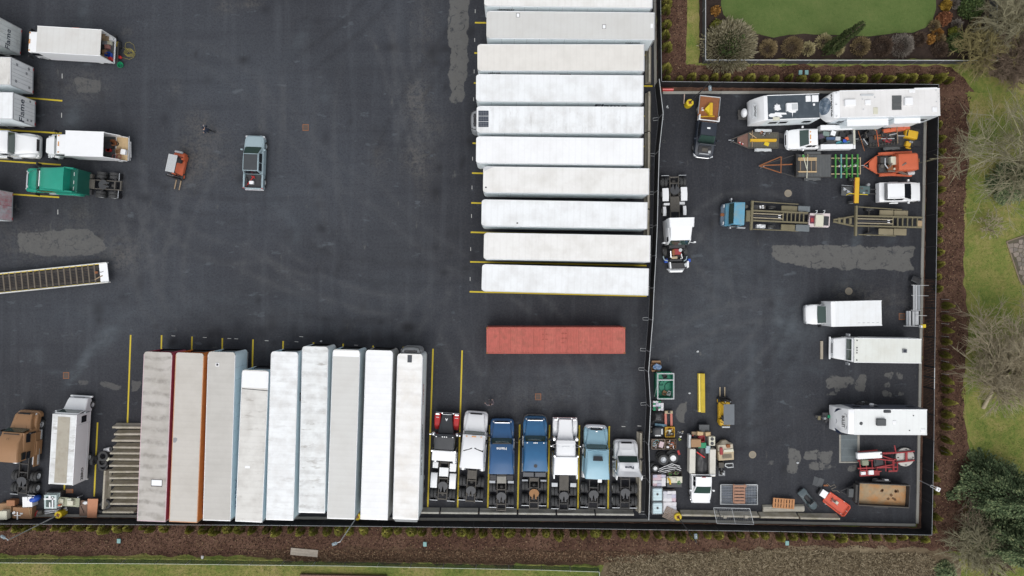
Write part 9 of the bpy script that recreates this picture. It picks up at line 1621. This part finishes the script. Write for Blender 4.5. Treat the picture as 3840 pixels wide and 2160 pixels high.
# ---------------------------------------------------------------- plants
def leaf_mesh(name,mat,pts,size,seed,flat=0.0,aspect=0.5,radial=None):
 """many small leaf faces: pts = (x, y, z, tint, dir)"""
 r=random.Random(seed);vs=[];fs=[];tint=[]
 for(x,y,z,tt,d)in pts:
  s=size*r.uniform(0.6,1.3);u=Vector(d).normalized()if d is not None else Vector((r.gauss(0,1),r.gauss(0,1),r.gauss(0,1))).normalized()
  q=Vector((r.gauss(0,1),r.gauss(0,1),r.gauss(0,1)))if not flat else Vector((r.gauss(0,flat),r.gauss(0,flat),1));w_=u.cross(q);w_=w_.normalized()if w_.length>1e-4 else Vector((1,0,0));u=u*s;w_=w_*s*aspect;p=Vector((x,y,z));o=len(vs)
  vs+=[tuple(p-w_*0.5),tuple(p+u*0.55-w_),tuple(p+u),tuple(p+u*0.55+w_)];fs.append((o,o+1,o+2,o+3));tint+=[tt]*4
 me=bpy.data.meshes.new(name);me.from_pydata(vs,[],fs);at=me.attributes.new('tint','FLOAT','POINT');at.data.foreach_set('value',tint);me.materials.append(mat);return me
arb_m=tint_mat('arborvitae_tints',[(0.0,(0.075,0.09,0.018)),(0.5,(0.21,0.21,0.045)),(1.0,(0.40,0.36,0.09))])
bark=M('bark',(0.10,0.075,0.055),0.9,var=0.3,vs=6,bmp=0.4);barkp=M('pale_bark',(0.33,0.285,0.195),0.9,var=0.25,vs=4)
def cone_pts(h,r,n,seed):
 q=random.Random(seed);out=[]
 for _ in range(n):
  z=h*(1-math.sqrt(q.random())*0.97)if q.random()<0.6 else h*q.random()*0.6;k=z/h
  rr=r*(1-k)**0.75*(0.55+0.45*min(1,k/0.15))*q.uniform(0.55,1.06);a=q.uniform(0,6.283)
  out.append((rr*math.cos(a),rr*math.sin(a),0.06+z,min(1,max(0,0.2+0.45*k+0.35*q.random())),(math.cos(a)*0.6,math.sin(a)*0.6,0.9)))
 return out
ARB=[leaf_mesh('foliage',arb_m,cone_pts(1.0,0.36,650,20+k),0.13,k,aspect=0.35)for k in range(4)]
_st=MB();_st.tube([(0,0,-0.05),(0,0,0.5)],0.03,6);STEM=_st.mesh('stem',bark)
CNT={}
def nth(n):return '%d%s'%(n,'th' if 10<n%100<14 else{1:'st',2:'nd',3:'rd'}.get(n%10,'th'))
def shrub(px,py,h,w_,label,group):
 CNT[group]=CNT.get(group,0)+1;label=label+', '+nth(CNT[group])+(' from the left' if 'bottom' in group or 'above' in group else ' from the top')
 x,y=W(px,py);r=tag(link('conical_shrub',None,None,(x,y,-0.02),random.uniform(0,6.28)),label,'shrub',group);k=random.randrange(4)
 o=link('foliage',ARB[k],r);o.scale=(w_/0.36,w_/0.36*random.uniform(0.8,1.2),h);r.rotation_euler=(random.uniform(-.14,.14),random.uniform(-.14,.14),random.uniform(0,6.28));link('stem',STEM,r)
x=-10
while x<3480:
 if not(640<x<690 or 1395<x<1410):shrub(x+random.uniform(-5,5),1966+(x/3480)*44+random.uniform(-2,3),random.uniform(1.0,1.8),random.uniform(0.36,0.58),'small conical shrub outside the bottom fence','shrubs outside the bottom fence')
 x+=random.uniform(42,50)
for y in[475,525,575,625,675,715,760,805,850,900,945,995,1040,1085]:shrub(3508+random.uniform(-3,3),y,random.uniform(1.0,1.4),0.4,'small conical shrub outside the upper right fence','shrubs outside the upper right fence')
for y in[1147,1193,1238,1285,1329,1379,1425,1470,1514,1561,1608,1652,1700]:shrub(3532+random.uniform(-3,3),y-(y-1080)*0.02,random.uniform(1.6,1.9),random.uniform(0.36,0.42),'taller conical shrub right of the slatted fence','shrubs right of the slatted fence')
for y in[1738,1785,1833,1880,1930,1972]:shrub(3482+random.uniform(-3,3),y,random.uniform(1.3,1.7),0.42,'small conical shrub outside the lower right fence','shrubs outside the lower right fence')
x=2500
while x<3545:shrub(x+random.uniform(-4,4),303+random.uniform(-3,3),random.uniform(1.05,1.9),random.uniform(0.36,0.56),'small conical shrub above the top fence','shrubs above the top fence');x+=random.uniform(42,50)
for y in(20,52,100,142,188,268):shrub(2494,y,1.6,0.5,'small conical shrub beside the upper black fence','shrubs beside the upper black fence')
_sk=MB();_sk.tube([(0,0,0),(0,0,1.25)],0.02,5);SK=_sk.mesh('stake',greyl)
for k,y in enumerate((1122,1168,1213,1260,1306,1353,1400,1448,1592,1640,1690)):tag(link('plant_stake',SK,None,(*W(3530,y),-0.03)),'thin pale stake beside the taller shrubs, '+nth(k+1)+' from the top','stake','stakes between the taller shrubs')
def bush(label,Z,p,r,stops,h=0.9,n=900,kind='leaf',size=0.12,z=0.5,name='round_bush',under=None):
 v=V(name,label,'bush',Z,p,None,z,'garden bushes');R_=r/Z[2]/37.5;q=random.Random(sum(map(ord,label)));pts=[];H_=R_*h
 for _ in range(n):
  u=q.random();th=math.acos(1-u*1.0);a=q.uniform(0,6.283);d=Vector((math.sin(th)*math.cos(a),math.sin(th)*math.sin(a),math.cos(th)));f=q.uniform(0.62,1.0)*(1+0.14*noise.noise((d.x*3,d.y*3,R_)))
  pts.append((d.x*R_*f,d.y*R_*f,0.05+H_*1.5*d.z*f,min(1,max(0,q.random()*0.7+0.4*(f-0.6))),(d.x,d.y,d.z+0.2)if kind=='twig' else None))
 m_=tint_mat(name+'_tints',stops);link('foliage',leaf_mesh('foliage',m_,pts,size,3,aspect=0.10 if kind=='twig' else 0.5),v.root)
 m=MB()
 for k in range(5):a=k*1.257;m.tube([(0,0,-0.03),(R_*0.5*math.cos(a),R_*0.5*math.sin(a),H_*0.9)],0.03,5,0.012)
 m.build('stems',bark,v.root);return v
TAN=[(0,(0.10,0.075,0.04)),(0.5,(0.25,0.19,0.10)),(1,(0.40,0.31,0.17))];ORG=[(0,(0.10,0.045,0.015)),(0.5,(0.28,0.14,0.035)),(1,(0.42,0.24,0.07))];PAL=[(0,(0.22,0.20,0.10)),(0.5,(0.42,0.37,0.20)),(1,(0.6,0.54,0.33))];BRN=[(0,(0.045,0.032,0.024)),(0.5,(0.11,0.075,0.055)),(1,(0.19,0.14,0.10))];MAU=[(0,(0.10,0.085,0.07)),(0.5,(0.21,0.185,0.16)),(1,(0.33,0.30,0.26))];GRN=[(0,(0.025,0.045,0.015)),(0.5,(0.065,0.10,0.035)),(1,(0.14,0.17,0.06))];RST=[(0,(0.09,0.035,0.02)),(0.5,(0.22,0.09,0.045)),(1,(0.33,0.16,0.08))];GLD=[(0,(0.12,0.07,0.012)),(0.5,(0.30,0.19,0.03)),(1,(0.42,0.30,0.06))];YGR=[(0,(0.06,0.07,0.012)),(0.5,(0.14,0.15,0.025)),(1,(0.22,0.22,0.05))]
for lab,p,r,st,kd in(('small orange bush at the top left of the garden lawn',(455,65),32,ORG,'leaf'),('round tan bush next to the big twiggy hedge',(815,330),56,TAN,'twig'),('larger round tan bush, second from the big hedge',(982,322),66,TAN,'twig'),('pale grass tuft left of the tall conifer',(1093,330),42,PAL,'twig'),('pale grass tuft beside the tall conifer foot',(1203,280),46,PAL,'twig'),('pale grass tuft right of the tall conifer',(1300,335),36,PAL,'twig'),('round tan bush right of the tall conifer',(1455,315),58,TAN,'twig'),('dark brown round bush beside the mauve bush',(1605,315),62,BRN,'twig'),('mauve grey twiggy bush below the lawn',(1735,310),74,MAU,'twig'),('dark low bush right of the mauve bush',(1862,265),42,BRN,'twig'),('small orange bush at the lower garden corner',(1942,265),30,ORG,'leaf'),('small tan orange bush above the green round bush',(1990,225),30,ORG,'twig'),('olive tuft beside the green round bush',(2008,262),28,TAN,'twig'),('brown round bush below the green round bush',(2005,335),46,BRN,'twig'),('green round bush at the lower right garden corner',(2120,285),68,GRN,'leaf'),('small tan bush at the lawn edge',(1968,172),32,TAN,'twig'),('rust coloured bush at the right lawn edge',(2035,120),46,RST,'leaf'),('small mauve bush in the right garden bed',(2120,165),32,MAU,'twig'),('golden bush at the top of the right garden bed',(2048,30),36,GLD,'leaf'),('grey twiggy bush beside the golden bush',(2105,12),34,MAU,'twig'),('large green bush at the top right of the garden',(2212,40),88,GRN,'leaf'),('lone tan bush near the right garden fence',(2260,145),30,TAN,'twig'),('yellow green plant above the green round bush',(2100,212),34,YGR,'leaf'),('yellow green plant on top of the big twiggy hedge',(462,175),45,YGR,'leaf')):
 bush(lab,ZG1,p,r,st,n=int(260+r*r*0.42),kind=kd,size=0.16 if kd=='leaf' else 0.24)
bush('big round twiggy hedge with green heart at the garden corner',ZG1,(555,300),178,[(0,(0.10,0.09,0.055)),(0.5,(0.23,0.205,0.125)),(1,(0.36,0.33,0.23))],h=0.55,n=5200,kind='twig',size=0.42,z=1.3);bush('green ivy heart inside the big twiggy hedge',ZG1,(575,290),105,GRN,h=0.95,n=1500,size=0.2,z=1.3)
def conifer_pts(h,r,n,seed,pw=0.8,droop=0.35):
 q=random.Random(seed);out=[]
 for _ in range(n):
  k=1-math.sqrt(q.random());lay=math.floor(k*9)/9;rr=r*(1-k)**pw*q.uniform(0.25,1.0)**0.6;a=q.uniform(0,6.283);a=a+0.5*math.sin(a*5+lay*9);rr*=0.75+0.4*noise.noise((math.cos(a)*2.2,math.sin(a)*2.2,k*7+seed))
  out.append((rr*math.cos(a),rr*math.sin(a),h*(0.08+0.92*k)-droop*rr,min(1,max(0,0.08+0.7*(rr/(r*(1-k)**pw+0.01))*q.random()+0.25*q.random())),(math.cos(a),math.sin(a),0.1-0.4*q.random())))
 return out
def conifer(label,px,py,h,r,stops,n=4000,size=0.3,seed=1,name='evergreen_tree',pw=0.8):
 x,y=W(px,py);t=tag(link(name,None,None,(x,y,-0.05)),label,'tree');m=MB();m.tube([(0,0,0),(0.05,0.03,h*0.5),(0,0,h*0.96)],0.06+0.02*h,8,0.02);m.build('trunk',bark,t,smooth=60)
 m=MB()
 for k in range(26):z=h*(0.1+0.8*k/26);a=k*2.4;L=r*(1-k/27)*0.85;m.tube([(0,0,z),(L*0.6*math.cos(a),L*0.6*math.sin(a),z-0.1),(L*math.cos(a),L*math.sin(a),z-0.35*L)],0.04,4,0.012)
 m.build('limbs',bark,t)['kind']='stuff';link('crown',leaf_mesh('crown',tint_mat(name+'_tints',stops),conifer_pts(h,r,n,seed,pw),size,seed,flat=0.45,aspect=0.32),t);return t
conifer('tall narrow dark conifer standing at the lawn edge',3103,190,7.6,0.75,[(0,(0.012,0.022,0.008)),(0.6,(0.04,0.055,0.018)),(1,(0.09,0.085,0.04))],2600,0.2,5,'columnar_conifer',0.5)
CED=[(0,(0.03,0.05,0.024)),(0.35,(0.095,0.135,0.066)),(0.7,(0.20,0.235,0.115)),(1,(0.36,0.37,0.19))]
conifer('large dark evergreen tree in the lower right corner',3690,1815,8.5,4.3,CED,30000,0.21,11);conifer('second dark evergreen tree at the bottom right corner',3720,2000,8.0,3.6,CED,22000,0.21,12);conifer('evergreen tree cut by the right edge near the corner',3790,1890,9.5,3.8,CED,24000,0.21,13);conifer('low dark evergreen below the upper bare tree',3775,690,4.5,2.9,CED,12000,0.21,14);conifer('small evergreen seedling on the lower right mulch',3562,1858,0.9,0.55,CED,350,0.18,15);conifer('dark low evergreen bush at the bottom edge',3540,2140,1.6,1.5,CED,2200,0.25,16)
def bare_tree(label,base,crown,zc,R_,seed,nl=16,ns=9,ntw=7,barkm=barkp,name='bare_tree',thick=0.16,flat=0.7,tw=0.021):
 q=random.Random(seed);x,y=W(*base);C=Vector((*W(*crown,zc),zc))-Vector((x,y,0));t=tag(link(name,None,None,(x,y,-0.05)),label,'tree');F=C*0.45;m=MB();m.tube([(0,0,0),C*0.22,F],thick,8,thick*0.7);m.build('trunk',barkm,t,smooth=60)
 m=MB();tm=MB()
 for i in range(nl):
  u=1-1.35*(i+0.5)/nl;a=i*2.399+q.uniform(-.3,.3);s=math.sqrt(max(0,1-u*u));E_=C+Vector((R_*s*math.cos(a),R_*s*math.sin(a),R_*flat*u))*q.uniform(0.8,1.05)
  S_=F*q.uniform(0.75,1.0);mid=S_.lerp(E_,0.5)+Vector((q.uniform(-.5,.5),q.uniform(-.5,.5),q.uniform(0,.7)));P=[S_,S_.lerp(mid,0.5)+Vector((q.uniform(-.2,.2),q.uniform(-.2,.2),0.1)),mid,mid.lerp(E_,0.5)+Vector((q.uniform(-.25,.25),q.uniform(-.25,.25),0.1)),E_];m.tube(P,thick*0.42,5,0.022)
  for j in range(ns):
   k=q.uniform(0.25,1.0)*3.99;p=P[int(k)].lerp(P[int(k)+1],k-int(k));d=(E_-S_).normalized();side=d.cross(Vector((q.gauss(0,1),q.gauss(0,1),q.gauss(0,.6)))).normalized();e=p+(d*q.uniform(0.4,1.0)+side*q.uniform(0.5,1.0))*R_*q.uniform(0.25,0.5);md=p.lerp(e,0.5)+Vector((0,0,q.uniform(-.1,.25)));m.tube([p,md,e],0.032,4,0.014)
   for l in range(ntw):
    f=q.uniform(0.2,1.0);b0=p.lerp(md,f*2)if f<0.5 else md.lerp(e,f*2-1);dd=((e-p).normalized()+Vector((q.gauss(0,.55),q.gauss(0,.55),q.gauss(0.15,.4)))).normalized();tm.tube([b0,b0+dd*R_*q.uniform(0.12,0.3)],tw,3,tw*0.4)
 m.build('limbs',barkm,t,recalc=False)['kind']='stuff';o=tm.build('twigs',barkm,t,recalc=False);o['kind']='stuff';return t
grb=M('grey_green_bark',(0.27,0.25,0.16),0.9,var=0.3,vs=3);yeb=M('mossy_yellow_bark',(0.24,0.205,0.09),0.9,var=0.3,vs=3);brb=M('brown_bark',(0.17,0.125,0.09),0.9,var=0.3,vs=3)
bare_tree('wide bare tree spreading over the upper right grass',(3830,640),(3800,570),4.5,5.2,31,26,11,8,grb);bare_tree('dense bare tree with twiggy round crown at the right edge',(3688,1530),(3803,1322),4.2,4.4,32,40,14,10,barkp,thick=0.2);bare_tree('bare grey shrub on the right grass below the upper tree',(3705,865),(3705,850),0.8,1.2,33,12,6,5,barkp,'bare_shrub',0.05)
bare_tree('fan shaped bare shrub in the bottom right corner',(3690,2060),(3650,2035),1.4,2.6,34,30,12,9,grb,'bare_shrub',0.08);bare_tree('mossy yellow leaning bare shrub at the garden fence corner',(3690,215),(3655,190),1.5,2.2,35,24,11,9,yeb,'bare_shrub',0.08);bare_tree('grey bare thicket tree at the top right corner',(3790,120),(3790,70),2.5,2.9,36,26,12,10,grb,'bare_shrub',0.1);bare_tree('brown bare thicket shrub below the top right corner',(3790,240),(3790,225),1.5,2.6,37,26,12,10,brb,'bare_shrub',0.07);bare_tree('greenish bare thicket shrub at the right edge near the top',(3840,150),(3830,150),2.0,2.4,38,14,8,7,yeb,'bare_shrub',0.08);bare_tree('thin bare sapling by the lower right mulch',(3640,1700),(3640,1960),1.2,1.6,39,8,5,3,brb,'bare_shrub',0.04);bare_tree('brown bare shrub at the right end of the bottom brush',(3720,2110),(3720,2100),1.2,1.9,40,14,8,7,brb,'bare_shrub',0.06)
# ---------------------------------------------------------------- small things outside the yard
ub=M('utility_teal',(0.20,0.36,0.35),0.6,var=0.1)
for k,(px,py,lab)in enumerate(((448,2027,'teal utility box on the mulch at the lower left'),(1594,2039,'teal utility box on the mulch below the tractors'),(2950,2035,'teal utility box on the mulch below the right yard'),(3000,273,'left one of two teal utility boxes above the top fence'),(3023,273,'right one of two teal utility boxes above the top fence'))):
 g=V('utility_box',lab,'utility box',NAT,(px,py),ang=0);g.lb('case',M('utility_dark',(0.10,0.17,0.17),0.7),-0.17,-0.22,-0.03,0.17,0.22,0.12,0.03);g.lb('lid',ub,-0.18,-0.23,0.121,0.18,0.23,0.16,0.03)
g=V('weathered_board','weathered grey board lying on the mulch below the trailers','board',NAT,(1090,2067),(1192,2076),0.05);
for k in range(3):m=MB();y=-0.24+0.24*k;n=10;m.loft([[(-g.len/2+g.len*i/n+0.05*noise.noise((i,k,3))*(i in(0,n))*4,y-0.115+0.015*noise.noise((i*.8,k,1)),0),(-g.len/2+g.len*i/n,y+0.115+0.015*noise.noise((i*.8,k,2)),0),(-g.len/2+g.len*i/n,y+0.115,0.09+0.02*noise.noise((i*.9,k,5))),(-g.len/2+g.len*i/n,y-0.115,0.09+0.02*noise.noise((i*.9,k,6)))]for i in range(n+1)]);m.build('plank',M('silver_wood',(0.34,0.30,0.25),0.9,var=0.25,vs=6,dirt=(0.13,0.11,0.09),da=0.4,ds=3),g.root)
g=V('litter_bag','white scrap of litter at the edge of the bottom grass','litter',NAT,(760,2089),ang=0);m=MB();m.ball((0,0,0.08),0.14,0.2,0.1,9,6,0.25);m.build('bag',white,g.root)
g=V('garden_deck','brown timber deck cut by the bottom edge','deck',NAT,(1125,2166),(1450,2172),0.3);n=22
for k in range(n):g.lb('plank',M('brown_deck',(0.15,0.085,0.065),0.8,var=0.2),-g.len/2+g.len*k/n,-2.2,0.02,-g.len/2+g.len*(k+1)/n-0.02,0.3,0.3,0.005)
# stone patio at the right edge: single flagstones in a bed
pat=sheet('patio',[(3774,906),(3960,842),(3960,1130),(3832,1066),(3822,1050)],-0.004,M('patio_joint',(0.10,0.085,0.065),0.95,var=0.2),0.0);PP=[W(*p)for p in[(3774,906),(3960,842),(3960,1130),(3832,1066),(3822,1050)]]
stm=[M('flag_%d'%k,c,0.9,var=0.15,vs=4,bmp=0.3)for k,c in enumerate(((0.21,0.18,0.15),(0.25,0.21,0.18),(0.17,0.15,0.13)))];q=random.Random(5);cell=0.46
def inside(x,y):return sdf(np.array([x]),np.array([y]),[(3776,909),(3955,848),(3955,1120),(3834,1060),(3824,1046)])[0]>0.14
sites={(i,j):(PP[0][0]+(i+q.uniform(-.36,.36))*cell,PP[0][1]+(j+q.uniform(-.36,.36))*cell)for i in range(-1,13)for j in range(-14,6)}
for(i,j),(cx,cy)in sites.items():
 if not inside(cx,cy):continue
 poly=[(cx-1,cy-1),(cx+1,cy-1),(cx+1,cy+1),(cx-1,cy+1)]
 for di in(-2,-1,0,1,2):
  for dj in(-2,-1,0,1,2):
   if(di or dj)and(i+di,j+dj)in sites:
    ox,oy=sites[(i+di,j+dj)];nx_,ny_=ox-cx,oy-cy;ln=math.hypot(nx_,ny_);nx_,ny_=nx_/ln,ny_/ln;lim=ln/2-0.025;out=[]
    for a,b in zip(poly,poly[1:]+poly[:1]):
     da,db=(a[0]-cx)*nx_+(a[1]-cy)*ny_-lim,(b[0]-cx)*nx_+(b[1]-cy)*ny_-lim
     if da<=0:out.append(a)
     if da*db<0:t=da/(da-db);out.append((a[0]+(b[0]-a[0])*t,a[1]+(b[1]-a[1])*t))
    poly=out
 if len(poly)>2:m=MB();m.prism(poly,-0.003,0.02+q.uniform(0,0.015));m.build('flagstone',q.choice(stm),pat,0.01)
for a,b in zip(PP[3:]+PP[:1],[PP[4],PP[0],PP[1]]):m=MB();m.tube([(*a,0.02),(*b,0.02)],0.06,6);m.build('edging',M('edging_wood',(0.24,0.19,0.13),0.9),pat)
# extra dirt on the ground: twigs, pebbles
def finish():
 """a thing with one single mesh part becomes that mesh"""
 for o in list(S.objects):
  if o.type=='EMPTY' and o.parent is None and len(o.children)==1 and o.children[0].type=='MESH' and not o.children[0].children and not o.get('kind'):
   c=o.children[0];nm=o.name;mw=o.matrix_basis.copy()@c.matrix_basis;ks_={k:o[k]for k in('label','category','group')if k in o};c.parent=None;c.matrix_basis=mw
   bpy.data.objects.remove(o);c.name=nm
   if 'kind' in c:del c['kind']
   for k,x in ks_.items():c[k]=x
finish()
